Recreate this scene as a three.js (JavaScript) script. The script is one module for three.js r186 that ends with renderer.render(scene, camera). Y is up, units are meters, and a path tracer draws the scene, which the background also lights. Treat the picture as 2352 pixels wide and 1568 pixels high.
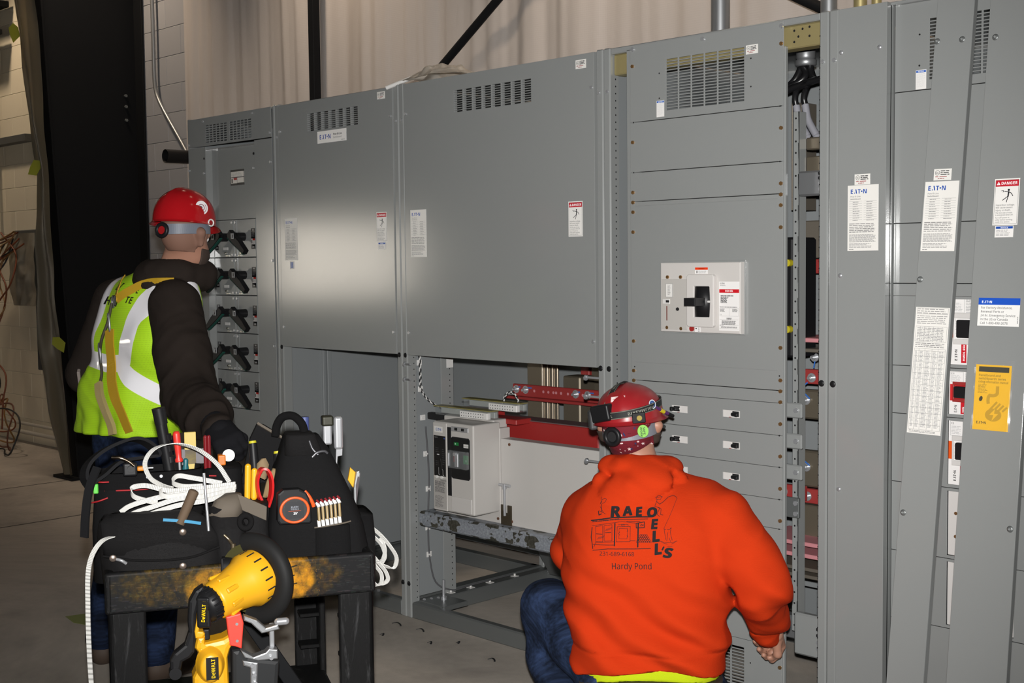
import * as THREE from 'three';
import { RoundedBoxGeometry } from 'three/addons/geometries/RoundedBoxGeometry.js';
import { mergeGeometries, mergeVertices } from 'three/addons/utils/BufferGeometryUtils.js';
import { MarchingCubes } from 'three/addons/objects/MarchingCubes.js';
import { DecalGeometry } from 'three/addons/geometries/DecalGeometry.js';
import { ImprovedNoise } from 'three/addons/math/ImprovedNoise.js';

// ---------------------------------------------------------------- camera, sky, lights, exposure
const scene = new THREE.Scene();
const camera = new THREE.PerspectiveCamera(2 * Math.atan(784 / 2879) * 180 / Math.PI, 2352 / 1568, 0.05, 80);
camera.rotation.order = 'YXZ';
camera.position.set(5.0387, 1.5211, 3.4433);
camera.rotation.set(-0.06164, 0.78748, -0.01087);
scene.add(camera);
scene.background = new THREE.Color().setRGB(10.5, 9.5, 8.1);          // overcast daylight, enters only through window_1
const renderer = new THREE.WebGLRenderer({ antialias: true });
renderer.toneMapping = THREE.LinearToneMapping;
renderer.toneMappingExposure = 1.0;
renderer.shadowMap.enabled = true;
// the photographer's flash, a hand above the lens
const flash = new THREE.SpotLight(0xffffff, 68, 0, 0.64, 0.9, 2);
flash.color.setRGB(1.0, 0.985, 0.965);
flash.position.set(5.045, 1.618, 3.45);
flash.target.position.set(5.045 - 0.7087, 1.618 - 0.06, 3.45 - 0.7055);
flash.castShadow = true; flash.shadow.radius = 1.1; flash.shadow.mapSize.set(2048, 2048);
scene.add(flash, flash.target);

// ---------------------------------------------------------------- helpers
const V = (x, y, z) => new THREE.Vector3(x, y, z);
let seed = 7;
const rnd = () => { seed = (seed * 1664525 + 1013904223) >>> 0; return seed / 4294967296; };
const rr = (a, b) => a + (b - a) * rnd();
const noise = new ImprovedNoise();
const counts = {};
function numbered(n) {
  const k = counts[n] = (counts[n] ?? -1) + 1;
  return k ? n + '_' + String(k).padStart(3, '0') : n;
}
const lin = (r, g, b) => new THREE.Color().setRGB(r, g, b);
function std(r, g, b, rough = 0.6, metal = 0, extra = {}) {
  return new THREE.MeshStandardMaterial({ color: lin(r, g, b), roughness: rough, metalness: metal, ...extra });
}
function matte(r, g, b, rough = 0.8, spec = 0.25, extra = {}) {     // cloth, leather and dusty plastic: little gloss
  return new THREE.MeshPhysicalMaterial({ color: lin(r, g, b), roughness: rough, specularIntensity: spec, ...extra });
}
function tag(o, label, category, group, kind) {
  o.userData.label = label; o.userData.category = category;
  if (group) o.userData.group = group;
  if (kind) o.userData.kind = kind;
  return o;
}
function thing(name, label, category, pos = [0, 0, 0], turn = 0, group) {
  const o = new THREE.Group(); o.name = numbered(name);
  o.position.set(...pos); o.rotation.y = turn; scene.add(o);
  return tag(o, label, category, group);
}
function part(parent, name, geo, mat, pos, rot) {
  const m = new THREE.Mesh(geo, mat);
  m.name = parent === scene ? numbered(name) : name;
  m.castShadow = m.receiveShadow = true;
  if (pos) m.position.set(...pos);
  if (rot) m.rotation.set(...rot);
  parent.add(m);
  return m;
}
function struct(name, geo, mat, pos, rot) {
  const m = part(scene, name, geo, mat, pos, rot); m.userData.kind = 'structure'; return m;
}
// box with chamfered edges, 44 triangles, uv in metres
const cbCache = new Map();
function cbox(w, h, d, c = 0.003) {
  const key = [w, h, d, c].map(v => v.toFixed(5)).join();
  if (cbCache.has(key)) return cbCache.get(key);
  c = Math.min(c, w * 0.45, h * 0.45, d * 0.45);
  const X = w / 2, Y = h / 2, Z = d / 2, z = Z - c, fx = X - c, fy = Y - c, P = [], UV = [];
  const face = (pts) => {                                     // convex polygon, turned outwards
    const n = V(0, 0, 0), q = pts.map(p => V(...p)), m = V(0, 0, 0);
    q.forEach(v => m.add(v)); m.divideScalar(q.length);
    n.crossVectors(q[1].clone().sub(q[0]), q[2].clone().sub(q[0]));
    const l = n.dot(m) < 0 ? pts.slice().reverse() : pts;
    const ax = [Math.abs(n.x), Math.abs(n.y), Math.abs(n.z)], k = ax.indexOf(Math.max(...ax));
    for (let i = 1; i < l.length - 1; i++) for (const p of [l[0], l[i], l[i + 1]]) {
      P.push(...p); UV.push(...(k === 0 ? [p[2], p[1]] : k === 1 ? [p[0], p[2]] : [p[0], p[1]]));
    }
  };
  for (const g of [1, -1]) {
    face([[-fx, -fy, g * Z], [fx, -fy, g * Z], [fx, fy, g * Z], [-fx, fy, g * Z]]);
    face([[g * X, -fy, z], [g * X, -fy, -z], [g * X, fy, -z], [g * X, fy, z]]);
    face([[-fx, g * Y, z], [fx, g * Y, z], [fx, g * Y, -z], [-fx, g * Y, -z]]);
    for (const h2 of [1, -1]) {
      face([[g * X, h2 * fy, z], [g * X, h2 * fy, -z], [g * fx, h2 * Y, -z], [g * fx, h2 * Y, z]]);
      face([[g * X, fy, h2 * z], [g * X, -fy, h2 * z], [g * fx, -fy, h2 * Z], [g * fx, fy, h2 * Z]]);
      face([[fx, g * Y, h2 * z], [-fx, g * Y, h2 * z], [-fx, g * fy, h2 * Z], [fx, g * fy, h2 * Z]]);
      for (const k of [1, -1]) face([[g * X, h2 * fy, k * z], [g * fx, h2 * Y, k * z], [g * fx, h2 * fy, k * Z]]);
    }
  }
  const geo = new THREE.BufferGeometry();
  geo.setAttribute('position', new THREE.Float32BufferAttribute(P, 3));
  geo.setAttribute('uv', new THREE.Float32BufferAttribute(UV, 2));
  geo.computeVertexNormals();
  cbCache.set(key, geo);
  return geo;
}
const bx = (x0, x1, y0, y1, z0, z1, c = 0.002) => {            // geometry in place
  return cbox(x1 - x0, y1 - y0, z1 - z0, c).clone().translate((x0 + x1) / 2, (y0 + y1) / 2, (z0 + z1) / 2);
};
const flat = (g) => { const n = g.index ? g.toNonIndexed() : g; for (const k of Object.keys(n.attributes)) if (!['position', 'normal', 'uv'].includes(k)) n.deleteAttribute(k); return n; };
const merge = (list) => mergeGeometries(list.map(flat));
const cyl = (r, h, n = 16, r2 = r) => new THREE.CylinderGeometry(r2, r, h, n);
const rod = (a, b, r, n = 10, r2 = r) => {                     // cylinder from a to b
  const A = V(...a), B = V(...b), d = B.clone().sub(A);
  const g = new THREE.CylinderGeometry(r2, r, d.length(), n);
  g.applyQuaternion(new THREE.Quaternion().setFromUnitVectors(V(0, 1, 0), d.clone().normalize()));
  return g.translate((A.x + B.x) / 2, (A.y + B.y) / 2, (A.z + B.z) / 2);
};
const tube = (pts, r, seg = 40, n = 8, closed = false) => new THREE.TubeGeometry(new THREE.CatmullRomCurve3(pts.map(p => V(...p)), closed, 'centripetal'), seg, r, n, closed);
// a flat strap swept along points: width across axis w, thickness t
function strap(pts, w, t, up = [0, 0, 1], seg = 60, closed = false) {
  const c = new THREE.CatmullRomCurve3(pts.map(p => V(...p)), closed, 'centripetal'), P = [], I = [], U = V(...up), UV = [];
  for (let i = 0; i <= seg; i++) {
    const p = c.getPoint(i / seg), tg = c.getTangent(i / seg);
    const s = U.clone().addScaledVector(tg, -U.dot(tg)).normalize(), n = V(0, 0, 0).crossVectors(tg, s);
    for (const [a, b] of [[-1, -1], [1, -1], [1, 1], [-1, 1]]) {
      const q = p.clone().addScaledVector(s, a * w / 2).addScaledVector(n, b * t / 2); P.push(q.x, q.y, q.z); UV.push(a * w / 2, i / seg);
    }
    if (i) for (let k = 0; k < 4; k++) { const a = (i - 1) * 4 + k, b = (i - 1) * 4 + (k + 1) % 4; I.push(a, b, b + 4, a, b + 4, a + 4); }
  }
  if (!closed) { I.push(0, 3, 2, 0, 2, 1); const e = seg * 4; I.push(e, e + 1, e + 2, e, e + 2, e + 3); }
  const g = new THREE.BufferGeometry();
  g.setAttribute('position', new THREE.Float32BufferAttribute(P, 3)); g.setAttribute('uv', new THREE.Float32BufferAttribute(UV, 2)); g.setIndex(I);
  const f = g.toNonIndexed(); f.computeVertexNormals(); return f;
}
function poly(points, depth, bevel = 0, holes = []) {         // extruded outline, front at z = 0
  const s = new THREE.Shape(points.map(p => new THREE.Vector2(...p)));
  for (const h of holes) s.holes.push(new THREE.Path(h.map(p => new THREE.Vector2(...p))));
  const g = new THREE.ExtrudeGeometry(s, { depth: depth - 2 * bevel, bevelEnabled: bevel > 0, bevelSize: bevel, bevelThickness: bevel, bevelSegments: 2, bevelOffset: -bevel, curveSegments: 8 });
  return g.translate(0, 0, -depth + bevel);
}
const rect = (x0, y0, x1, y1) => [[x0, y0], [x1, y0], [x1, y1], [x0, y1]];
const hrect = (x0, y0, x1, y1) => rect(x0, y0, x1, y1).reverse();
const lathe = (pts, n = 28) => new THREE.LatheGeometry(pts.map(p => new THREE.Vector2(...p)), n);
function tex(w, h, draw) {
  const c = document.createElement('canvas'); c.width = w; c.height = h;
  draw(c.getContext('2d'), w, h);
  const t = new THREE.CanvasTexture(c); t.colorSpace = THREE.SRGBColorSpace; t.anisotropy = 8; return t;
}
function dataTex(n, fn, srgb = false, rep = 1) {
  const d = new Uint8Array(n * n * 4);
  for (let j = 0; j < n; j++) for (let i = 0; i < n; i++) {
    const c = fn(i / n, j / n); const o = (j * n + i) * 4;
    for (let k = 0; k < 3; k++) d[o + k] = Math.max(0, Math.min(255, Math.round(255 * (c.length ? c[k] : c))));
    d[o + 3] = 255;
  }
  const t = new THREE.DataTexture(d, n, n); t.wrapS = t.wrapT = THREE.RepeatWrapping; t.magFilter = THREE.LinearFilter; t.minFilter = THREE.LinearMipmapLinearFilter; t.generateMipmaps = true;
  if (srgb) t.colorSpace = THREE.SRGBColorSpace; t.repeat.set(rep, rep); t.needsUpdate = true; return t;
}
const tileNoise = (u, v, f, s = 0) => {                       // tiles on 0..1
  const a = u * Math.PI * 2, b = v * Math.PI * 2, k = f / 6.283;
  return noise.noise(Math.cos(a) * k + s, Math.sin(a) * k + Math.cos(b) * k * 1.31 + s * 2.1, Math.sin(b) * k + s * 0.7);
};

// ---------------------------------------------------------------- materials
const peel = dataTex(256, (u, v) => 0.5 + 0.35 * tileNoise(u, v, 60) + 0.2 * tileNoise(u, v, 130, 4), false, 6);
const M = {
  grey: std(0.262, 0.272, 0.268, 0.135, 0, { bumpMap: peel, bumpScale: 0.00006 }),
  greyIn: std(0.235, 0.25, 0.255, 0.5),
  galv: std(0.36, 0.37, 0.38, 0.42, 0.75),
  zinc: std(0.5, 0.42, 0.2, 0.45, 0.6),
  chrome: std(0.5, 0.51, 0.53, 0.28, 0.6),
  brass: std(0.42, 0.24, 0.1, 0.35, 0.8),
  dark: std(0.012, 0.012, 0.013, 0.6),
  hole: std(0.004, 0.004, 0.005, 0.9),
  blackPlastic: matte(0.01, 0.01, 0.011, 0.42, 0.6),
  red: std(0.33, 0.022, 0.02, 0.5),
  redBus: std(0.3, 0.03, 0.028, 0.55),
  white: std(0.7, 0.69, 0.67, 0.5),
  offWhite: std(0.5, 0.48, 0.455, 0.45),
  bus: std(0.5, 0.44, 0.36, 0.35, 0.8),
  busDull: std(0.2, 0.17, 0.125, 0.45, 0.6),
  blackSteel: matte(0.007, 0.0075, 0.0085, 0.6, 0.3),
  steel: std(0.17, 0.18, 0.178, 0.4, 0.45),
  blue: std(0.03, 0.13, 0.45, 0.5),
  pink: std(0.55, 0.22, 0.24, 0.6),
};
// ---------------------------------------------------------------- the hall: floor, walls, ceiling, window, lamps
const concrete = dataTex(1024, (u, v) => {
  const a = tileNoise(u, v, 3) * 0.5 + tileNoise(u, v, 9, 3) * 0.35 + tileNoise(u, v, 30, 5) * 0.2 + tileNoise(u, v, 110, 8) * 0.16;
  const s = Math.max(0, tileNoise(u, v, 14, 11) - 0.28) * 0.9;
  const t = 0.67 + 0.15 * a - 0.25 * s + (Math.sin(u * 9631.7 + v * 4217.3) * 43758.5453 % 1) * 0.018;
  return [t * 1.03, t * 0.98, t * 0.92];
}, true, 0.25);
const floorMat = new THREE.MeshStandardMaterial({ map: concrete, roughness: 0.75, bumpMap: concrete, bumpScale: 0.0006 });
const floorMesh = struct('floor', bx(-12, 9, -0.2, 0, -1.6, 13.2), floorMat);
for (const [a, b] of [[[-3.61, 0.0005, 0.6], [-3.59, 0.0005, -0.8]], [[-2.29, 0.0005, 1.3], [-2.33, 0.0005, -0.7]]]) part(floorMesh, 'crack', strap([a, [(a[0] + b[0]) / 2 + 0.02, 0.0005, (a[2] + b[2]) / 2], b], 0.012, 0.001, [1, 0, 0], 12), std(0.03, 0.026, 0.022, 0.9));
part(floorMesh, 'paint_mark', poly([[-0.12, -0.05], [0.0, -0.07], [0.14, -0.03], [0.1, 0.06], [0.02, 0.04], [-0.09, 0.06]], 0.001).rotateX(-Math.PI / 2), std(0.22, 0.25, 0.08, 0.8), [-0.07, 0.001, 0.97]);
const paint = std(0.42, 0.4, 0.37, 0.8), dimPaint = std(0.3, 0.29, 0.27, 0.85);
struct('ceiling', bx(-12, 9, 7.6, 7.8, -1.6, 13.2), dimPaint);
struct('wall_right', bx(9, 9.2, -0.2, 7.8, -1.6, 13.2), dimPaint);
struct('wall_front', bx(-12, 9, -0.2, 7.8, 13, 13.2), dimPaint);
struct('wall_left', merge([bx(-12.2, -12, -0.2, 7.8, -1.6, 8.1), bx(-12.2, -12, -0.2, 7.8, 11.1, 13.2), bx(-12.2, -12, -0.2, 0.95, 8.1, 11.1), bx(-12.2, -12, 2.3, 7.8, 8.1, 11.1)]), dimPaint);
{
  const w = new THREE.Group(); w.name = 'window_1'; w.userData.kind = 'structure'; w.position.set(-12.1, 0.95, 8.1); scene.add(w);
  const fr = std(0.3, 0.3, 0.3, 0.5);
  part(w, 'frame', merge([bx(-0.05, 0.05, 0, 0.06, 0, 3), bx(-0.05, 0.05, 1.29, 1.35, 0, 3), bx(-0.05, 0.05, 0.06, 1.29, 0, 0.06), bx(-0.05, 0.05, 0.06, 1.29, 2.94, 3), bx(-0.04, 0.04, 0.06, 1.29, 1.47, 1.53)]), fr);
  const glass = new THREE.MeshPhysicalMaterial({ color: 0xffffff, transmission: 1, thickness: 0, roughness: 0.02, ior: 1.5 });
  for (const z of [0.06, 1.53]) part(w, 'pane', bx(-0.003, 0.003, 0.06, 1.29, z, z + 1.41, 0.0005), glass);
}
// warm wall floods hung in a row close to the back wall, above the picture
const lampShade = std(0.3, 0.3, 0.3, 0.5, 0.4), lampGlow = new THREE.MeshStandardMaterial({ color: 0x222222, emissive: lin(1, 0.8, 0.58), emissiveIntensity: 6 });
[-10, -7.8, -5.6, -3.3, -1, 1.2, 3.4].forEach((x, i) => {
  const l = thing('wall_flood', `warm flood lamp above the picture, ${['first', 'second', 'third', 'fourth', 'fifth', 'sixth', 'last'][i]} from the left wall`, 'lamp', [x, 4.55, -0.4], 0, 'flood lamps along the back wall');
  const head = new THREE.Group(); head.name = 'lamp_head'; head.rotation.x = -0.3; l.add(head);
  part(head, 'housing', poly([[-0.17, 0], [0.17, 0], [0.1, 0.2], [-0.1, 0.2]], 0.24, 0.01).translate(0, 0, 0.12), lampShade);
  part(head, 'glowing_tube', bx(-0.13, 0.13, -0.012, -0.004, -0.08, 0.08), lampGlow);
  part(l, 'hanger', rod([0, 0.16, 0], [0, 3.05, 0], 0.012, 8), lampShade);
  const p = new THREE.SpotLight(0xffffff, 13, 0, 0.7, 0.75, 2); p.color.setRGB(1, 0.8, 0.6);
  p.position.set(0, -0.03, 0); p.target.position.set(0, -3, -1.25); p.castShadow = true; p.shadow.radius = 6;
  l.add(p, p.target);
});
// back wall of painted blocks: cream left of the steel column, pale grey right of it
const cream = [0, 1, 2].map(k => std(0.62 + 0.015 * k, 0.555 + 0.014 * k, 0.42 + 0.01 * k, 0.6));
const palegrey = [0, 1, 2].map(k => std(0.3 + 0.01 * k, 0.3 + 0.01 * k, 0.315 + 0.01 * k, 0.7));
{
  const w = new THREE.Group(); w.name = 'wall_back'; w.userData.kind = 'structure'; w.position.set(0, 0, -1.29); scene.add(w);
  part(w, 'mortar', bx(-12, 9, -0.2, 7.8, -0.3, -0.0035), std(0.45, 0.42, 0.36, 0.85));
  const bg = cbox(0.4045, 0.2013, 0.03, 0.003), bh = cbox(0.2013, 0.2013, 0.03, 0.003);
  const field = (x0, n, rows, mats, proud) => {
    for (let r = 0; r < rows; r++) {
      const y = 0.1016 + r * 0.2032, off = r % 2;
      for (let c = 0; c < n; c++) {
        if (off && c === n - 1) continue;
        part(w, 'block', bg, mats[Math.floor(rnd() * 3)], [x0 + 0.2032 + c * 0.4064 + off * 0.2032, y, -0.015 + proud + rr(-0.0006, 0.0006)]);
      }
      if (off) { part(w, 'block', bh, mats[Math.floor(rnd() * 3)], [x0 + 0.1016, y, -0.015 + proud]); part(w, 'block', bh, mats[Math.floor(rnd() * 3)], [x0 + n * 0.4064 - 0.1016, y, -0.015 + proud]); }
    }
  };
  field(-6.9, 8, 20, cream, 0);
  field(-3.64, 2, 19, palegrey, 0.001);
}
// white sheet curtain closing the opening behind the board
{
  const nx = 520, ny = 26, x0 = -2.83, x1 = 6.6, y1 = 6.4, P = [], UV = [], I = [];
  for (let j = 0; j <= ny; j++) for (let i = 0; i <= nx; i++) {
    const x = x0 + (x1 - x0) * i / nx, y = y1 * j / ny, k = 0.35 + 0.65 * Math.min(1, y / 4), sway = 0.03 * noise.noise(x * 0.5, y * 0.4, 2);
    const xx = x + sway;
    let z = 0.04 * noise.noise(xx * 1.7, y * 0.1, 0) + 0.04 * k * noise.noise(xx * 4.6, y * 0.16, 5) + 0.022 * k * noise.noise(xx * 11, y * 0.22, 9) + 0.007 * noise.noise(xx * 24, y * 0.3, 3);
    z += 0.012 * k * Math.pow(Math.max(0, Math.sin(xx * 5.2 + noise.noise(xx, y * 0.2, 1) * 3)), 6);
    P.push(x, y, -1.2 + z); UV.push(x, y);
    if (i && j) { const a = (j - 1) * (nx + 1) + i - 1, b = a + nx + 1; I.push(a, a + 1, b + 1, a, b + 1, b); }
  }
  const g = new THREE.BufferGeometry(); g.setAttribute('position', new THREE.Float32BufferAttribute(P, 3)); g.setAttribute('uv', new THREE.Float32BufferAttribute(UV, 2)); g.setIndex(I); g.computeVertexNormals();
  const weave = dataTex(128, (u, v) => 0.5 + 0.25 * Math.sin(u * 6.283 * 16) + 0.25 * Math.sin(v * 6.283 * 16), false, 6);
  tag(part(scene, 'sheet_curtain', g, std(0.5, 0.455, 0.425, 0.42, 0, { bumpMap: weave, bumpScale: 0.0003, side: THREE.DoubleSide })), 'white woven plastic sheet hanging in vertical folds behind the switchboard', 'curtain');
}
// tapered black steel building column, its web seen from the side
{
  const c = thing('steel_column', 'wide tapered black steel building column against the block wall', 'column', [-3.66, 0, -1.28]);
  const web = new THREE.Shape([[0, 0], [0.6, 0], [0.82, 4.6], [0, 4.6]].map(p => new THREE.Vector2(...p)));
  const wg = new THREE.ExtrudeGeometry(web, { depth: 0.012, bevelEnabled: false }).rotateY(-Math.PI / 2).translate(0.006, 0, 0);
  part(c, 'web', wg, M.blackSteel);
  const fl = (x0, z0, z1) => { const d = V(0, 4.6, z1 - z0), a = Math.atan2(d.z, d.y); const g = cbox(0.24, d.length(), 0.016, 0.002).clone(); g.rotateX(a); return g.translate(0, 2.3, (z0 + z1) / 2); };
  part(c, 'inner_flange', fl(0, 0.608, 0.828), M.blackSteel);
  part(c, 'outer_flange', fl(0, 0.006, 0.006), M.blackSteel);
  part(c, 'base_plate', bx(-0.15, 0.15, 0, 0.02, -0.0, 0.68), M.blackSteel);
  for (const y of [2.62, 2.72, 2.8]) part(c, 'bolt', cyl(0.012, 0.014, 6), M.steel, [0.015, y, 0.1], [0, 0, Math.PI / 2]);
}
// translucent dusty plastic film hung down the column's inner flange
{
  const nu = 16, nv = 60, P = [], I = [], UV = [];
  const L = [[-3.96, 3.62], [-3.86, 3.2], [-3.81, 2.66], [-3.72, 2.2], [-3.8, 1.6], [-3.88, 0.95], [-3.8, 0.47], [-3.64, 0.04]];
  const R = [[-3.575, 3.62], [-3.565, 3.2], [-3.575, 2.66], [-3.57, 2.2], [-3.575, 1.6], [-3.53, 0.95], [-3.53, 0.47], [-3.53, 0.04]];
  const lerp = (T, v) => { const f = v * (T.length - 1), i = Math.min(T.length - 2, Math.floor(f)), t = f - i; return [T[i][0] + (T[i + 1][0] - T[i][0]) * t, T[i][1] + (T[i + 1][1] - T[i][1]) * t]; };
  for (let j = 0; j <= nv; j++) for (let i = 0; i <= nu; i++) {
    const v = j / nv, u = i / nu, a = lerp(L, v), b = lerp(R, v), y = a[1];
    const x = a[0] + (b[0] - a[0]) * u, zf = -0.655 + 0.22 * y / 4.6;
    P.push(x, y, zf + 0.035 + 0.02 * Math.sin(u * 7 + y * 1.3) + 0.02 * noise.noise(x * 6, y * 2.5, 1)); UV.push(u, v);
    if (i && j) { const q = (j - 1) * (nu + 1) + i - 1, r = q + nu + 1; I.push(q, r, q + 1, q + 1, r, r + 1); }
  }
  const g = new THREE.BufferGeometry(); g.setAttribute('position', new THREE.Float32BufferAttribute(P, 3)); g.setAttribute('uv', new THREE.Float32BufferAttribute(UV, 2)); g.setIndex(I); g.computeVertexNormals();
  const film = new THREE.MeshPhysicalMaterial({ color: lin(0.16, 0.135, 0.09), roughness: 0.4, transmission: 0.35, thickness: 0, side: THREE.DoubleSide });
  const f = thing('plastic_film', 'dusty olive plastic film hanging down the edge of the black column', 'plastic film');
  part(f, 'sheet', g, film);
  const tape = std(0.26, 0.28, 0.02, 0.6);
  for (const [x, y, z, a] of [[-3.83, 3.2, -0.43, 0.5], [-3.68, 2.24, -0.48, -0.3], [-3.5, 0.99, -0.53, 1.2]]) {
    part(f, 'tape_piece', poly([[-0.04, -0.06], [0.03, -0.05], [0.05, 0.01], [0.03, 0.06], [-0.02, 0.05], [-0.035, 0.0]], 0.002), tape, [x, y, z], [0, 0.5, a]);
  }
}
// things on and along the cream block wall
{
  const b = thing('electrical_panel', 'dark grey electrical panel with a film cover on the cream block wall', 'panel', [-5.58, 0.66, -1.284]);
  part(b, 'cabinet', bx(-0.23, 0.23, 0.55, 1.2, 0, 0.05, 0.006), std(0.09, 0.09, 0.08, 0.5));
  part(b, 'wireway', bx(0.14, 0.21, 0, 0.55, 0, 0.04, 0.004), std(0.03, 0.03, 0.03, 0.6));
  const film = new THREE.MeshPhysicalMaterial({ color: lin(0.42, 0.38, 0.29), roughness: 0.4, transmission: 0.5, thickness: 0, side: THREE.DoubleSide });
  const g = new THREE.PlaneGeometry(0.56, 0.62, 18, 18), p = g.attributes.position;
  for (let i = 0; i < p.count; i++) { const x = p.getX(i), y = p.getY(i); p.setXYZ(i, x * (1 - 0.25 * (0.3 - y)) + 0.06 * (0.3 - y), y, 0.085 + 0.025 * noise.noise(x * 9, y * 7, 3)); }
  g.computeVertexNormals(); part(b, 'cover_film', g, film, [-0.03, 0.86, 0]);
}
const wireMats = [std(0.2, 0.055, 0.02, 0.5), std(0.015, 0.015, 0.015, 0.5), std(0.22, 0.1, 0.02, 0.5), std(0.3, 0.16, 0.06, 0.5), std(0.13, 0.04, 0.02, 0.5)];
for (let k = 0; k < 14; k++) {
  const x = -6.05 + rr(-0.35, 0.5), pts = [], loop = k % 3 === 0, n = 9;
  for (let i = 0; i < n; i++) {
    const t = i / (n - 1), y = 1.84 - t * rr(1.55, 1.72) - (k % 4) * 0.05;
    pts.push([i === 0 ? -5.72 + 0.02 * k : x + rr(-0.13, 0.13) + (loop ? 0.2 * Math.sin(t * 9 + k) : 0), Math.max(0.02, y), -1.2 + rr(0, 0.14) + t * 0.25]);
  }
  const tones = ['rust red', 'black', 'brown orange', 'pale tan', 'dark maroon'];
  tag(part(scene, 'loose_wire', tube(pts, 0.0075, 60, 5), wireMats[k % 5]), `${tones[k % 5]} loose wire in the tangle on the cream block wall, ${['leftmost', 'middle', 'rightmost'][Math.floor(k / 5)]} of its colour`, 'wire', 'tangled wires at far left');
}
for (let k = 0; k < 4; k++) {
  const c = [-5.75 + k * 0.17, 0.28 - 0.05 * k, -1.05 + k * 0.07], r = 0.17 + 0.03 * k, pts = [];
  for (let i = 0; i < 14; i++) { const a = i / 14 * 6.283; pts.push([c[0] + r * Math.cos(a), Math.max(0.02, c[1] + r * Math.sin(a) * 0.95), c[2] + 0.06 * Math.sin(a * 2 + k)]); }
  tag(part(scene, 'wire_loop', tube(pts, 0.007, 60, 5, true), wireMats[(k * 2) % 5]), `${['leftmost', 'second', 'third', 'rightmost'][k]} of four wire loops at the foot of the cream wall`, 'wire', 'wire loops at the foot of the wall');
}
tag(part(scene, 'wall_conduit', merge([rod([-8, 0.1, -1.23], [-3.7, 0.1, -1.23], 0.018), rod([-8, 0.17, -1.25], [-3.7, 0.17, -1.25], 0.014)]), std(0.45, 0.42, 0.36, 0.5)), 'pair of cream conduits running along the foot of the block wall', 'conduit');
tag(part(scene, 'wall_channel', bx(-8, -5.45, 2.61, 2.67, -1.29, -1.2), std(0.12, 0.12, 0.11, 0.5, 0.4)), 'dark strut channel fixed level on the cream block wall', 'channel');
tag(part(scene, 'white_pipe', rod([-6.12, 1.9, -1.2], [-6.12, 3.5, -1.2], 0.024), M.white), 'white vertical pipe on the cream wall at the left edge', 'pipe');
tag(part(scene, 'roof_girt', merge([bx(-8, -5.78, 3.78, 3.83, -1.25, -1.05), bx(-8, -5.82, 3.55, 3.59, -1.2, -1.0)]), M.blackSteel), 'dark steel girt at the top left corner of the picture', 'girt');
tag(part(scene, 'emt_conduit', tube([[-3.35, 4.6, -1.25], [-3.345, 3.2, -1.25], [-3.34, 2.86, -1.25], [-3.31, 2.77, -1.25], [-2.94, 2.36, -1.25], [-2.5, 1.87, -1.25]], 0.014, 60, 10), M.galv), 'thin bent metal conduit coming down the pale grey block wall', 'conduit');
{
  const p = thing('black_pipe', 'short black pipe stub sticking out of the pale grey block wall', 'pipe', [-2.69, 2.28, -1.29]);
  part(p, 'pipe', lathe([[0.046, 0], [0.046, 0.34], [0.04, 0.34], [0.04, 0.02]], 24).rotateX(Math.PI / 2), M.blackPlastic);
  part(p, 'collar', lathe([[0.052, 0], [0.058, 0.01], [0.058, 0.03], [0.047, 0.04]], 24).rotateX(Math.PI / 2), std(0.05, 0.05, 0.05, 0.5));
}
tag(part(scene, 'wall_post', bx(-1.236, -1.184, 0, 7.6, -1.15, -1.1), M.blackSteel), 'slim black square steel post standing in front of the white curtain', 'post');
tag(part(scene, 'brace_pipe', rod([-0.82, 2.09, -1.12], [2.04, 3.96, -1.12], 0.022, 14), M.blackSteel), 'black diagonal brace pipe rising right above the widest cabinet', 'brace');
tag(part(scene, 'brace_pipe', rod([1.75, 2.85, -0.95], [3.3, 2.0, -0.95], 0.022, 14), M.blackSteel), 'black diagonal brace pipe falling right behind the cabinet top conduits', 'brace');
// ---------------------------------------------------------------- printed labels
function logo(g, x, y, s, col) {                              // five-letter maker's mark with its A and O broken up
  g.fillStyle = col; g.font = `bold ${s}px sans-serif`; g.textBaseline = 'alphabetic'; g.textAlign = 'left';
  const w = s * 0.62; g.fillText('E', x, y);
  g.beginPath(); g.moveTo(x + w * 1.12, y); g.lineTo(x + w * 1.32, y); g.lineTo(x + w * 1.42, y - s * 0.2); g.lineTo(x + w * 1.22, y - s * 0.2); g.fill();
  g.beginPath(); g.moveTo(x + w * 1.45, y - s * 0.72); g.lineTo(x + w * 1.75, y - s * 0.72); g.lineTo(x + w * 1.98, y); g.lineTo(x + w * 1.72, y); g.fill();
  g.fillText('T', x + w * 2.12, y);
  g.beginPath(); g.arc(x + w * 3.3, y - s * 0.36, s * 0.13, 0, 7); g.fill();
  g.fillText('N', x + w * 3.56, y);
}
const bars = (g, x, y, w, n, lh, th, col, jit = 0.3) => { g.fillStyle = col; for (let i = 0; i < n; i++) { let q = x; const e = x + w * (1 - jit * rnd()); while (q < e) { const l = Math.min(e - q, lh * rr(1, 4)); g.fillRect(q, y + i * lh, l, th); q += l + lh * 0.45; } } };
const paper = '#e9e7e2';
const T = {};
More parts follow.
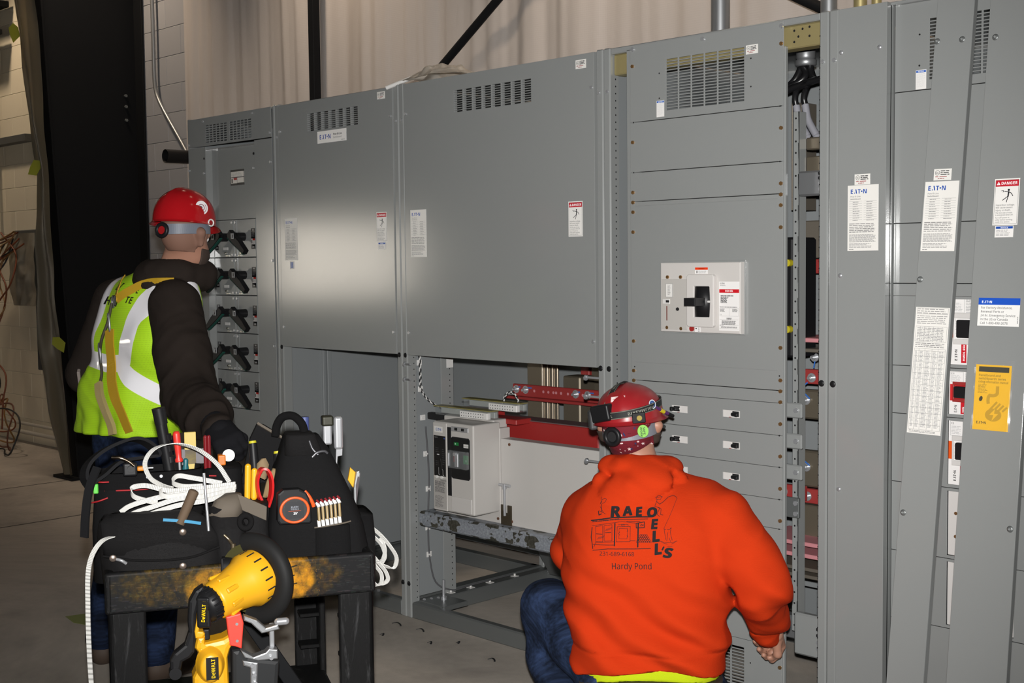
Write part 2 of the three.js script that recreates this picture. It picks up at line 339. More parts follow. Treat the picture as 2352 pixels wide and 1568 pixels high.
T.main = tex(360, 720, (g, w, h) => {
  g.fillStyle = paper; g.fillRect(0, 0, w, h);
  logo(g, 30, 92, 66, '#1748a8'); g.fillStyle = '#777'; g.font = '24px sans-serif'; g.fillText('Pow-R-Line', 32, 132); g.font = 'bold 20px sans-serif'; g.fillText('Switchboard', 32, 158);
  g.strokeStyle = '#999'; g.lineWidth = 2;
  for (let i = 0; i < 9; i++) { g.strokeRect(20, 176 + i * 25, 150, 0.1); g.strokeRect(190, 176 + i * 25, 150, 0.1); bars(g, 60, 182 + i * 25, 80, 1, 8, 6, '#888'); bars(g, 220, 182 + i * 25, 90, 1, 8, 6, '#888'); }
  bars(g, 20, 420, 320, 6, 18, 7, '#777', 0.15); bars(g, 20, 540, 310, 8, 11, 5, '#8a8a8a', 0.1); bars(g, 20, 640, 280, 4, 13, 5, '#888', 0.3); bars(g, 20, 700, 60, 1, 9, 6, '#777');
});
T.danger = tex(260, 480, (g, w, h) => {
  g.fillStyle = '#f0eeea'; g.fillRect(0, 0, w, h); g.fillStyle = '#c41f30'; g.fillRect(10, 14, w - 20, 66);
  g.fillStyle = '#fff'; g.font = 'bold 42px sans-serif'; g.fillText('DANGER', 66, 63); g.beginPath(); g.moveTo(40, 28); g.lineTo(60, 64); g.lineTo(20, 64); g.fill(); g.fillStyle = '#c41f30'; g.fillRect(38, 40, 4, 14); g.fillRect(38, 57, 4, 4);
  g.strokeStyle = '#777'; g.lineWidth = 3; g.strokeRect(10, 14, w - 20, h - 28);
  g.strokeStyle = '#16161c'; g.fillStyle = '#16161c'; g.lineCap = 'round'; g.lineWidth = 11;   // struck figure
  g.beginPath(); g.arc(150, 118, 11, 0, 7); g.fill();
  g.lineWidth = 14; g.beginPath(); g.moveTo(150, 138); g.lineTo(146, 184); g.stroke();
  g.lineWidth = 7; g.beginPath(); g.moveTo(150, 140); g.lineTo(112, 132); g.moveTo(152, 138); g.lineTo(180, 154); g.lineTo(194, 180); g.moveTo(146, 182); g.lineTo(92, 222); g.moveTo(146, 184); g.lineTo(132, 242); g.stroke();
  g.lineWidth = 4; g.beginPath(); g.moveTo(112, 132); g.lineTo(92, 138); g.lineTo(96, 122); g.lineTo(74, 124); g.stroke();
  g.fillStyle = '#555'; g.font = '23px sans-serif'; ['Hazardous voltage.', 'Will cause severe', 'injury or death.'].forEach((t, i) => g.fillText(t, 24, 280 + i * 27));
  g.font = '19px sans-serif'; ['The line side of main', 'is energized when off.', 'Turn off power at', 'utility before working', 'inside this section.'].forEach((t, i) => g.fillText(t, 24, 366 + i * 22 - (i < 2 ? 6 : 0)));
});
T.notice = tex(200, 130, (g, w, h) => { g.fillStyle = '#efedea'; g.fillRect(0, 0, w, h); g.fillStyle = '#2250a8'; g.fillRect(8, 6, w - 16, 26); g.fillStyle = '#fff'; g.font = 'bold 22px sans-serif'; g.textAlign = 'center'; g.fillText('NOTICE', w / 2, 28); bars(g, 14, 46, 170, 5, 15, 5, '#999'); });
T.noticeTall = tex(110, 220, (g, w, h) => { g.fillStyle = '#efedea'; g.fillRect(0, 0, w, h); g.fillStyle = '#3565c0'; g.fillRect(4, 6, w - 8, 24); g.fillStyle = '#fff'; g.font = 'bold 18px sans-serif'; g.textAlign = 'center'; g.fillText('NOTICE', w / 2, 25); bars(g, 10, 44, 90, 13, 12, 4, '#ddd'); });
T.ul = tex(210, 130, (g, w, h) => { g.fillStyle = paper; g.fillRect(0, 0, w, h); g.strokeStyle = '#333'; g.lineWidth = 4; g.beginPath(); g.arc(42, 44, 26, 0, 7); g.stroke(); g.fillStyle = '#333'; g.font = 'bold 26px sans-serif'; g.fillText('UL', 25, 54); bars(g, 80, 18, 110, 3, 20, 11, '#555', 0.15); bars(g, 20, 84, 170, 1, 30, 9, '#a66'); bars(g, 50, 106, 110, 1, 12, 8, '#955'); });
T.brand = tex(520, 136, (g, w, h) => { g.fillStyle = '#f1efec'; g.fillRect(0, 0, w, h); logo(g, 36, 92, 70, '#17409c'); g.fillStyle = '#444'; g.font = 'bold 30px sans-serif'; g.fillText('Pow-R-Line', 284, 60); g.font = '27px sans-serif'; g.fillStyle = '#888'; g.fillText('Switchboard', 284, 94); bars(g, 430, 116, 60, 1, 10, 7, '#999'); });
T.blueTag = tex(80, 88, (g, w, h) => { g.fillStyle = '#e5e3e0'; g.fillRect(0, 0, w, h); g.fillStyle = '#4a6cae'; g.fillRect(14, 10, 50, 66); bars(g, 18, 16, 40, 6, 10, 4, '#ccd'); });
T.chart = tex(360, 1250, (g, w, h) => {
  g.fillStyle = paper; g.fillRect(0, 0, w, h); bars(g, 20, 16, 320, 3, 20, 6, '#888', 0.1); bars(g, 20, 84, 320, 5, 18, 6, '#888', 0.1);
  g.strokeStyle = '#777'; g.lineWidth = 2; g.strokeRect(14, 8, w - 28, 60); g.strokeRect(14, 190, w - 28, 150);
  for (let i = 1; i < 7; i++) { g.strokeRect(14 + i * 47, 190, 0.1, 150); } bars(g, 30, 204, 290, 9, 15, 6, '#999', 0.05);
  bars(g, 20, 354, 320, 3, 17, 6, '#777', 0.1); g.strokeRect(14, 410, w - 28, 800); for (const x of [66, 128, 205, 268]) g.strokeRect(x, 410, 0.1, 800);
  for (let y = 430; y < 1200; y += 56) g.strokeRect(14, y, w - 28, 0.1);
  for (const [x, l] of [[24, 30], [76, 40], [138, 56], [214, 44], [280, 52]]) bars(g, x, 436, l, 58, 13, 6, '#aaa', 0.3); bars(g, 20, 1220, 300, 2, 12, 5, '#888');
});
T.assist = tex(600, 400, (g, w, h) => {
  g.fillStyle = '#f2f1ee'; g.fillRect(0, 0, w, h); g.fillStyle = '#1f54c0'; g.fillRect(0, 0, w, 98); logo(g, 44, 76, 52, '#fff');
  g.fillStyle = '#333'; g.font = '45px sans-serif'; ['For Factory Assistance,', 'Renewal Parts or', '24 hr. Emergency Service', 'in the US or Canada', 'Call 1-800-498-2678'].forEach((t, i) => g.fillText(t, 38, 156 + i * 55));
  g.save(); g.translate(574, 360); g.rotate(-Math.PI / 2); bars(g, 0, 0, 110, 1, 12, 9, '#777'); g.restore();
});
T.manual = tex(460, 840, (g, w, h) => {
  g.fillStyle = '#efb800'; g.fillRect(0, 0, w, h); g.fillStyle = '#2e2a12'; g.fillRect(40, 24, 390, 68);
  g.fillStyle = '#5d4a00'; g.font = '40px sans-serif'; ['Panelboard and', 'switchboards series', 'rating information manual'].forEach((t, i) => g.fillText(t, 42, 150 + i * 42, 388)); bars(g, 42, 254, 130, 8, 15, 5, '#8a7000');
  g.strokeStyle = '#c29600'; g.lineWidth = 42; g.beginPath(); g.moveTo(296, 270); g.lineTo(296, 360); g.quadraticCurveTo(280, 400, 200, 392); g.quadraticCurveTo(170, 420, 190, 500); g.stroke();
  g.fillStyle = '#c29600'; g.beginPath(); g.ellipse(260, 640, 105, 82, 0, 0, 7); g.fill(); g.lineWidth = 26; for (let i = 0; i < 4; i++) { g.beginPath(); g.moveTo(200 + i * 58, 590); g.lineTo(300 + i * 44, 470 + i * 20); g.stroke(); }
  g.fillStyle = '#efb800'; g.beginPath(); g.moveTo(280, 560); g.lineTo(210, 640); g.lineTo(262, 640); g.lineTo(244, 716); g.lineTo(326, 620); g.lineTo(272, 622); g.fill();
  g.fillStyle = '#2e2a12'; g.beginPath(); g.ellipse(88, 440, 22, 34, 0.3, 0, 7); g.fill(); logo(g, 44, 762, 44, '#2e2a12');
});
T.rgh = tex(440, 800, (g, w, h) => {
  g.fillStyle = '#efedeb'; g.fillRect(0, 0, w, h); logo(g, 20, 42, 34, '#222'); bars(g, 22, 54, 130, 2, 11, 5, '#888');
  g.fillStyle = '#cc1c28'; g.fillRect(4, 124, w - 8, 58); g.fillStyle = '#fff'; g.font = 'bold 42px sans-serif'; g.textAlign = 'center'; g.fillText('RGH 65k', w / 2, 168); g.textAlign = 'left';
  g.fillStyle = '#333'; bars(g, 34, 226, 330, 1, 22, 12, '#333'); bars(g, 34, 246, 180, 6, 18, 12, '#444', 0.3); bars(g, 14, 410, 410, 1, 13, 9, '#666', 0.1);
  g.strokeStyle = '#555'; g.lineWidth = 2; g.strokeRect(14, 430, 410, 130); g.strokeRect(220, 430, 0.1, 130); bars(g, 24, 444, 110, 4, 13, 8, '#777'); bars(g, 290, 444, 120, 4, 13, 8, '#777'); g.font = '28px sans-serif'; g.fillStyle = '#444'; g.fillText('CE', 24, 548);
  bars(g, 166, 590, 110, 2, 13, 10, '#555', 0.05); g.strokeRect(14, 620, 410, 0.1); bars(g, 60, 636, 310, 5, 14, 9, '#777', 0.1); g.strokeRect(14, 704, 410, 0.1); bars(g, 14, 714, 120, 1, 12, 7, '#777'); bars(g, 40, 732, 360, 2, 14, 8, '#777', 0.05); g.strokeRect(14, 766, 410, 0.1);
});
T.warn = tex(240, 96, (g, w, h) => { g.fillStyle = '#f2f0ee'; g.fillRect(0, 0, w, h); g.fillStyle = '#e8421c'; g.fillRect(0, 0, w, 36); g.fillStyle = '#7a1c08'; g.font = 'bold 24px sans-serif'; g.fillText('WARNING', 66, 27); g.fillStyle = '#222'; g.fillRect(28, 48, 16, 40); bars(g, 64, 50, 160, 4, 11, 5, '#aaa'); });
T.unit = tex(120, 340, (g, w, h) => {
  g.fillStyle = '#101012'; g.fillRect(0, 0, w, h); g.fillStyle = '#bbb'; g.font = 'bold 34px sans-serif'; g.fillText('ON', 34, 38); bars(g, 14, 54, 90, 6, 15, 7, '#777');
  g.fillStyle = '#d8d4d0'; g.fillRect(6, 168, 108, 96); g.fillStyle = '#b03028'; g.fillRect(44, 168, 70, 30); g.fillStyle = '#222'; g.fillRect(16, 190, 18, 56); bars(g, 48, 208, 60, 4, 13, 5, '#888'); g.fillStyle = '#ccc'; g.font = 'bold 34px sans-serif'; g.fillText('OFF', 34, 318);
});
T.s1 = tex(260, 170, (g, w, h) => { g.fillStyle = '#141416'; g.fillRect(0, 0, w, h); g.fillStyle = '#ddd9d2'; g.fillRect(8, 22, 244, 58); g.fillRect(8, 88, 116, 60); g.fillRect(128, 88, 124, 56); g.fillStyle = '#a8342c'; g.fillRect(60, 88, 62, 24); g.fillStyle = '#222'; g.fillRect(18, 98, 22, 44); bars(g, 16, 30, 220, 4, 13, 5, '#aaa'); });
T.trip = tex(200, 460, (g, w, h) => {
  g.fillStyle = '#131315'; g.fillRect(0, 0, w, h); g.fillStyle = '#aaa'; g.font = '16px sans-serif'; g.fillText('Digitrip', 14, 26); g.fillStyle = '#ddd'; g.fillRect(52, 210, 40, 10);
  g.strokeStyle = '#cfcfcf'; g.lineWidth = 5; g.beginPath(); g.moveTo(80, 360); g.lineTo(80, 440); g.lineTo(100, 440); g.stroke(); g.beginPath(); g.moveTo(138, 380); g.lineTo(150, 388); g.lineTo(150, 444); g.lineTo(168, 448); g.stroke();
  g.lineWidth = 2; g.strokeStyle = '#888'; g.beginPath(); g.moveTo(110, 260); g.quadraticCurveTo(136, 330, 138, 380); g.stroke(); bars(g, 30, 140, 60, 3, 22, 4, '#666'); bars(g, 30, 290, 60, 3, 22, 4, '#666'); bars(g, 140, 150, 46, 8, 24, 4, '#666'); g.fillStyle = '#3a55a8'; g.fillRect(170, 18, 20, 16);
});
T.plateGrey = tex(190, 400, (g, w, h) => { g.fillStyle = '#a9a6a2'; g.fillRect(0, 0, w, h); g.fillStyle = '#222'; g.font = 'bold 22px serif'; g.fillText('Magnum', 96, 34); bars(g, 10, 44, 160, 5, 13, 6, '#333', 0.1); bars(g, 10, 116, 160, 6, 13, 6, '#444', 0.1); bars(g, 10, 236, 140, 10, 15, 5, '#555', 0.3); });
T.oc = tex(220, 480, (g, w, h) => {
  g.fillStyle = '#17181a'; g.fillRect(0, 0, w, h); g.fillStyle = '#1b7a3a'; g.fillRect(34, 52, 60, 38); g.fillStyle = '#fff'; g.font = 'bold 22px sans-serif'; g.fillText('O', 44, 79); g.fillStyle = '#d8d6d2'; g.fillRect(154, 62, 60, 44); g.fillStyle = '#555'; g.font = '18px sans-serif'; g.fillText('READY', 156, 92);
  g.fillStyle = '#a82028'; g.fillRect(26, 184, 62, 106); g.fillStyle = '#fff'; g.font = 'bold 30px sans-serif'; g.fillText('O', 46, 262); g.fillStyle = '#1e8a44'; g.fillRect(150, 194, 64, 104); g.fillStyle = '#fff'; g.fillText('I', 178, 272);
});
T.mccb = (code, red) => tex(420, 760, (g, w, h) => {
  g.fillStyle = '#eeecea'; g.fillRect(0, 0, w, h); g.strokeStyle = '#999'; g.lineWidth = 3; g.strokeRect(20, 10, 150, 170); bars(g, 190, 16, 200, 10, 17, 7, '#aaa'); g.fillStyle = '#555'; g.font = '34px sans-serif'; g.fillText('CE', 26, 50); bars(g, 30, 70, 120, 6, 17, 6, '#bbb');
  if (red) { g.fillStyle = '#cc2a2e'; g.fillRect(10, 225, 190, 290); g.fillStyle = '#d8d6d4'; g.fillRect(110, 300, 60, 140); } else { g.fillStyle = '#e2571c'; g.fillRect(0, 250, 44, 210); bars(g, 50, 260, 30, 12, 17, 6, '#bbb'); }
  g.save(); g.translate(110, 740); g.rotate(-Math.PI / 2); g.fillStyle = '#c8202c'; g.fillRect(0, 30, 210, 62); g.fillStyle = '#fff'; g.font = 'bold 38px sans-serif'; g.fillText(code, 20, 76); logo(g, 20, -16, 44, '#333'); bars(g, 0, 112, 190, 6, 24, 9, '#888'); g.restore();
});
const matOf = new Map();
function label(parent, t, x0, x1, y0, y1, z, name = 'label', rough = 0.35) {
  if (!matOf.has(t)) matOf.set(t, new THREE.MeshStandardMaterial({ map: t, roughness: rough }));
  const g = new THREE.BoxGeometry(x1 - x0, y1 - y0, 0.0008);
  return part(parent, name, g, matOf.get(t), [(x0 + x1) / 2, (y0 + y1) / 2, z]);
}
// ---------------------------------------------------------------- switchboard sections
const H = 2.286, DEEP = 0.914;
const headGeo = cyl(0.0065, 0.006, 6).rotateX(Math.PI / 2), capGeo = lathe([[0, 0.004], [0.005, 0.0038], [0.0095, 0.002], [0.0105, 0]], 20).rotateX(Math.PI / 2);
function screw(parent, x, y, z = 0.003, m = M.chrome, s = 1, name = 'screw') { const o = part(parent, name, headGeo, m, [x, y, z]); o.scale.setScalar(s); o.rotation.z = rnd() * 2; return o; }
function slots(x0, x1, y0, y1, nc, nr, gx = 0.22, gy = 0.4) {          // slot outlines of a louvred vent
  const L = [], w = (x1 - x0) / nc, h = (y1 - y0) / nr, gapx = typeof gx === 'number' && gx < 0.05 ? gx : w * gx;
  for (let i = 0; i < nc; i++) for (let j = 0; j < nr; j++) L.push(hrect(x0 + i * w + gapx / 2, y0 + j * h + h * gy / 2, x0 + (i + 1) * w - gapx / 2, y0 + (j + 1) * h - h * gy / 2));
  return L;
}
function sheet(parent, name, x0, x1, y0, y1, z = 0, t = 0.003, holes = [], m = M.grey) {   // thin sheet, front face at z, folded rim
  const g = poly(rect(x0, y0, x1, y1), t, 0.0012, holes).translate(0, 0, z);
  return part(parent, name, g, m);
}
function holeRow(parent, pts, r = 0.003, axis = 'x', name = 'punched_holes') {
  const one = new THREE.CircleGeometry(r, 8); if (axis === 'x') one.rotateY(Math.PI / 2);
  return part(parent, name, merge(pts.map(p => one.clone().translate(...p))), M.hole);
}
function shell(s, W, opts = {}) {                              // posts, side, back, top, base channels; local x from 0 to W
  const P = opts.post ?? 0.033;
  for (const [a, side] of [[0.001, 'left'], [W - P, 'right']]) {
    part(s, 'corner_post', bx(a, a + P - 0.001, 0, H, -0.052, 0, 0.0045), M.grey);
    part(s, 'rear_post', bx(a, a + P - 0.001, 0, H, -DEEP, -DEEP + 0.05, 0.003), M.grey);
  }
  part(s, 'side_panel', bx(0.004, 0.008, 0.08, H - 0.01, opts.left ?? -DEEP + 0.05, -0.052, 0.0005), M.greyIn);
  part(s, 'side_panel', bx(W - 0.008, W - 0.004, 0.08, H - 0.01, opts.right ?? -DEEP + 0.05, -0.052, 0.0005), M.greyIn);
  part(s, 'back_panel', bx(P, W - P, 0.1, H - 0.01, -DEEP + 0.002, -DEEP + 0.006, 0.0005), M.greyIn);
  part(s, 'roof', bx(P, W - P, H - 0.012, H - 0.002, -DEEP + 0.01, -0.02, 0.002), M.grey);
  part(s, 'base_channel', bx(P, W - P, 0, 0.07, -0.04, -0.002, 0.006), M.steel);
  part(s, 'base_channel', bx(P, W - P, 0, 0.07, -DEEP + 0.05, -DEEP + 0.1, 0.004), M.steel);
  part(s, 'base_channel', bx(0.01, 0.07, 0, 0.07, -DEEP + 0.05, -0.04, 0.004), M.steel);
  part(s, 'base_channel', bx(W - 0.07, W - 0.01, 0, 0.07, -DEEP + 0.05, -0.04, 0.004), M.steel);
}
const S12 = 0, S23 = 0.9144, S34 = 2.0574, S45 = 2.9718;
// caps and screws on the posts on both sides of a seam
function postFixings(s, x, sgn) {
  for (const y of [1.138, 0.15]) part(s, 'hole_cap', capGeo, M.blackPlastic, [x, y, 0.0]);
  screw(s, x, 2.133, 0.002, M.chrome, 1.0, 'post_bolt');
}
// --- section 1: panel of fused switches
const sec1 = thing('switchboard_section', 'leftmost grey switchboard cabinet with ten dark switch handles', 'switchboard', [-0.79, 0, 0]);
{
  const s = sec1, W = 0.79, o = 0.79; shell(s, W, { post: 0.02 });
  const vents = [...slots(-0.608 + o, -0.408 + o, 2.148, 2.242, 6, 8, 0.2, 0.42), ...slots(-0.386 + o, -0.19 + o, 2.148, 2.242, 6, 8, 0.2, 0.42)];
  sheet(s, 'vent_panel', 0.016, W - 0.022, 2.137, 2.28, 0.004, 0.003, vents);
  sheet(s, 'left_trim', 0.016, 0.175, 0.1, 2.133, 0.003);
  sheet(s, 'right_trim', 0.618, W - 0.022, 0.1, 2.133, 0.003);
  part(s, 'trim_return', bx(0.172, 0.175, 0.1, 2.13, -0.04, 0.0, 0.0004), M.grey);
  part(s, 'trim_return', bx(0.618, 0.621, 0.1, 2.13, -0.04, 0.0, 0.0004), M.grey);
  part(s, 'trim_return', bx(0.175, 0.618, 2.118, 2.121, -0.04, 0.0, 0.0004), M.grey);
  sheet(s, 'upper_deadfront', 0.175, 0.57, 1.76, 2.12, -0.035);
  sheet(s, 'lower_deadfront', 0.175, 0.62, 0.1, 0.806, -0.035);
  sheet(s, 'deadfront_strip', 0.565, 0.62, 0.806, 2.12, -0.036);
  label(s, T.s1, -0.445 + o, -0.321 + o, 1.929, 2.007, -0.0342, 'warning_label');
  for (const [x, y] of [[-0.628, 2.262], [-0.18, 2.264], [-0.036, 2.158], [-0.772, 2.152], [-0.774, 2.021], [-0.035, 2.02], [-0.02 - 0.015, 1.14], [-0.035, 1.55]]) screw(s, x + o, y, 0.006);
  for (const [x, y] of [[-0.178, 2.07], [-0.628, 2.075]]) part(s, 'bolt_hole', cyl(0.006, 0.003, 12).rotateX(Math.PI / 2), M.hole, [x + o, y, 0.003]);
  for (const [x, y] of [[-0.178, 2.0], [-0.628, 2.0]]) screw(s, x + o, y, 0.006);
}
// ten fused switch units in two columns of five
const latchMat = std(0.6, 0.58, 0.5, 0.3, 0.9), green = std(0.005, 0.075, 0.055, 0.5);
for (let c = 0; c < 2; c++) for (let r = 0; r < 5; r++) {
  const ord = ['top', 'second', 'third', 'fourth', 'bottom'][r];
  const u = thing('switch_unit', `grey fused switch unit with black handle, ${ord} of the ${c ? 'right' : 'left'} column`, 'switch', [-0.615 + c * 0.19, 1.76 - (r + 1) * 0.1906, -0.036], 0, 'switch units of the leftmost cabinet');
  part(u, 'cover', poly(rect(0.0012, 0.0015, 0.1888, 0.189), 0.03, 0.0018), M.grey);
  part(u, 'hinge_strip', bx(c ? 0.005 : 0.165, c ? 0.025 : 0.185, 0.002, 0.188, 0, 0.003, 0.001), M.grey);
  const hx = c ? 0.085 : 0.118, hy = 0.098;
  part(u, 'handle_hub', merge([cyl(0.021, 0.05, 20).rotateX(Math.PI / 2).translate(hx, hy + 0.004, 0.025)]), M.blackPlastic);
  const open = r === 4 && c === 0, ang = c ? -0.62 : open ? 3.85 : 3.76;                // handle bar pointing down and outwards
  const hd = new THREE.Group(); hd.name = 'handle'; hd.position.set(hx, hy, 0.058); hd.rotation.z = ang; u.add(hd);
  part(hd, 'grip', poly([[-0.05, -0.016], [-0.03, -0.026], [0.03, -0.024], [0.125, -0.014], [0.13, 0.012], [0.06, 0.02], [-0.04, 0.018]].map(([x, y]) => c ? [x, y] : [x, -y]), 0.026, 0.004).translate(0, 0, 0.013), M.blackPlastic);
  part(hd, 'green_edge', bx(-0.04, 0.122, c ? -0.0285 : 0.0215, c ? -0.0215 : 0.0285, -0.004, 0.011, 0.002).rotateZ(c ? 0.08 : -0.08), green);
  part(u, 'padlock_loop', poly(rect(-0.011, -0.014, 0.011, 0.014), 0.004, 0.001, [hrect(-0.006, -0.008, 0.006, 0.008)]), M.galv, [c ? hx + 0.014 : hx - 0.01, hy + 0.006, 0.078]);
  label(u, T.unit, c ? 0.152 : 0.012, c ? 0.186 : 0.042, 0.04, 0.142, 0.0015, 'rating_label');
  part(u, 'nameplate', bx(c ? 0.04 : 0.085, c ? 0.08 : 0.13, 0.038, 0.052, 0, 0.002, 0.0005), M.white);
  part(u, 'latch', merge([cyl(0.006, 0.008, 10).rotateX(Math.PI / 2).translate(c ? 0.06 : 0.11, 0.022, 0.003), bx(c ? 0.04 : 0.115, c ? 0.056 : 0.135, 0.006, 0.012, 0, 0.008, 0.001)]), latchMat);
  screw(u, c ? 0.016 : 0.176, 0.175, 0.005); screw(u, c ? 0.016 : 0.176, 0.013, 0.005);
}
// --- section 2: one tall door over an open bay
const sec2 = thing('switchboard_section', 'grey switchboard cabinet with blank upper door over an empty open bay', 'switchboard', [S12, 0, 0]);
{
  const s = sec2, W = 0.9144; shell(s, W, { right: -0.25 });
  sheet(s, 'door', 0.0345, W - 0.0345, 1.141, 2.277, 0.004, 0.018, slots(0.267, 0.645, 2.138, 2.22, 7, 9, 0.12, 0.38));
  label(s, T.brand, 0.345, 0.56, 2.077, 2.131, 0.0045); label(s, T.main, 0.072, 0.172, 1.55, 1.746, 0.0045);
  label(s, T.blueTag, 0.108, 0.141, 1.509, 1.545, 0.0045); label(s, T.danger, 0.761, 0.83, 1.624, 1.751, 0.0045); label(s, T.notice, 0.77, 0.82, 1.59, 1.621, 0.0045); label(s, T.ul, 0.78, 0.833, 2.233, 2.264, 0.0045);
  for (const [x, y] of [[0.05, 2.155], [0.865, 2.155], [0.05, 1.235], [0.865, 1.235]]) screw(s, x, y, 0.006);
  postFixings(s, 0.02, 1); postFixings(s, W - 0.02, -1);
  part(s, 'rib', bx(0.008, 0.028, 0.08, 1.2, -0.285, -0.262, 0.002), M.greyIn);
  part(s, 'rib', bx(0.008, 0.02, 0.08, 1.2, -0.252, -0.24, 0.002), M.greyIn);
  screw(s, 0.7, 0.074, -0.02, M.chrome, 1.2);
}
// --- section 3: wide door over the breaker bay
const sec3 = thing('switchboard_section', 'widest grey switchboard cabinet, open below around a large white breaker', 'switchboard', [S23, 0, 0]);
{
  const s = sec3, W = 1.143, o = -S23; shell(s, W, { left: -0.25 });
  sheet(s, 'door', 0.0385, 1.104, 1.14, 2.28, 0.004, 0.018, slots(1.266 + o, 1.704 + o, 2.132, 2.222, 8, 10, 0.12, 0.38));
  label(s, T.main, 0.988 + o, 1.089 + o, 1.555, 1.752, 0.0045); label(s, T.danger, 1.889 + o, 1.959 + o, 1.62, 1.749, 0.0045); label(s, T.ul, 1.93 + o, 1.981 + o, 2.228, 2.26, 0.0045);
  for (const [x, y] of [[0.052, 1.235], [1.092, 1.235], [1.092, 2.155], [0.052, 2.155]]) screw(s, x, y, 0.006);
  postFixings(s, 0.02, 1); postFixings(s, W - 0.02, -1);
  const hp = []; for (let k = 0; k < 43; k++) hp.push([0.0334, 0.06 + k * 0.0254, -0.036]); holeRow(s, hp, 0.0028);
  part(s, 'mid_post', merge([bx(0.008, 0.03, 0.07, 2.2, -0.252, -0.222, 0.002), bx(0.03, 0.034, 0.07, 2.2, -0.262, -0.19, 0.001)]), M.grey);
  const hm = []; for (let k = 0; k < 42; k++) hm.push([0.0345, 0.1 + k * 0.0254, -0.24]); holeRow(s, hm, 0.003);
  // shelf beam that carries the breaker, worn galvanising
  const worn = dataTex(512, (u, v) => { const a = tileNoise(u, v, 5, 2) + 0.6 * tileNoise(u, v, 14, 6) + 0.35 * tileNoise(u, v, 40, 1), k = a > 0.22 ? 1 : 0, t = 0.1 * tileNoise(u, v, 60, 3); return k ? [0.27 + t, 0.265 + t, 0.235 + t] : [0.56 + t, 0.58 + t, 0.61 + t]; }, true, 2.2);
  part(s, 'shelf_beam', bx(0.034, 1.1, 0.396, 0.461, -0.16, -0.048, 0.008), new THREE.MeshStandardMaterial({ map: worn, roughness: 0.45, metalness: 0.25 }));
  part(s, 'shelf_beam', bx(0.034, 1.1, 0.34, 0.395, -0.42, -0.36, 0.004), M.zinc);
  part(s, 'cross_rail', bx(0.034, 0.2, 0.856, 0.885, -0.135, -0.105, 0.004), M.dark);
  for (const y of [1.1, 1.035]) part(s, 'long_bolt', merge([rod([0.02, y, 0.004], [0.075, y + 0.002, 0.02], 0.0045, 8), cyl(0.0115, 0.007, 6).rotateZ(1.3).translate(0.02, y, 0.004)]), M.chrome);
  for (const y of [1.1, 1.03, 0.79]) part(s, 'long_bolt', merge([rod([1.11, y, -0.012], [1.045, y + 0.002, 0.0], 0.0045, 8), cyl(0.0115, 0.007, 6).rotateZ(1.3).translate(1.05, y, -0.001)]), M.chrome);
  for (const [x, z] of [[0.11, -0.12], [0.1, -0.8]]) part(s, 'anchor_stud', merge([cyl(0.007, 0.1, 10).translate(x, 0.11, z), cyl(0.014, 0.014, 6).translate(x, 0.077, z)]), M.chrome);
  part(s, 'gusset', bx(0.04, 0.2, 0.05, 0.072, -0.18, -0.04, 0.003), M.steel);
  part(s, 'sloped_bracket', bx(0.3, 0.46, -0.008, 0.0, 0, 0.34, 0.002).rotateX(-1.0).translate(-0.12, 0.09, -0.72), M.steel);
  for (let k = 0; k < 4; k++) screw(s, 0.05 + k * 0.012, 0.073, -0.06 - k * 0.03, M.chrome, 1.1);
  for (const z of [-0.22, -0.34, -0.46, -0.62]) part(s, 'cable_clip', merge([bx(0.03, 0.06, 0.071, 0.074, z - 0.014, z + 0.014, 0.0008), cyl(0.005, 0.012, 8).translate(0.045, 0.078, z)]), M.white);
  part(s, 'sensor_lead', tube([[0.013, 0.82, -0.115], [0.012, 0.6, -0.13], [0.013, 0.38, -0.12], [0.013, 0.22, -0.13], [0.02, 0.12, -0.16], [0.05, 0.085, -0.22], [0.05, 0.085, -0.34], [0.05, 0.085, -0.6]], 0.0035, 60, 6), std(0.09, 0.09, 0.095, 0.5));
  for (const [y, z] of [[1.1, -0.085], [0.985, -0.09], [0.86, -0.1], [0.7, -0.115], [0.545, -0.125], [0.375, -0.12], [0.255, -0.125]]) part(s, 'tie_mount', merge([bx(0.008, 0.011, y - 0.012, y + 0.012, z - 0.016, z + 0.012, 0.0008), bx(0.011, 0.016, y - 0.004, y + 0.004, z - 0.01, z + 0.01, 0.001)]), M.white);
  const tw = [[], []]; for (let i = 0; i <= 60; i++) { const t = i / 60, p = new THREE.CatmullRomCurve3([[0.014, 1.14, -0.085], [0.014, 1.05, -0.088], [0.016, 0.985, -0.09], [0.05, 0.94, -0.1], [0.12, 0.905, -0.12]].map(q => V(...q))).getPoint(t); for (const k of [0, 1]) tw[k].push([p.x + 0.003 * Math.cos(t * 60 + k * 3.14), p.y, p.z + 0.003 * Math.sin(t * 60 + k * 3.14)]); }
  part(s, 'twisted_lead', tube(tw[0], 0.003, 160, 6), M.dark); part(s, 'twisted_lead', tube(tw[1], 0.003, 160, 6), M.white);
  // vertical bus bars and their red supports behind
  for (const [x, z] of [[0.27, -0.58], [0.62, -0.62], [0.82, -0.6]]) for (let k = 0; k < 3; k++) part(s, 'bus_bar', bx(x - 0.09, x, 0.6, 1.9, z - 0.02 * k - 0.008, z - 0.02 * k, 0.001), k ? M.bus : M.busDull);
  for (const [x, z] of [[0.27, -0.58], [0.62, -0.62], [0.82, -0.6]]) for (let k = 0; k < 4; k++) part(s, 'bus_edge', bx(x + 0.012 * k, x + 0.012 * k + 0.005, 0.6, 1.9, z - 0.07, z - 0.02 * k, 0.0008), M.bus);
  part(s, 'bus_connector', bx(0.47, 0.57, 0.7, 1.04, -0.6, -0.5, 0.006), M.busDull);
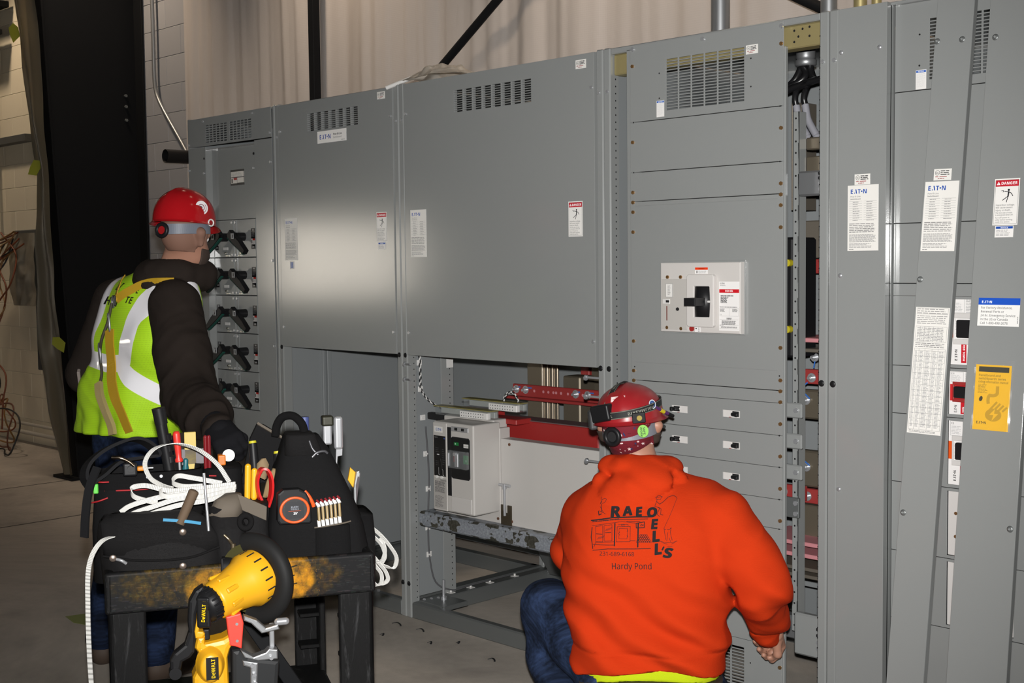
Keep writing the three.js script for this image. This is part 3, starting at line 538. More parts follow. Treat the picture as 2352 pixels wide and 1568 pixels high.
  part(s, 'red_post', bx(0.43, 0.48, 0.6, 1.3, -0.72, -0.66, 0.003), M.redBus);
  part(s, 'red_support', merge([bx(0.18, 0.9, 0.936, 0.99, -0.5, -0.485, 0.003), bx(0.16, 0.9, 0.925, 0.937, -0.5, -0.46, 0.002)]), M.redBus);
  for (const x of [0.205, 0.262, 0.56, 0.628]) part(s, 'support_bolt', merge([cyl(0.012, 0.01, 6).rotateX(1.57).translate(x, 0.967, -0.48), cyl(0.018, 0.003, 16).rotateX(1.57).translate(x, 0.967, -0.484), cyl(0.006, 0.022, 8).rotateX(1.57).translate(x, 0.967, -0.472)]), M.chrome);
  for (const x of [0.2, 0.27, 0.555, 0.632]) part(s, 'blue_mark', bx(x, x + 0.03, 0.974, 0.98, -0.4845, -0.484, 0.0002).rotateZ(0), M.blue);
  holeRow(s, [0.315, 0.37, 0.4, 0.43, 0.446, 0.475, 0.515, 0.6, 0.69, 0.73, 0.76].map(x => [x, 0.965, -0.4845]), 0.0065, 'z', 'support_holes').material = M.pink;
  part(s, 'red_barrier', merge([bx(0.28, 0.9, 0.78, 0.872, -0.3, -0.24, 0.004), bx(0.09, 0.32, 0.845, 0.9, -0.3, -0.2, 0.003)]), M.red);
  part(s, 'barrier_top', bx(0.28, 0.9, 0.872, 0.876, -0.34, -0.24, 0.0005), std(0.13, 0.09, 0.09, 0.6));
  part(s, 'tie_tag', bx(0.036, 0.0365, 1.07, 1.11, -0.26, -0.22, 0.0001), M.white);
}
// --- the large breaker in the bay
{
  const b = thing('power_breaker', 'large off-white power breaker sitting on the worn shelf beam', 'circuit breaker', [1.0, 0.461, -0.1]);
  const w = M.offWhite, rb = (x0, x1, y0, y1, z0, z1, r = 0.006) => new RoundedBoxGeometry(x1 - x0, y1 - y0, z1 - z0, 2, r).translate((x0 + x1) / 2, (y0 + y1) / 2, (z0 + z1) / 2);
  part(b, 'base_cover', rb(0.0, 0.404, 0, 0.393, -0.06, 0.0, 0.004), w);
  part(b, 'top_hump', rb(0.075, 0.38, 0.36, 0.425, -0.07, 0.012, 0.008), w);
  part(b, 'body', rb(0.157, 0.4, 0.05, 0.418, -0.01, 0.144, 0.008), w).scale.set(1, 1, 1);
  part(b, 'trip_unit_housing', rb(0.157, 0.242, 0.05, 0.414, 0.1, 0.146, 0.004), w);
  const face = b.children[2];
  label(b, T.trip, 0.164, 0.236, 0.193, 0.36, 0.1468, 'trip_unit');
  label(b, T.plateGrey, 0.164, 0.238, 0.058, 0.185, 0.1466, 'rating_plate');
  label(b, tex(200, 70, (g, W, h) => { g.fillStyle = '#dcdad6'; g.fillRect(0, 0, W, h); logo(g, 40, 52, 44, '#1b47a0'); }), 0.168, 0.218, 0.374, 0.398, 0.1468, 'maker_label');
  part(b, 'charging_slot', bx(0.246, 0.268, 0.118, 0.4, 0.138, 0.1462, 0.001), M.hole);
  part(b, 'counter_window', bx(0.27, 0.372, 0.385, 0.405, 0.14, 0.147, 0.002), std(0.42, 0.42, 0.43, 0.3, 0.4));
  for (const x of [0.3, 0.34]) part(b, 'counter', bx(x - 0.009, x + 0.009, 0.39, 0.401, 0.145, 0.1476, 0.0005), M.dark);
  const oc = poly([[0.278, 0.192], [0.372, 0.192], [0.38, 0.2], [0.38, 0.355], [0.372, 0.363], [0.278, 0.363], [0.27, 0.355], [0.27, 0.2]].map(p => p), 0.004, 0.001);
  part(b, 'control_panel', oc, M.dark, [0, 0, 0.1472]);
  label(b, T.oc, 0.273, 0.377, 0.196, 0.36, 0.1478, 'push_buttons');
  const clear = new THREE.MeshPhysicalMaterial({ color: lin(0.85, 0.87, 0.88), roughness: 0.08, transmission: 0.92, thickness: 0 });
  part(b, 'button_guard', bx(0.268, 0.382, 0.238, 0.31, 0.15, 0.166, 0.003), clear);
  part(b, 'lock_hasp', merge([cyl(0.008, 0.014, 12).rotateX(1.57).translate(0.318, 0.298, 0.168), bx(0.313, 0.333, 0.245, 0.3, 0.16, 0.17, 0.002)]), M.chrome); part(b, 'guard_post', bx(0.27, 0.28, 0.245, 0.3, 0.16, 0.17, 0.002), M.chrome);
  part(b, 'blank_plate', rb(0.268, 0.388, 0.056, 0.118, 0.138, 0.1475, 0.003), std(0.54, 0.52, 0.5, 0.45));
  for (const x of [0.183, 0.213]) part(b, 'thumb_screw', cyl(0.006, 0.008, 10).rotateX(1.57), M.white, [x, 0.189, 0.148]);
  part(b, 'side_cover', rb(0.408, 0.975, 0.0, 0.352, -0.06, 0.0, 0.004), std(0.53, 0.51, 0.485, 0.45));
  part(b, 'side_tab', rb(0.975, 1.02, 0.0, 0.32, -0.06, -0.004, 0.004), w);
  for (const [x, y] of [[0.018, 0.375], [0.39, 0.372], [0.39, 0.02], [0.46, 0.332], [0.955, 0.33], [0.47, 0.018]]) part(b, 'cover_screw', cyl(0.006, 0.006, 10).rotateX(1.57), std(0.2, 0.1, 0.06, 0.5, 0.6), [x, y, 0.0]);
  part(b, 'lifting_bracket', poly([[0.41, -0.02], [0.47, -0.02], [0.47, 0.062], [0.448, 0.062], [0.448, 0.03], [0.432, 0.03], [0.432, 0.062], [0.41, 0.062]], 0.03, 0.002), std(0.07, 0.055, 0.035, 0.5, 0.5), [0, 0.02, 0.006]);
  part(b, 't_handle', merge([rod([0.44, 0.04, 0.012], [0.44, 0.16, 0.012], 0.006, 12), rod([0.41, 0.165, 0.012], [0.472, 0.165, 0.012], 0.0065, 12), cyl(0.01, 0.02, 12).translate(0.44, 0.16, 0.012)]), M.chrome);
  const sb = thing('terminal_block', 'clear secondary terminal blocks with white pin rows on top of the large breaker', 'terminal block', [1.0, 0.885, -0.1]);
  for (const [k, y, z] of [[0, 0, 0], [1, 0.028, -0.1]]) {
    part(sb, 'rail', bx(0.03 + k * 0.07, 0.37 + k * 0.07, y, y + 0.034, z - 0.03, z + 0.02, 0.003), k ? clear : clear);
    part(sb, 'rail_core', bx(0.035 + k * 0.07, 0.365 + k * 0.07, y + 0.004, y + 0.03, z - 0.028, z - 0.01, 0.002), std(0.42, 0.43, 0.4, 0.4));
    part(sb, 'edge_strip', bx(0.02 + k * 0.07, 0.37 + k * 0.07, y + 0.034, y + 0.038, z - 0.03, z + 0.02, 0.001), std(0.25, 0.22, 0.08, 0.4));
    const c = part(sb, 'pin_row', bx(0.2 + k * 0.07, 0.366 + k * 0.07, y + 0.002, y + 0.03, z + 0.012, z + 0.034, 0.002), M.white);
    holeRow(sb, [...Array(20)].map((_, i) => [0.212 + k * 0.07 + (i % 10) * 0.0145, y + 0.01 + Math.floor(i / 10) * 0.012, z + 0.0344]), 0.0024, 'z', 'pin_sockets');
  }
  const tw = []; for (const k of [0, 3.14]) { const q = []; for (let i = 0; i <= 30; i++) { const a = Math.PI * i / 30; q.push([0.36 - 0.045 * Math.cos(a) + 0.003 * Math.cos(i * 1.1 + k), 0.055 + 0.05 * Math.sin(a) + 0.003 * Math.sin(i * 1.1 + k), -0.11]); } tw.push(q); }
  part(sb, 'jumper_wire', tube(tw[0], 0.003, 80, 6), M.dark); part(sb, 'jumper_wire', tube(tw[1], 0.003, 80, 6), M.white);
  part(sb, 'base_strip', bx(0.05, 0.44, -0.022, 0.0, -0.15, -0.06, 0.003), M.red);
}
// --- section 4: moulded-case breaker panel with its trim shifted to the left
const sec4 = thing('switchboard_section', 'grey switchboard cabinet with stacked front panels and an open slot on its right', 'switchboard', [S34, 0, 0]);
{
  const s = sec4, W = 0.9144, o = -S34; shell(s, W);
  const hp = []; for (let k = 0; k < 82; k++) hp.push([0.0335, 0.12 + k * 0.0254, -0.03]); holeRow(s, hp, 0.0032);
  part(s, 'hinge_post', bx(0.06, 0.078, 0.05, H - 0.02, -0.25, -0.06, 0.003), M.greyIn);
  part(s, 'top_rail', bx(0.034, W - 0.034, 2.19, 2.262, -0.08, -0.02, 0.004), M.zinc);
  holeRow(s, [[0.78, 2.245], [0.81, 2.247], [0.835, 2.25], [0.795, 2.225], [0.835, 2.222], [0.78, 2.21]].map(([x, y]) => [x, y, -0.0195]), 0.004, 'z');
  part(s, 'rail_lip', bx(0.034, W - 0.034, 2.262, 2.284, -0.08, -0.004, 0.003), M.grey);
  postFixings(s, 0.02, 1); postFixings(s, W - 0.02, -1);
  const X0 = 2.184 + o, X1 = 2.812 + o;
  part(s, 'trim_rail', bx(X0 - 0.022, X0 + 0.012, 0.06, 2.27, -0.05, -0.004, 0.003), M.grey);
  part(s, 'trim_rail', bx(X1 - 0.012, X1 + 0.004, 0.06, 2.2, -0.02, -0.0035, 0.003), M.grey);
  sheet(s, 'vent_panel', X0, X1, 2.0135, 2.278, 0.002, 0.004, slots(2.342 + o, 2.666 + o, 2.04, 2.216, 6, 18, 0.12, 0.38));
  sheet(s, 'front_panel', X0, X1, 1.8385, 2.0115, 0.002); sheet(s, 'front_panel', X0, X1, 1.7365, 1.8365, 0.002);
  sheet(s, 'breaker_panel', X0, X1, 1.1065, 1.7345, 0.002, 0.004, [hrect(2.338 + o, 1.286, 2.65 + o, 1.516)]);
  sheet(s, 'front_panel', X0, X1, 1.0655, 1.1045, 0.002);
  for (const [y0, y1, by] of [[0.961, 1.0645, 1.016], [0.857, 0.96, 0.911], [0.752, 0.856, 0.806]]) sheet(s, 'breaker_panel', X0, X1, y0, y1, 0.002, 0.004, [2.361, 2.576].map(x => hrect(x + o + 0.002, by - 0.012, x + o + 0.071, by + 0.012)));
  sheet(s, 'front_panel', X0, X1, 0.6555, 0.751, 0.002); sheet(s, 'front_panel', X0, X1, 0.265, 0.6545, 0.002);
  sheet(s, 'vent_panel', X0, X1, 0.06, 0.264, 0.002, 0.004, slots(2.33 + o, 2.667 + o, 0.085, 0.238, 6, 14, 0.12, 0.38));
  for (const y of [1.72, 1.17]) part(s, 'panel_crease', bx(X0 + 0.02, X1 - 0.02, y - 0.001, y + 0.001, 0.0, 0.0026, 0.0005), M.grey);
  for (const y of [2.207, 1.943, 1.768, 1.733, 1.699, 1.629, 1.244, 1.139, 1.104, 1.069, 0.998, 0.893, 0.788, 0.683, 0.45, 0.2]) { screw(s, 2.197 + o, y, 0.004, M.brass); screw(s, 2.805 + o, y, 0.004, M.brass); }
  for (const [x, y] of [[2.198, 2.266], [2.5, 2.262], [2.806, 2.262]]) screw(s, x + o, y, 0.005, M.chrome, 1.1);
  holeRow(s, [...[2.012, 1.8375, 1.153, 0.96, 0.857, 0.752, 0.655].flatMap(y => [[2.2 + o, y, 0.0026], [2.8 + o, y, 0.0026]]), [2.315 + o, 2.17, 0.0026], [2.315 + o, 2.085, 0.0026], [2.69 + o, 2.175, 0.0026], [2.69 + o, 2.085, 0.0026], [2.69 + o, 0.19, 0.0026]], 0.0028, 'z', 'panel_holes');
  label(s, T.ul, 2.671 + o, 2.717 + o, 2.189, 2.218, 0.0025); label(s, T.noticeTall, 2.303 + o, 2.336 + o, 2.021, 2.077, 0.0025);
  // what the open slot shows: chassis rail, brackets, bus bars, supports
  part(s, 'chassis_rail', merge([bx(2.771 + o, 2.792 + o, 0.29, 2.006, -0.125, -0.12, 0.001), bx(2.788 + o, 2.792 + o, 0.29, 2.006, -0.165, -0.12, 0.001)]), M.grey);
  holeRow(s, [...Array(46)].map((_, k) => [2.781 + o, 0.31 + k * 0.0372, -0.1195]), 0.0035, 'z');
  for (const y of [1.006, 0.904, 0.801]) { part(s, 'panel_bracket', bx(2.72 + o, 2.818 + o, y, y + 0.05, -0.115, -0.1, 0.004), M.grey); screw(s, 2.798 + o, y + 0.026, -0.098, M.chrome, 1.3, 'bracket_bolt'); }
  part(s, 'steel_bracket', bx(2.72 + o, 2.808 + o, 0.675, 0.742, -0.112, -0.1, 0.002), M.steel); for (const y of [0.725, 0.69]) screw(s, 2.798 + o, y, -0.098, M.chrome, 1.3, 'bracket_bolt');
  part(s, 'cross_channel', bx(2.8 + o, 2.9 + o, 1.73, 1.81, -0.13, -0.1, 0.006), M.galv); part(s, 'cross_channel', bx(2.79 + o, 2.91 + o, 0.22, 0.36, -0.13, -0.1, 0.006), M.grey);
  for (const [y, m] of [[1.8, 0], [1.785, 0], [1.768, 1], [1.75, 1], [0.32, 0], [0.3, 0], [0.275, 1], [0.255, 1]]) screw(s, 2.885 + o, y, -0.098, m ? M.chrome : M.hole, 1.1, 'channel_bolt');
  for (let k = 0; k < 5; k++) part(s, 'bus_bar', bx(2.44 + k * 0.01 + o, 2.446 + k * 0.01 + o + 0.02, 0.4, 2.08 - 0.008 * k, -0.52 + 0.02 * k, -0.514 + 0.02 * k, 0.001), k % 2 ? M.bus : M.busDull);
  for (let k = 0; k < 4; k++) part(s, 'bus_edge', bx(2.585 + k * 0.012 + o, 2.589 + k * 0.012 + o, 1.7, 2.075, -0.5, -0.4, 0.001), M.bus);
  part(s, 'breaker_case', bx(2.45 + o, 2.752 + o, 1.2, 1.6, -0.3, -0.15, 0.008), M.blackPlastic);
  for (const y of [1.515, 1.295]) part(s, 'yellow_cap', cyl(0.012, 0.02, 12).rotateX(1.57), std(0.5, 0.42, 0.02, 0.5), [2.742 + o, y, -0.14]);
  for (const [y0, y1] of [[1.42, 1.475], [1.285, 1.4]]) part(s, 'terminal_strip', bx(2.752 + o, 2.77 + o, y0, y1, -0.2, -0.15, 0.002), std(0.45, 0.36, 0.34, 0.6));
  for (const [x, y, z, m] of [[2.64, 1.477, -0.4, 'redBus'], [2.7, 1.1, -0.3, 'redBus'], [2.68, 0.687, -0.3, 'redBus'], [2.6, 0.7, -0.26, 'redBus']]) part(s, 'red_support', bx(x + o, x + 0.13 + o, y, y + 0.05, z - 0.02, z, 0.002), M[m]);
  for (const [x, y, z] of [[2.735, 1.122, -0.295], [2.72, 0.712, -0.295], [2.65, 0.725, -0.255], [2.72, 1.045, -0.285], [2.722, 0.815, -0.285], [2.725, 1.19, -0.33]]) part(s, 'bus_bolt', merge([cyl(0.016, 0.003, 18).rotateX(1.57), cyl(0.009, 0.012, 6).rotateX(1.57).translate(0, 0, 0.006), cyl(0.005, 0.022, 8).rotateX(1.57).translate(0, 0, 0.012)]), M.chrome, [x + o, y, z]);
  for (const [x, y, z, a] of [[2.72, 1.1, -0.279, 0.6], [2.735, 1.06, -0.27, -0.7], [2.72, 0.845, -0.27, -1.2], [2.735, 0.83, -0.27, -0.6], [2.73, 1.165, -0.32, 1.4]]) part(s, 'torque_mark', bx(-0.012, 0.012, -0.0025, 0.0025, 0, 0.001, 0.0003), M.blue, [x + o, y, z], [0, 0, a]);
  part(s, 'bus_connector', bx(2.69 + o, 2.8 + o, 0.98, 1.08, -0.33, -0.29, 0.006), M.busDull); part(s, 'bus_connector', bx(2.69 + o, 2.8 + o, 0.745, 0.87, -0.33, -0.29, 0.006), M.busDull); part(s, 'bus_connector', bx(2.69 + o, 2.8 + o, 0.52, 0.68, -0.35, -0.3, 0.004), M.busDull);
  part(s, 'bus_connector', bx(2.62 + o, 2.78 + o, 1.53, 1.66, -0.42, -0.36, 0.004), M.bus);
  for (const y of [1.25, 0.56, 0.52]) part(s, 'pink_barrier', bx(2.58 + o, 2.86 + o, y, y + 0.014, -0.4, -0.2, 0.002), M.pink);
  for (const y of [1.215, 0.47, 0.445]) part(s, 'flat_bus', bx(2.58 + o, 2.86 + o, y, y + 0.012, -0.45, -0.22, 0.002), M.bus);
  part(s, 'rear_rail', bx(2.3 + o, 2.8 + o, 0.38, 0.44, -0.5, -0.45, 0.004), M.galv); part(s, 'rear_rail', bx(2.3 + o, 2.85 + o, 0.22, 0.3, -0.28, -0.24, 0.004), M.galv);
  part(s, 'inner_back', bx(0.1, W - 0.04, 0.3, 2.2, -0.62, -0.616, 0.001), M.greyIn);
  // cables dropping in through a hub under the roof
  part(s, 'cable_hub', lathe([[0.026, 0], [0.036, 0.004], [0.036, 0.02], [0.03, 0.022], [0.032, 0.03], [0.032, 0.055], [0.026, 0.06]], 20), M.galv, [2.705 + o, 2.178, -0.3]);
  const blk = std(0.01, 0.01, 0.011, 0.3), sleeve = std(0.28, 0.28, 0.31, 0.5);
  for (const p of [[[2.69, 2.18, -0.3], [2.67, 2.13, -0.28], [2.6, 2.09, -0.27], [2.5, 2.075, -0.26]], [[2.7, 2.18, -0.29], [2.72, 2.14, -0.27], [2.68, 2.11, -0.25], [2.55, 2.06, -0.22]], [[2.72, 2.18, -0.3], [2.75, 2.13, -0.28], [2.82, 2.12, -0.25], [2.9, 2.125, -0.22]], [[2.56, 2.05, -0.22], [2.68, 2.085, -0.2], [2.78, 2.105, -0.19], [2.88, 2.115, -0.18]]]) part(s, 'cable', tube(p.map(([x, y, z]) => [x + o, y, z]), 0.012, 40, 10), blk);
  for (const d of [0, 0.034]) { part(s, 'cable', tube([[2.79, 2.1, -0.18], [2.735 + d, 2.09, -0.2], [2.72 + d, 2.06, -0.21], [2.722 + d, 2.035, -0.215]].map(([x, y, z]) => [x + o, y, z]), 0.0105, 30, 10), blk); part(s, 'cable_sleeve', tube([[2.722 + d, 2.037, -0.215], [2.735 + d, 1.99, -0.21], [2.775 + d, 1.93, -0.2]].map(([x, y, z]) => [x + o, y, z]), 0.0125, 20, 10), sleeve); }
  part(s, 'lug', merge([bx(2.78 + o, 2.84 + o, 1.885, 1.925, -0.22, -0.18, 0.004), bx(2.77 + o, 2.86 + o, 1.79, 1.865, -0.24, -0.2, 0.003)]), M.busDull);
}
// the moulded-case breaker in its middle panel
{
  const b = thing('molded_case_breaker', 'white moulded case breaker with black toggle and red rating strip', 'circuit breaker', [2.336, 1.284, 0.002]);
  part(b, 'case', poly(rect(0, 0, 0.33, 0.236), 0.1, 0.003).translate(0, 0, 0.024), std(0.6, 0.575, 0.55, 0.4));
  part(b, 'bezel', poly(rect(-0.004, -0.006, 0.335, 0.242), 0.003, 0.001, [hrect(0.001, 0.001, 0.329, 0.235)]).translate(0, 0, 0.003), M.grey);
  part(b, 'trip_cover', poly(rect(0.008, 0.008, 0.116, 0.18), 0.004, 0.001).translate(0, 0, 0.028), std(0.5, 0.48, 0.45, 0.4));
  part(b, 'toggle_frame', poly([[0.13, 0.02], [0.23, 0.02], [0.236, 0.026], [0.236, 0.19], [0.23, 0.196], [0.13, 0.196], [0.124, 0.19], [0.124, 0.026]], 0.016, 0.003, [hrect(0.155, 0.054, 0.216, 0.156)]).translate(0, 0, 0.042), std(0.63, 0.605, 0.58, 0.4));
  part(b, 'toggle_well', bx(0.153, 0.218, 0.052, 0.158, 0.0, 0.026, 0.001), M.hole);
  const barrel = lathe([[0.0, -0.05], [0.036, -0.05], [0.038, 0], [0.036, 0.05], [0, 0.05]], 24); part(b, 'toggle_barrel', barrel, M.blackPlastic, [0.19, 0.105, 0.022]);
  part(b, 'toggle', poly([[-0.016, -0.013], [0.03, -0.013], [0.03, 0.013], [-0.016, 0.013]], 0.075, 0.003).translate(0.18, 0.106, 0.11), M.blackPlastic);
  part(b, 'toggle_tip', cyl(0.004, 0.006, 8).rotateZ(1.57), M.white, [0.222, 0.106, 0.05]);
  label(b, T.rgh, 0.246, 0.326, 0.01, 0.172, 0.0246, 'rating_label'); label(b, T.warn, 0.148, 0.2, 0.198, 0.219, 0.0246, 'warning_label');
  label(b, tex(120, 190, (g, w, h) => { g.fillStyle = '#e8e6e2'; g.fillRect(0, 0, w, h); g.strokeStyle = '#888'; g.lineWidth = 5; g.strokeRect(3, 3, w - 6, h - 6); bars(g, 34, 30, 50, 9, 15, 5, '#777'); }), 0.026, 0.056, 0.118, 0.165, 0.0286, 'setting_label');
  part(b, 'display', bx(0.014, 0.044, 0.095, 0.112, 0.026, 0.031, 0.001), M.white); part(b, 'display_window', bx(0.028, 0.043, 0.1, 0.108, 0.03, 0.0316, 0.0005), M.dark);
  part(b, 'setting_dial', cyl(0.006, 0.006, 6).rotateX(1.57), M.dark, [0.078, 0.078, 0.03]); part(b, 'setting_slot', bx(0.028, 0.033, 0.038, 0.088, 0.026, 0.0288, 0.0005), std(0.2, 0.08, 0.07, 0.5));
  part(b, 'test_button', cyl(0.009, 0.006, 20).rotateX(1.57), M.red, [0.135, 0.013, 0.026]);
  label(b, tex(100, 90, (g, w, h) => { g.fillStyle = '#eeeceb'; g.fillRect(0, 0, w, h); g.fillStyle = '#333'; g.fillRect(10, 40, 26, 12); bars(g, 58, 20, 26, 3, 26, 10, '#555'); }), 0.147, 0.17, 0.002, 0.026, 0.0246, 'trip_label');
  for (const [x, y] of [[0.032, 0.187], [0.088, 0.187], [0.03, 0.014], [0.09, 0.012]]) part(b, 'cover_screw', cyl(0.006, 0.004, 12).rotateX(1.57), M.brass, [x, y, 0.0265]);
}
// six small feeder breakers whose toggles show through the panels
for (let r = 0; r < 3; r++) for (let c = 0; c < 2; c++) {
  const b = thing('feeder_breaker', `small white feeder breaker with black toggle, ${['top', 'middle', 'bottom'][r]} row, ${c ? 'right' : 'left'} column`, 'circuit breaker', [c ? 2.576 : 2.361, 1.001 - r * 0.1048, -0.012], 0, 'small feeder breakers');
  part(b, 'face', poly(rect(0, 0, 0.073, 0.03), 0.05, 0.001).translate(0, 0, 0.009), std(0.66, 0.64, 0.62, 0.4));
  const tx = c ? 0.05 : 0.02;
  part(b, 'toggle_slot', bx(tx - 0.012, tx + 0.014, 0.006, 0.024, 0.004, 0.0098, 0.0005), M.hole);
  part(b, 'toggle', merge([bx(tx - 0.006, tx + 0.012, 0.01, 0.021, 0, 0.03, 0.003), bx(c ? tx + 0.006 : tx - 0.016, c ? tx + 0.02 : tx - 0.002, 0.008, 0.022, 0.016, 0.03, 0.003)]), M.blackPlastic);
  part(b, 'red_flag', bx(0.024, 0.034, 0.002, 0.004, 0.0085, 0.0098, 0.0003), M.red); part(b, 'toggle_mark', cyl(0.003, 0.002, 8).rotateX(1.57), M.white, [tx + (c ? -0.006 : 0.016), 0.016, 0.011]);
}
// --- section 5: panelboard with loose covers leaning on it
const sec5 = thing('switchboard_section', 'rightmost grey switchboard cabinet with recessed breaker panels behind leaning covers', 'switchboard', [S45, 0, 0]);
{
  const s = sec5, W = 0.9144, o = -S45; shell(s, W, { post: 0.034 });
  holeRow(sec4, [...Array(66)].map((_, k) => [0.8845, 0.1 + k * 0.0325, 0.0004]), 0.0022, 'z', 'edge_holes');
  postFixings(s, 0.02, 1);
  sheet(s, 'cover_plate', 0.036, 0.197, 0.01, 2.282, 0.004, 0.03);
  label(s, T.main, 3.043 + o, 3.146 + o, 1.55, 1.748, 0.0045); label(s, T.ul, 3.066 + o, 3.118 + o, 1.749, 1.781, 0.0045);
  for (const [x, y] of [[3.018, 2.152], [3.145, 2.152], [3.018, 1.475], [3.017, 0.812]]) part(s, 'cover_screw', lathe([[0, 0.004], [0.006, 0.003], [0.0075, 0]], 12).rotateX(1.57), M.chrome, [x + o, y, 0.004]);
  part(s, 'side_return', bx(0.194, 0.197, 0.01, 2.28, -0.045, -0.02, 0.0005), M.grey);
  const B = [[1.4135, 1.2145], [1.196, 1.067], [1.053, 0.861], [0.842, 0.651], [0.631, 0.441]];
  sheet(s, 'deadfront', 0.2, 0.7, 2.0195, 2.284, -0.04, 0.003, [...slots(3.278 + o, 3.6 + o, 2.045, 2.224, 6, 18, 0.12, 0.38)]);
  sheet(s, 'deadfront', 0.2, 0.7, 1.631, 2.0175, -0.04); sheet(s, 'deadfront', 0.2, 0.7, 1.452, 1.629, -0.04); sheet(s, 'deadfront', 0.2, 0.7, 1.414, 1.45, -0.04);
  for (const [a, b] of [[1.205, 1.4135], [1.06, 1.2035], [0.852, 1.0585], [0.641, 0.8505], [0.432, 0.6395]]) sheet(s, 'deadfront', 0.2, 0.7, a, b, -0.04, 0.003, [hrect(0.378, a + 0.0095, 0.58, b - 0.0085)]);
  sheet(s, 'deadfront', 0.2, 0.7, 0.06, 0.4305, -0.04);
  label(s, T.noticeTall, 3.239 + o, 3.272 + o, 2.021, 2.077, -0.0395);
  holeRow(s, [[3.25 + o, 2.18, -0.0394], [3.25 + o, 2.09, -0.0394]], 0.003, 'z', 'panel_holes');
  const kinds = [['HMDL 65k', false], ['LX65k', true], ['HMDL 65k', false], [null], [null]];
  const rows = ['top', 'second', 'third', 'fourth', 'bottom'];
  B.forEach(([t, b], i) => {
    const u = thing('panel_breaker', kinds[i][0] ? `white panel breaker with ${kinds[i][1] ? 'red toggle frame' : 'orange warning strip'} behind leaning covers, ${rows[i]} of five` : `plain white panel breaker with copper screw holes behind leaning covers, ${rows[i]} of five`, 'circuit breaker', [3.35, b, -0.048], 0, 'panel breakers behind the covers');
    const h = t - b; part(u, 'case', bx(0, 0.2, 0, h, -0.05, 0.004, 0.002), std(0.64, 0.62, 0.6, 0.4));
    if (kinds[i][0]) {
      label(u, T.mccb(kinds[i][0], kinds[i][1]), 0.001, 0.107, 0.001, h - 0.001, 0.0046, 'rating_label');
      part(u, 'toggle', bx(kinds[i][1] ? 0.02 : 0.026, 0.12, h * 0.4, h * 0.66, 0, 0.02, 0.003), M.blackPlastic);
      part(u, 'toggle_frame', poly(rect(0.012, h * 0.3, 0.16, h * 0.76), 0.006, 0.002, [hrect(0.018, h * 0.38, 0.13, h * 0.68)]).translate(0, 0, 0.009), kinds[i][1] ? M.red : std(0.64, 0.62, 0.6, 0.4));
    } else for (const q of [0.66, 0.3]) part(u, 'screw_hole', cyl(0.005, 0.003, 14).rotateX(1.57), M.brass, [0.022 + 0.001 * i, h * q, 0.004]);
  });
}
// two loose cover strips leaning on the right-hand cabinet
function leaning(name, lab, foot, top, w) {
  const g = thing(name, lab, 'cover plate', foot);
  const y = V(...top).sub(V(...foot)).normalize(), x = V(1, 0, 0).addScaledVector(y, -y.x).normalize(), z = V(0, 0, 0).crossVectors(x, y);
  g.quaternion.setFromRotationMatrix(new THREE.Matrix4().makeBasis(x, y, z));
  part(g, 'face', poly(rect(-w / 2, 0, w / 2, 2.272), 0.0025, 0.001), M.grey);
  part(g, 'side_flange', bx(w / 2 - 0.0025, w / 2, 0, 2.272, -0.022, -0.002, 0.0008), M.grey); part(g, 'side_flange', bx(-w / 2, -w / 2 + 0.0025, 0, 2.272, -0.022, -0.002, 0.0008), M.grey);
  return g;
}
const washer = lathe([[0.003, 0.002], [0.0045, 0.0035], [0.0085, 0.001], [0.009, 0]], 14).rotateX(Math.PI / 2);
{
  const g = leaning('leaning_cover', 'narrow grey cover strip with a tall printed chart, leaning on the cabinet', [3.366, 0.004, 0.288], [3.399, 2.264, 0.038], 0.109);
  label(g, T.main, -0.0495, 0.0505, 1.55, 1.746, 0.0006); label(g, T.ul, -0.026, 0.026, 1.749, 1.781, 0.0006); label(g, T.chart, -0.049, 0.051, 1.037, 1.392, 0.0006);
  for (const [x, y] of [[-0.047, 2.145], [0.027, 2.142], [-0.044, 1.47], [-0.042, 0.811]]) part(g, 'washer', washer, M.steel, [x, y, 0]);
  const h = leaning('leaning_cover', 'wide grey cover strip with a yellow manual and blue label, leaning on the cabinet', [3.575, 0.004, 0.295], [3.579, 2.264, 0.035], 0.163);
  label(h, T.assist, -0.059, 0.055, 1.345, 1.421, 0.0006); label(h, T.danger, -0.035, 0.0335, 1.618, 1.744, 0.0006); label(h, T.notice, -0.0265, 0.024, 1.585, 1.616, 0.0006);
  for (const [x, y] of [[-0.061, 2.136], [0.066, 0.809], [0.062, 2.136]]) part(h, 'washer', washer, M.steel, [x, y, 0]);
  const mb = thing('manual_booklet', 'yellow rating information booklet in a clear bag on the leaning cover', 'booklet'); mb.position.copy(h.position); mb.quaternion.copy(h.quaternion);
  label(mb, T.manual, -0.053, 0.045, 1.064, 1.24, 0.0035, 'booklet', 0.4);
  const film = new THREE.MeshPhysicalMaterial({ color: 0xffffff, roughness: 0.12, transmission: 0.96, thickness: 0, side: THREE.DoubleSide });
  const pg = new THREE.PlaneGeometry(0.115, 0.192, 24, 30), pp = pg.attributes.position; for (let i = 0; i < pp.count; i++) { const x = pp.getX(i), y = pp.getY(i); pp.setZ(i, 0.0055 + 0.0022 * noise.noise(x * 60, y * 22, 4) + (Math.abs(x) > 0.052 ? -0.003 : 0)); } pg.computeVertexNormals();
  part(mb, 'clear_bag', pg, film, [-0.0035, 1.158, 0.0015]);
}
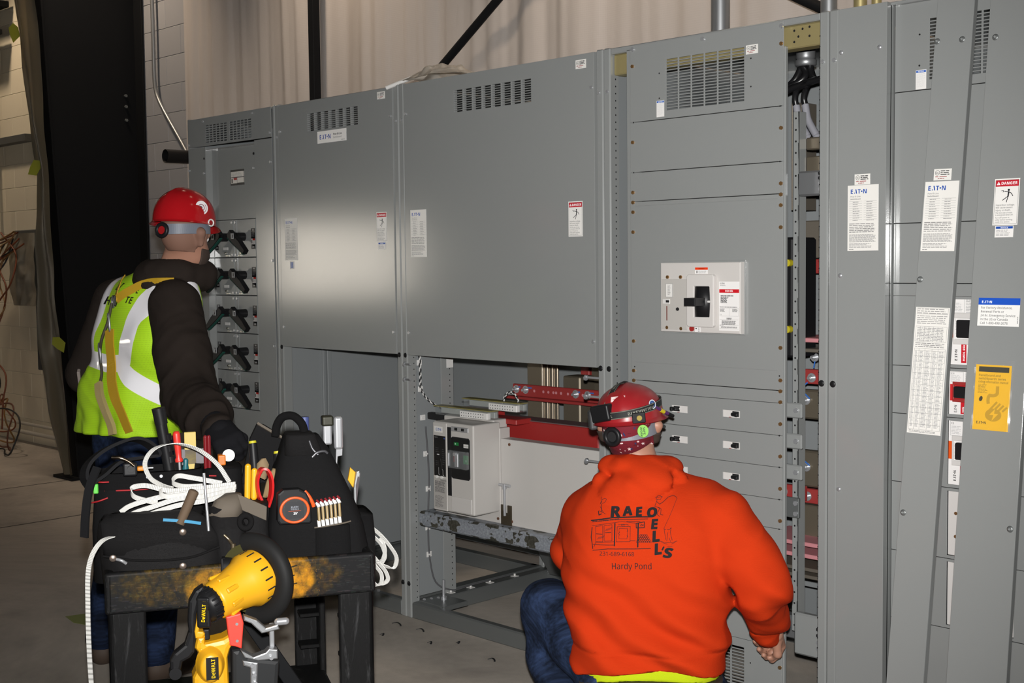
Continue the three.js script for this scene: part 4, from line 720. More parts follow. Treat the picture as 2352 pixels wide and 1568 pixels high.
// conduits standing on the roofs, and rubbish left on top
for (const [x, z, r, l] of [[2.21, -0.5, 0.035, 'pale conduit rising from the cabinet roof beside the front vent panel'], [2.72, -0.42, 0.028, 'grey conduit rising from the roof above the open slot'], [2.84, -0.42, 0.022, 'brassy conduit rising from the roof right of the open slot'], [2.9, -0.42, 0.016, 'thin shiny conduit at the right end of the roof conduits']])
  tag(part(scene, 'roof_conduit', merge([cyl(r, 5.2, 20).translate(x, H + 2.6, z), cyl(r + 0.008, 0.03, 20).translate(x, H + 0.02, z)]), r < 0.025 ? M.zinc : M.galv), l, 'conduit');
{
  const f = thing('crumpled_film', 'crumpled clear plastic sheet lying on top of the widest cabinet', 'plastic film', [1.13, 2.284, -0.1]);
  const g = new THREE.PlaneGeometry(0.34, 0.26, 34, 26).rotateX(-Math.PI / 2), p = g.attributes.position;
  for (let i = 0; i < p.count; i++) { const x = p.getX(i), z = p.getZ(i), e = Math.max(0, 1 - Math.pow(Math.abs(x + 0.02) / 0.17, 2)) * Math.max(0, 1 - Math.pow(Math.abs(z) / 0.14, 2)); p.setXYZ(i, x + 0.02 * noise.noise(x * 14, z * 14, 1), 0.004 + e * 0.075 * (0.75 + 0.6 * noise.noise(x * 17, z * 17, 7)) + 0.006 * Math.abs(noise.noise(x * 45, z * 45, 2)), z + 0.02 * noise.noise(x * 14, z * 14, 4)); }
  g.computeVertexNormals();
  part(f, 'sheet', g, new THREE.MeshPhysicalMaterial({ color: lin(0.6, 0.56, 0.5), roughness: 0.3, transmission: 0.45, thickness: 0, side: THREE.DoubleSide }));
  tag(part(scene, 'white_stick', rod([0.862, 2.272, 0.02], [1.02, 2.335, -0.08], 0.009, 10), M.white), 'white plastic stick poking out over the edge of the cabinet top', 'stick');
}
// ---------------------------------------------------------------- the utility cart and the tools on it
const CART = V(2.279, 0, 2.067), CTURN = 62.5 * Math.PI / 180;
function onCart(name, label, category, base, group) {          // a thing whose parts are given in cart metres: x along the front, z towards the front
  const p = V(...base).applyAxisAngle(V(0, 1, 0), CTURN).add(CART);
  const o = thing(name, label, category, [p.x, p.y, p.z], CTURN, group);
  o.userData.base = undefined; delete o.userData.base;
  return { o, add: (n, geo, mat, parent) => part(parent ?? o, n, geo.translate(-base[0], -base[1], -base[2]), mat) };
}
function loft(rings, seg = 36, cap = true) {                    // rings: [y, cx, cz, rx, rz, squareness]
  const P = [], I = [], UV = [];
  rings.forEach(([y, cx, cz, rx, rz, n = 2, wob = 0], j) => { for (let i = 0; i <= seg; i++) {
    const a = i / seg * Math.PI * 2, c = Math.cos(a), s = Math.sin(a), e = 2 / n;
    const w = 1 + wob * noise.noise(c * 2.2 + j * 0.7, s * 2.2, y * 14);
    P.push(cx + rx * w * Math.sign(c) * Math.pow(Math.abs(c), e), y + wob * 0.06 * noise.noise(c * 2, s * 2, 3 + j * 0.1), cz + rz * w * Math.sign(s) * Math.pow(Math.abs(s), e)); UV.push(i / seg, j / rings.length);
    if (i && j) { const q = (j - 1) * (seg + 1) + i - 1, r = q + seg + 1; I.push(q, r, q + 1, q + 1, r, r + 1); }
  } });
  if (cap) for (const [j, f] of [[0, 1], [rings.length - 1, 0]]) { const R = rings[j], c = P.length / 3; P.push(R[1], R[0], R[2]); UV.push(0.5, 0.5); for (let i = 0; i < seg; i++) { const q = j * (seg + 1) + i; f ? I.push(c, q, q + 1) : I.push(c, q + 1, q); } }
  for (let i = 0; i < P.length; i += 3) P[i] = P[i];
  const P2 = []; for (let i = 0; i < P.length; i += 3) P2.push(P[i], P[i + 1], P[i + 2]);
  const g = new THREE.BufferGeometry(); g.setAttribute('position', new THREE.Float32BufferAttribute(P2, 3)); g.setAttribute('uv', new THREE.Float32BufferAttribute(UV, 2)); g.setIndex(I); g.computeVertexNormals(); return g;
}
const rbox = (x0, x1, y0, y1, z0, z1, r = 0.008, s = 2) => new RoundedBoxGeometry(x1 - x0, y1 - y0, z1 - z0, s, r).translate((x0 + x1) / 2, (y0 + y1) / 2, (z0 + z1) / 2);
const scuff = dataTex(512, (u, v) => { const a = tileNoise(u, v, 5) * 0.5 + tileNoise(u, v, 16, 2) * 0.4 + tileNoise(u, v, 60, 7) * 0.25, t = 0.065 + 0.3 * Math.max(0, a - 0.12) + 0.02 * tileNoise(u, v, 120, 4); return [t, t, t * 1.02]; }, true, 1);
const scuff2 = scuff.clone(); scuff2.repeat.set(5, 5); scuff2.needsUpdate = true;
const cartMat = new THREE.MeshPhysicalMaterial({ map: scuff, roughness: 0.6, specularIntensity: 0.3 });
const clothTex = dataTex(256, (u, v) => 0.5 + 0.4 * tileNoise(u, v, 50) + 0.3 * tileNoise(u, v, 110, 2), false, 14);
const canvasMat = new THREE.MeshPhysicalMaterial({ color: lin(0.0095, 0.0093, 0.0097), roughness: 0.85, specularIntensity: 0.15, bumpMap: clothTex, bumpScale: 0.0008 });
const leather = new THREE.MeshPhysicalMaterial({ color: lin(0.011, 0.0105, 0.0108), roughness: 0.65, specularIntensity: 0.25, bumpMap: clothTex, bumpScale: 0.0006 });
const webbing = matte(0.012, 0.012, 0.013, 0.8, 0.2), redTrim = std(0.35, 0.01, 0.015, 0.6), tan = std(0.1, 0.082, 0.062, 0.8), yellow = std(0.72, 0.36, 0.012, 0.38), sawBlack = matte(0.01, 0.01, 0.011, 0.42, 0.5);
{
  const c = onCart('utility_cart', 'black plastic utility cart with yellow paint spray on its front rail', 'cart', [0.326, 0, -0.45]);
  const railTex = tex(1024, 160, (g, w, h) => {
    g.fillStyle = '#151516'; g.fillRect(0, 0, w, h);
    for (let i = 0; i < 900; i++) { g.fillStyle = `rgba(${90 + 60 * rnd() | 0},${90 + 50 * rnd() | 0},${92 + 40 * rnd() | 0},${0.05 + 0.1 * rnd()})`; g.fillRect(rnd() * w, rnd() * h, rr(2, 30), rr(1, 4)); }
    const spray = (x, y, rx, n, a) => { for (let i = 0; i < n; i++) { const t = rnd() * 6.283, r = Math.pow(rnd(), 0.7); g.fillStyle = `rgba(${205 + 25 * rnd() | 0},${135 + 25 * rnd() | 0},${18 + 20 * rnd() | 0},${a})`; const s = rr(1, 5); g.fillRect(x + Math.cos(t) * r * rx, y + Math.sin(t) * r * h * 0.9, s, s); } };
    const mist = (x, y, rx, ry, n, a) => { for (let i = 0; i < n; i++) { const t = rnd() * 6.283, r = Math.pow(rnd(), 0.6), q = rr(5, 15); g.fillStyle = `rgba(${196 + 20 * rnd() | 0},${128 + 18 * rnd() | 0},${10 + 14 * rnd() | 0},${a})`; g.beginPath(); g.arc(x + Math.cos(t) * r * rx, y + Math.sin(t) * r * ry, q, 0, 7); g.fill(); } };
    mist(300, 60, 280, 70, 900, 0.03); mist(395, 90, 100, 70, 700, 0.07); mist(690, 70, 200, 80, 700, 0.035); mist(680, 70, 100, 75, 900, 0.08); spray(680, 75, 130, 500, 0.2); spray(380, 75, 180, 500, 0.12);
    g.strokeStyle = '#1b170c'; g.lineWidth = 4; g.beginPath(); g.moveTo(716, 30); g.lineTo(686, 36); g.lineTo(684, 96); g.lineTo(714, 92); g.moveTo(684, 66); g.lineTo(704, 64); g.stroke();
  });
  const fr = rbox(0.003, 0.649, 0.698, 0.8, -0.024, 0, 0.009, 3);
  { const p = fr.attributes.position, u = fr.attributes.uv; for (let i = 0; i < p.count; i++) u.setXY(i, p.getX(i) / 0.652, (p.getY(i) - 0.69) / 0.115); }
  c.add('front_rail', fr, new THREE.MeshPhysicalMaterial({ map: railTex, roughness: 0.55, specularIntensity: 0.3 }));
  c.add('back_rail', rbox(0.003, 0.649, 0.698, 0.8, -0.9, -0.876, 0.009), cartMat);
  for (const x of [0, 0.628]) c.add('side_rail', rbox(x, x + 0.024, 0.698, 0.8, -0.9, 0, 0.009), cartMat);
  c.add('tray', bx(0.02, 0.632, 0.705, 0.72, -0.88, -0.02), cartMat);
  c.add('lower_shelf', rbox(0.01, 0.642, 0.16, 0.25, -0.89, -0.01, 0.01), cartMat);
  for (const [x, z, sx, sz] of [[0, 0, 1, 1], [0.652, 0, -1, 1], [0, -0.9, 1, -1], [0.652, -0.9, -1, -1]]) {
    const xo = x + sx * 0.006, zo = z - sz * 0.006, w = 0.088;
    c.add('leg', merge([rbox(Math.min(xo, xo + sx * w), Math.max(xo, xo + sx * w), 0.02, 0.705, Math.min(zo, zo - sz * 0.02), Math.max(zo, zo - sz * 0.02), 0.008), rbox(Math.min(xo, xo + sx * 0.02), Math.max(xo, xo + sx * 0.02), 0.02, 0.705, Math.min(zo, zo - sz * w), Math.max(zo, zo - sz * w), 0.008)]), cartMat);
    for (const y of [0.62, 0.52, 0.42, 0.32]) c.add('rib', bx(Math.min(xo + sx * 0.018, xo + sx * 0.08), Math.max(xo + sx * 0.018, xo + sx * 0.08), y, y + 0.012, Math.min(zo - sz * 0.018, zo - sz * 0.08), Math.max(zo - sz * 0.018, zo - sz * 0.08), 0.002), cartMat);
  }
}
{ // pyramid tool bag
  const b = onCart('tool_bag', 'tall black canvas tool bag tapering to a carry handle, right on the cart', 'bag', [0.53, 0.72, -0.17]);
  b.add('body', loft([[0.72, 0.53, -0.17, 0.128, 0.115, 6, 0.02], [0.8, 0.525, -0.17, 0.127, 0.115, 6, 0.03], [0.86, 0.52, -0.17, 0.124, 0.11, 5.5, 0.03], [0.93, 0.513, -0.17, 0.105, 0.092, 5, 0.03], [1.0, 0.505, -0.17, 0.082, 0.07, 4.5, 0.03], [1.05, 0.5, -0.17, 0.062, 0.054, 4.5, 0.03], [1.085, 0.494, -0.17, 0.045, 0.038, 4.5, 0.02]], 56), canvasMat);
  b.add('top_flap', loft([[1.04, 0.495, -0.15, 0.052, 0.046, 4.5], [1.088, 0.488, -0.155, 0.038, 0.038, 4.5], [1.094, 0.486, -0.155, 0.034, 0.034, 4.5]], 40), leather);
  b.add('rear_flap', poly([[0.345, 0.95], [0.372, 1.07], [0.392, 1.11], [0.41, 1.105], [0.49, 1.05], [0.5, 0.95]], 0.02, 0.004).translate(0, 0, -0.25), canvasMat);
  b.add('zip_edge', strap([[0.392, 1.11, -0.245], [0.42, 1.092, -0.23], [0.46, 1.068, -0.21], [0.485, 1.055, -0.19]], 0.012, 0.006, [0, 0.3, 1], 24), tan);
  b.add('carry_handle', tube([[0.432, 1.08, -0.2], [0.436, 1.106, -0.2], [0.45, 1.13, -0.19], [0.475, 1.134, -0.18], [0.496, 1.115, -0.17], [0.503, 1.09, -0.16]], 0.011, 40, 10).scale(1, 1, 1), canvasMat);
  b.add('front_pocket', loft([[0.73, 0.556, -0.078, 0.05, 0.03, 5], [0.8, 0.555, -0.08, 0.049, 0.03, 5], [0.862, 0.554, -0.082, 0.047, 0.028, 5], [0.866, 0.554, -0.082, 0.043, 0.024, 5]], 30), canvasMat);
  b.add('pocket_trim', tube([[0.508, 0.862, -0.057], [0.53, 0.864, -0.053], [0.58, 0.869, -0.053], [0.601, 0.872, -0.058]], 0.0022, 24, 6), tan);
  b.add('side_pocket', loft([[0.73, 0.645, -0.17, 0.03, 0.08, 5], [0.82, 0.645, -0.17, 0.03, 0.08, 5], [0.876, 0.64, -0.17, 0.03, 0.078, 5]], 30), canvasMat);
  b.add('left_pocket', loft([[0.73, 0.36, -0.12, 0.042, 0.06, 4], [0.86, 0.355, -0.12, 0.044, 0.064, 4], [0.93, 0.352, -0.12, 0.046, 0.066, 4], [0.932, 0.352, -0.12, 0.04, 0.06, 4]], 30), leather);
  b.add('pocket_band', poly([[0.318, 0.962], [0.39, 0.925], [0.388, 0.89], [0.33, 0.92]], 0.006, 0.001).translate(0, 0, -0.05), tan);
  b.add('tan_patch', poly([[0.335, 0.862], [0.372, 0.87], [0.392, 0.795], [0.375, 0.792]], 0.006, 0.002).translate(0, 0, -0.06), std(0.2, 0.14, 0.12, 0.8));
  b.add('yellow_tag', poly([[0.312, 0.83], [0.32, 0.838], [0.328, 0.826], [0.318, 0.814]], 0.003, 0.0005).translate(0, 0, -0.05), yellow);
  b.add('clip', merge([tube([[0.508, 1.075, -0.115], [0.515, 1.055, -0.108], [0.528, 1.04, -0.103]], 0.003, 16, 6), tube([[0.512, 1.035, -0.1], [0.525, 1.046, -0.1], [0.545, 1.048, -0.102], [0.552, 1.042, -0.104]], 0.0035, 20, 6)]), std(0.12, 0.12, 0.13, 0.35, 0.6));
  const t = onCart('tape_measure', 'black tape measure with orange ring clipped on the tall tool bag', 'tape measure', [0.457, 0.875, -0.066]);
  t.add('case', poly([[0.414, 0.888], [0.42, 0.878], [0.495, 0.876], [0.501, 0.884], [0.496, 0.94], [0.488, 0.956], [0.47, 0.966], [0.43, 0.966], [0.416, 0.955]], 0.032, 0.005).translate(0, 0, -0.04), sawBlack);
  t.add('orange_ring', new THREE.TorusGeometry(0.0335, 0.0036, 10, 40).scale(1.02, 0.92, 0.8).translate(0.457, 0.914, -0.039), std(0.75, 0.09, 0.012, 0.45));
  t.add('dial_face', cyl(0.031, 0.002, 32).rotateX(1.5708).scale(1.02, 0.92, 1).translate(0.457, 0.914, -0.0392), M.dark);
  const tt = tex(256, 256, (g, w, h) => { g.fillStyle = '#15161a'; g.fillRect(0, 0, w, h); g.fillStyle = '#8a8f98'; g.font = 'bold 36px sans-serif'; g.textAlign = 'center'; g.fillText('KLEIN', 128, 92); g.fillText('TOOLS', 128, 126); g.fillStyle = '#d0521c'; g.fillRect(40, 140, 176, 4); g.fillStyle = '#fff'; g.font = 'bold 46px sans-serif'; g.fillText("25'", 140, 196); });
  t.add('printed_label', new THREE.BoxGeometry(0.046, 0.042, 0.0008).translate(0.457, 0.914, -0.0376), new THREE.MeshStandardMaterial({ map: tt, roughness: 0.4 }));
  t.add('orange_slider', tube([[0.484, 0.958, -0.048], [0.494, 0.945, -0.046], [0.502, 0.93, -0.046], [0.506, 0.918, -0.048]], 0.005, 20, 8), std(0.75, 0.09, 0.012, 0.45));
  const mk = onCart('marker_pack', 'row of six white and gold wire markers in the bag pocket', 'markers', [0.546, 0.87, -0.055]);
  for (let i = 0; i < 6; i++) { const x = 0.519 + i * 0.0105, y = 0.868 + i * 0.0014, g = (y0, y1, r) => rod([x + 0.001, y + y0, -0.05], [x - 0.004 * (y1 > 0.05 ? 1 : 0), y + y1, -0.056], r, 8); mk.add('barrel', g(0.012, 0.047, 0.0038), std(0.28, 0.2, 0.09, 0.4)); mk.add('white_end', g(-0.004, 0.012, 0.0046), M.white); mk.add('white_end', g(0.047, 0.058, 0.0046), M.white); mk.add('red_tip', g(0.058, 0.064, 0.003), std(0.2, 0.01, 0.015, 0.5)); }
  const mt = onCart('folding_multitool', 'silver folding plier tool standing out of the tall tool bag', 'pliers', [0.58, 1.02, -0.2]);
  mt.add('handle', rbox(0.556, 0.58, 1.05, 1.124, -0.215, -0.195, 0.006), M.chrome); mt.add('handle', rbox(0.583, 0.607, 1.038, 1.126, -0.2, -0.18, 0.008), M.chrome); mt.add('grip_cap', rbox(0.553, 0.584, 1.1, 1.128, -0.22, -0.19, 0.006), std(0.03, 0.03, 0.02, 0.4, 0.4)); mt.add('blade', poly([[0.588, 1.045], [0.605, 1.04], [0.604, 1.022], [0.592, 1.02], [0.59, 1.0], [0.586, 1.0]], 0.006, 0.001).translate(0, 0, -0.185), M.chrome);
  const kn = onCart('utility_knife', 'silver and orange knife in the right side pocket of the tool bag', 'knife', [0.638, 0.87, -0.2]);
  kn.add('orange_scale', poly([[0.621, 0.952], [0.628, 0.986], [0.642, 0.972], [0.635, 0.93]], 0.01, 0.002).translate(0, 0, -0.205), yellow); kn.add('body', poly([[0.634, 0.885], [0.64, 0.885], [0.653, 0.97], [0.65, 0.978], [0.642, 0.976], [0.634, 0.93]], 0.014, 0.003).translate(0, 0, -0.19), M.galv); kn.add('inlay', poly([[0.639, 0.9], [0.642, 0.9], [0.649, 0.96], [0.645, 0.964], [0.639, 0.94]], 0.004, 0.001).translate(0, 0, -0.188), std(0.06, 0.045, 0.05, 0.5));
  const pl = onCart('yellow_pliers', 'yellow handled pliers in the left pocket of the tall tool bag', 'pliers', [0.36, 0.93, -0.12]);
  for (const [x, dx, h] of [[0.351, 0, 0.095], [0.367, 0.003, 0.083]]) pl.add('grip', new THREE.CapsuleGeometry(0.0078, h - 0.016, 6, 12).scale(1, 1, 0.8).rotateZ(-0.04).translate(x, 0.93 + h / 2, -0.12), yellow);
  const sc = onCart('red_snips', 'red looped handle of cable snips beside the yellow pliers', 'snips', [0.39, 0.92, -0.11]);
  sc.add('loop', strap([[0.388, 0.915, -0.11], [0.374, 0.955, -0.112], [0.374, 0.99, -0.112], [0.386, 1.01, -0.11], [0.398, 1.008, -0.108], [0.408, 0.985, -0.106], [0.407, 0.945, -0.106], [0.398, 0.915, -0.108]], 0.02, 0.006, [0.3, 0, 1], 50), std(0.5, 0.012, 0.012, 0.4)); sc.add('jaw', bx(0.384, 0.4, 0.86, 0.92, -0.115, -0.105), M.galv);
  for (const [x, y0, y1, l] of [[0.373, 1.0, 1.066, 'left of the two black cylinders with yellow ends behind the yellow pliers'], [0.436, 0.985, 1.036, 'right of the two black cylinders with yellow ends, nearer the tall tool bag']]) { const k = onCart('nut_driver', l, 'nut driver', [x, y0 - 0.06, -0.19]); k.add('handle', rod([x + 0.006, y0 - 0.06, -0.185], [x, y1, -0.195], 0.0115, 14), sawBlack); k.add('end_cap', rod([x, y1, -0.195], [x - 0.0005, y1 + 0.006, -0.1958], 0.0105, 14, 0.009), std(0.5, 0.45, 0.02, 0.5)); }
  const gl = onCart('work_glove', 'tan leather glove tucked behind the red snips', 'glove', [0.4, 0.94, -0.15]);
  gl.add('glove', loft([[0.93, 0.41, -0.15, 0.02, 0.015, 2, 0.3], [0.97, 0.42, -0.15, 0.022, 0.018, 2, 0.3], [0.995, 0.425, -0.15, 0.014, 0.014, 2, 0.3], [1.003, 0.428, -0.15, 0.004, 0.004, 2]], 16), std(0.22, 0.15, 0.07, 0.85)); gl.add('finger', loft([[0.98, 0.39, -0.16, 0.014, 0.012, 2, 0.2], [1.015, 0.394, -0.16, 0.015, 0.012, 2, 0.3], [1.03, 0.396, -0.16, 0.006, 0.006, 2]], 12), std(0.2, 0.14, 0.075, 0.85));
  tag(onCart('blue_cup', 'blue plastic cup standing behind the tool bag handle', 'cup', [0.52, 1.0, -0.3]).add('cup', loft([[1.0, 0.525, -0.3, 0.01, 0.01], [1.115, 0.522, -0.3, 0.0125, 0.0125]], 16), std(0.05, 0.07, 0.2, 0.5)).parent, 'blue plastic cup standing behind the tool bag handle', 'cup');
}
{ // leather pouches of a tool belt
  const p = onCart('tool_pouch', 'worn black leather tool pouch with open mouth, front left on the cart', 'tool pouch', [0.14, 0.722, -0.13]);
  p.add('body', loft([[0.722, 0.14, -0.12, 0.14, 0.1, 3.4, 0.05], [0.78, 0.145, -0.115, 0.15, 0.108, 3.2, 0.06], [0.83, 0.14, -0.115, 0.148, 0.11, 3, 0.07], [0.875, 0.13, -0.12, 0.142, 0.108, 2.8, 0.08], [0.905, 0.122, -0.13, 0.13, 0.1, 2.6, 0.1], [0.912, 0.122, -0.13, 0.118, 0.09, 2.6, 0.1], [0.86, 0.13, -0.13, 0.11, 0.08, 2.6, 0.06]], 64), leather);
  p.add('front_flap', loft([[0.835, 0.14, -0.04, 0.14, 0.03, 2.6, 0.06], [0.87, 0.135, -0.045, 0.138, 0.036, 2.4, 0.08], [0.91, 0.12, -0.06, 0.125, 0.035, 2.4, 0.12], [0.928, 0.11, -0.075, 0.1, 0.02, 2.2, 0.1]], 48), leather);
  for (const [x, y] of [[0.184, 0.885], [0.182, 0.803], [0.022, 0.835]]) p.add('rivet', lathe([[0, 0.003], [0.006, 0.0025], [0.0085, 0]], 16).rotateX(1.5708).translate(x, y, -0.004 + (y > 0.87 ? -0.004 : 0.0)), std(0.3, 0.24, 0.2, 0.35, 0.8));
  p.add('hem_stitch', tube([[0.0, 0.84, -0.012], [0.08, 0.826, 0.0], [0.2, 0.824, 0.0], [0.27, 0.84, -0.02]], 0.003, 30, 6), leather);
  p.add('snap_clip', tube([[0.03, 0.832, -0.006], [0.042, 0.828, -0.002], [0.052, 0.82, -0.004]], 0.004, 12, 8), M.chrome);
  const q = onCart('tool_pouch', 'upright black canvas pouch with red piping at the back of the cart', 'tool pouch', [0.13, 0.722, -0.3]);
  q.add('body', loft([[0.722, 0.11, -0.3, 0.14, 0.09, 4, 0.03], [0.86, 0.11, -0.29, 0.14, 0.085, 4, 0.03], [0.96, 0.115, -0.285, 0.138, 0.075, 4, 0.04], [1.0, 0.12, -0.285, 0.135, 0.07, 4, 0.05], [1.002, 0.12, -0.285, 0.125, 0.06, 4], [0.93, 0.12, -0.285, 0.12, 0.055, 4]], 56), canvasMat);
  for (const [x0, x1, y0, y1] of [[-0.02, 0.016, 0.986, 0.985], [0.005, 0.14, 0.96, 0.962], [-0.028, 0.012, 0.932, 0.945]]) q.add('red_piping', tube([[x0, y0, -0.222], [(x0 + x1) / 2, (y0 + y1) / 2, -0.205], [x1, y1, -0.205]], 0.0022, 12, 6), redTrim);
  q.add('green_tag', bx(-0.022, -0.01, 0.955, 0.98, -0.222, -0.216, 0.002), std(0.1, 0.55, 0.05, 0.5));
  for (const x of [0.11, 0.143]) q.add('snap', cyl(0.004, 0.004, 12).rotateX(1.5708).translate(x, 0.992, -0.207), M.chrome);
  q.add('grey_liner', poly([[0.2, 0.998], [0.26, 1.0], [0.262, 1.04], [0.2, 1.04]], 0.006, 0.001).translate(0, 0, -0.33), std(0.18, 0.17, 0.18, 0.8));
  const s = onCart('tool_pouch', 'small black pouch with orange stitching at the back right of the cart', 'tool pouch', [0.3, 0.722, -0.3]);
  s.add('body', loft([[0.722, 0.3, -0.3, 0.05, 0.07, 4, 0.03], [0.9, 0.3, -0.29, 0.052, 0.072, 4, 0.03], [0.998, 0.3, -0.285, 0.05, 0.07, 4, 0.04], [1.0, 0.3, -0.285, 0.042, 0.06, 4]], 40), canvasMat); s.add('red_piping', tube([[0.262, 0.985, -0.21], [0.28, 0.984, -0.208]], 0.002, 6, 6), redTrim);
  const f = onCart('side_pouch', 'folded black leather holster with tan lip between pouch and tool bag', 'tool pouch', [0.31, 0.722, -0.09]);
  f.add('holster', loft([[0.722, 0.3, -0.06, 0.035, 0.04, 2.5, 0.1], [0.8, 0.298, -0.06, 0.038, 0.045, 2.5, 0.12], [0.88, 0.295, -0.07, 0.045, 0.045, 2.5, 0.14], [0.93, 0.285, -0.08, 0.04, 0.04, 2.5, 0.14]], 30), leather); f.add('tan_lip', loft([[0.91, 0.29, -0.07, 0.043, 0.042, 2.4, 0.1], [0.945, 0.3, -0.075, 0.035, 0.03, 2.4, 0.15], [0.958, 0.31, -0.08, 0.02, 0.018, 2.4]], 24), tan); f.add('roll', new THREE.TorusGeometry(0.014, 0.007, 8, 20).scale(1, 1.15, 1.4).translate(0.335, 0.895, -0.03), leather); f.add('hook', merge([tube([[0.282, 0.868, -0.02], [0.292, 0.858, -0.016], [0.3, 0.845, -0.018]], 0.004, 12, 8), cyl(0.007, 0.012, 10).translate(0.303, 0.84, -0.02)]), std(0.3, 0.24, 0.16, 0.3, 0.9));
  const belt = onCart('tool_belt', 'black web tool belt looped over the back left of the cart', 'belt', [0.05, 0.98, -0.24]);
  belt.add('webbing', strap([[-0.03, 0.975, -0.2], [-0.042, 1.0, -0.2], [-0.035, 1.03, -0.2], [-0.01, 1.055, -0.21], [0.04, 1.078, -0.23], [0.085, 1.085, -0.24], [0.12, 1.065, -0.25], [0.135, 1.04, -0.25], [0.09, 1.035, -0.24], [0.04, 1.03, -0.22], [0.0, 1.0, -0.21], [-0.025, 0.985, -0.2]], 0.05, 0.008, [0.35, 0.25, 1], 80), webbing);
  belt.add('hanging_end', strap([[-0.01, 1.03, -0.17], [-0.03, 0.98, -0.16], [-0.04, 0.92, -0.15], [-0.045, 0.86, -0.15]], 0.022, 0.006, [0.8, 0, 0.6], 24), webbing); belt.add('chain', tube([[0.025, 1.052, -0.17], [0.045, 1.05, -0.165], [0.065, 1.04, -0.165], [0.078, 1.028, -0.165]], 0.0045, 20, 6), std(0.3, 0.24, 0.18, 0.25, 1)); belt.add('buckle', merge([rbox(0.05, 0.085, 1.0, 1.035, -0.19, -0.175, 0.006), cyl(0.009, 0.01, 12).rotateX(1.57).translate(0.07, 1.02, -0.17)]), M.blackPlastic);
}
// single hand tools standing in the pouches
{
  const h = onCart('hammer', 'black rubber hammer handle standing up out of the rear pouch', 'hammer', [0.165, 0.95, -0.27]); h.add('grip', merge([rod([0.176, 0.93, -0.27], [0.148, 1.12, -0.265], 0.015, 14, 0.0145), rod([0.149, 1.118, -0.265], [0.142, 1.16, -0.264], 0.0165, 14, 0.0175), ...[0.25, 0.4, 0.55].map(t => rod([0.176 - 0.028 * t * 1.1, 0.97 + 0.19 * t, -0.27], [0.174 - 0.028 * t * 1.1, 0.985 + 0.19 * t, -0.27], 0.0162, 14))]), sawBlack);
  const r = onCart('screwdriver', 'screwdriver with bright red handle standing in the rear pouch', 'screwdriver', [0.19, 0.97, -0.25]); r.add('handle', lathe([[0, 0.08], [0.007, 0.079], [0.0098, 0.072], [0.0095, 0.05], [0.008, 0.025], [0.0072, 0.012], [0.0105, 0.006], [0.01, 0]], 14).rotateZ(0.07).translate(0.19, 1.02, -0.25), std(0.62, 0.035, 0.025, 0.4)); r.add('shaft', rod([0.19, 1.025, -0.25], [0.194, 0.95, -0.25], 0.0035, 8), M.chrome);
  const d = onCart('wire_stripper', 'pair of dark red plier handles standing in the rear pouch', 'pliers', [0.262, 0.97, -0.25]); for (const x of [0.257, 0.266]) d.add('grip', new THREE.CapsuleGeometry(0.0052, 0.085, 6, 10).translate(x, 1.038, -0.25), std(0.16, 0.008, 0.012, 0.25));
  const t = onCart('teal_driver', 'teal handled small driver beside the red screwdriver', 'screwdriver', [0.205, 0.98, -0.26]); t.add('handle', loft([[0.98, 0.205, -0.262, 0.006, 0.006], [1.0, 0.206, -0.262, 0.0085, 0.0085], [1.012, 0.207, -0.262, 0.006, 0.006], [1.022, 0.207, -0.262, 0.007, 0.007], [1.026, 0.207, -0.262, 0.003, 0.003]], 12), std(0.015, 0.11, 0.13, 0.4));
  const o = onCart('orange_level', 'short orange handled tool lying in the rear pouch beside the belt buckle', 'tool', [0.1, 0.99, -0.24]); o.add('handle', rbox(0.085, 0.104, 1.002, 1.014, -0.26, -0.24, 0.004), std(0.7, 0.22, 0.012, 0.45)); o.add('tip', rod([0.104, 1.008, -0.25], [0.125, 1.008, -0.25], 0.003, 6), M.galv);
  const y = onCart('yellow_notebook', 'pale yellow notebook standing behind the red screwdriver', 'notebook', [0.22, 0.98, -0.33]); y.add('cover', bx(0.208, 0.238, 0.98, 1.085, -0.342, -0.33, 0.001), std(0.55, 0.42, 0.12, 0.6));
  const w = onCart('white_gear', 'white disc and orange battery edge in the small pouch by the glove', 'disc', [0.31, 0.99, -0.3]); w.add('disc', cyl(0.016, 0.006, 24).rotateX(1.4).rotateZ(0.5).translate(0.318, 1.025, -0.28), M.white); w.add('orange_block', rbox(0.29, 0.31, 1.0, 1.028, -0.3, -0.27, 0.004), std(0.6, 0.15, 0.01, 0.4));
  const k = onCart('wood_handle', 'weathered wooden tool handle leaning out of the front pouch', 'handle', [0.18, 0.9, -0.1]); k.add('stick', rod([0.178, 0.9, -0.03], [0.214, 0.975, -0.045], 0.0115, 12, 0.0125), std(0.1, 0.065, 0.038, 0.8)); k.add('end', new THREE.SphereGeometry(0.0125, 14, 8).scale(1, 0.45, 1).rotateZ(-0.45).translate(0.214, 0.975, -0.045), std(0.085, 0.055, 0.033, 0.85));
  const s = onCart('steel_rod', 'thin shiny steel rod standing in the front pouch', 'rod', [0.244, 0.88, -0.09]); s.add('rod', rod([0.246, 0.88, -0.025], [0.239, 1.02, -0.04], 0.0036, 10), M.chrome);
  const b = onCart('hacksaw', 'light blue hacksaw edge along the mouth of the front pouch', 'hacksaw', [0.2, 0.9, -0.06]); b.add('blade', strap([[0.14, 0.914, -0.03], [0.19, 0.908, -0.026], [0.228, 0.9, -0.026]], 0.006, 0.007, [0, 0, 1], 12), std(0.02, 0.22, 0.4, 0.4));
}
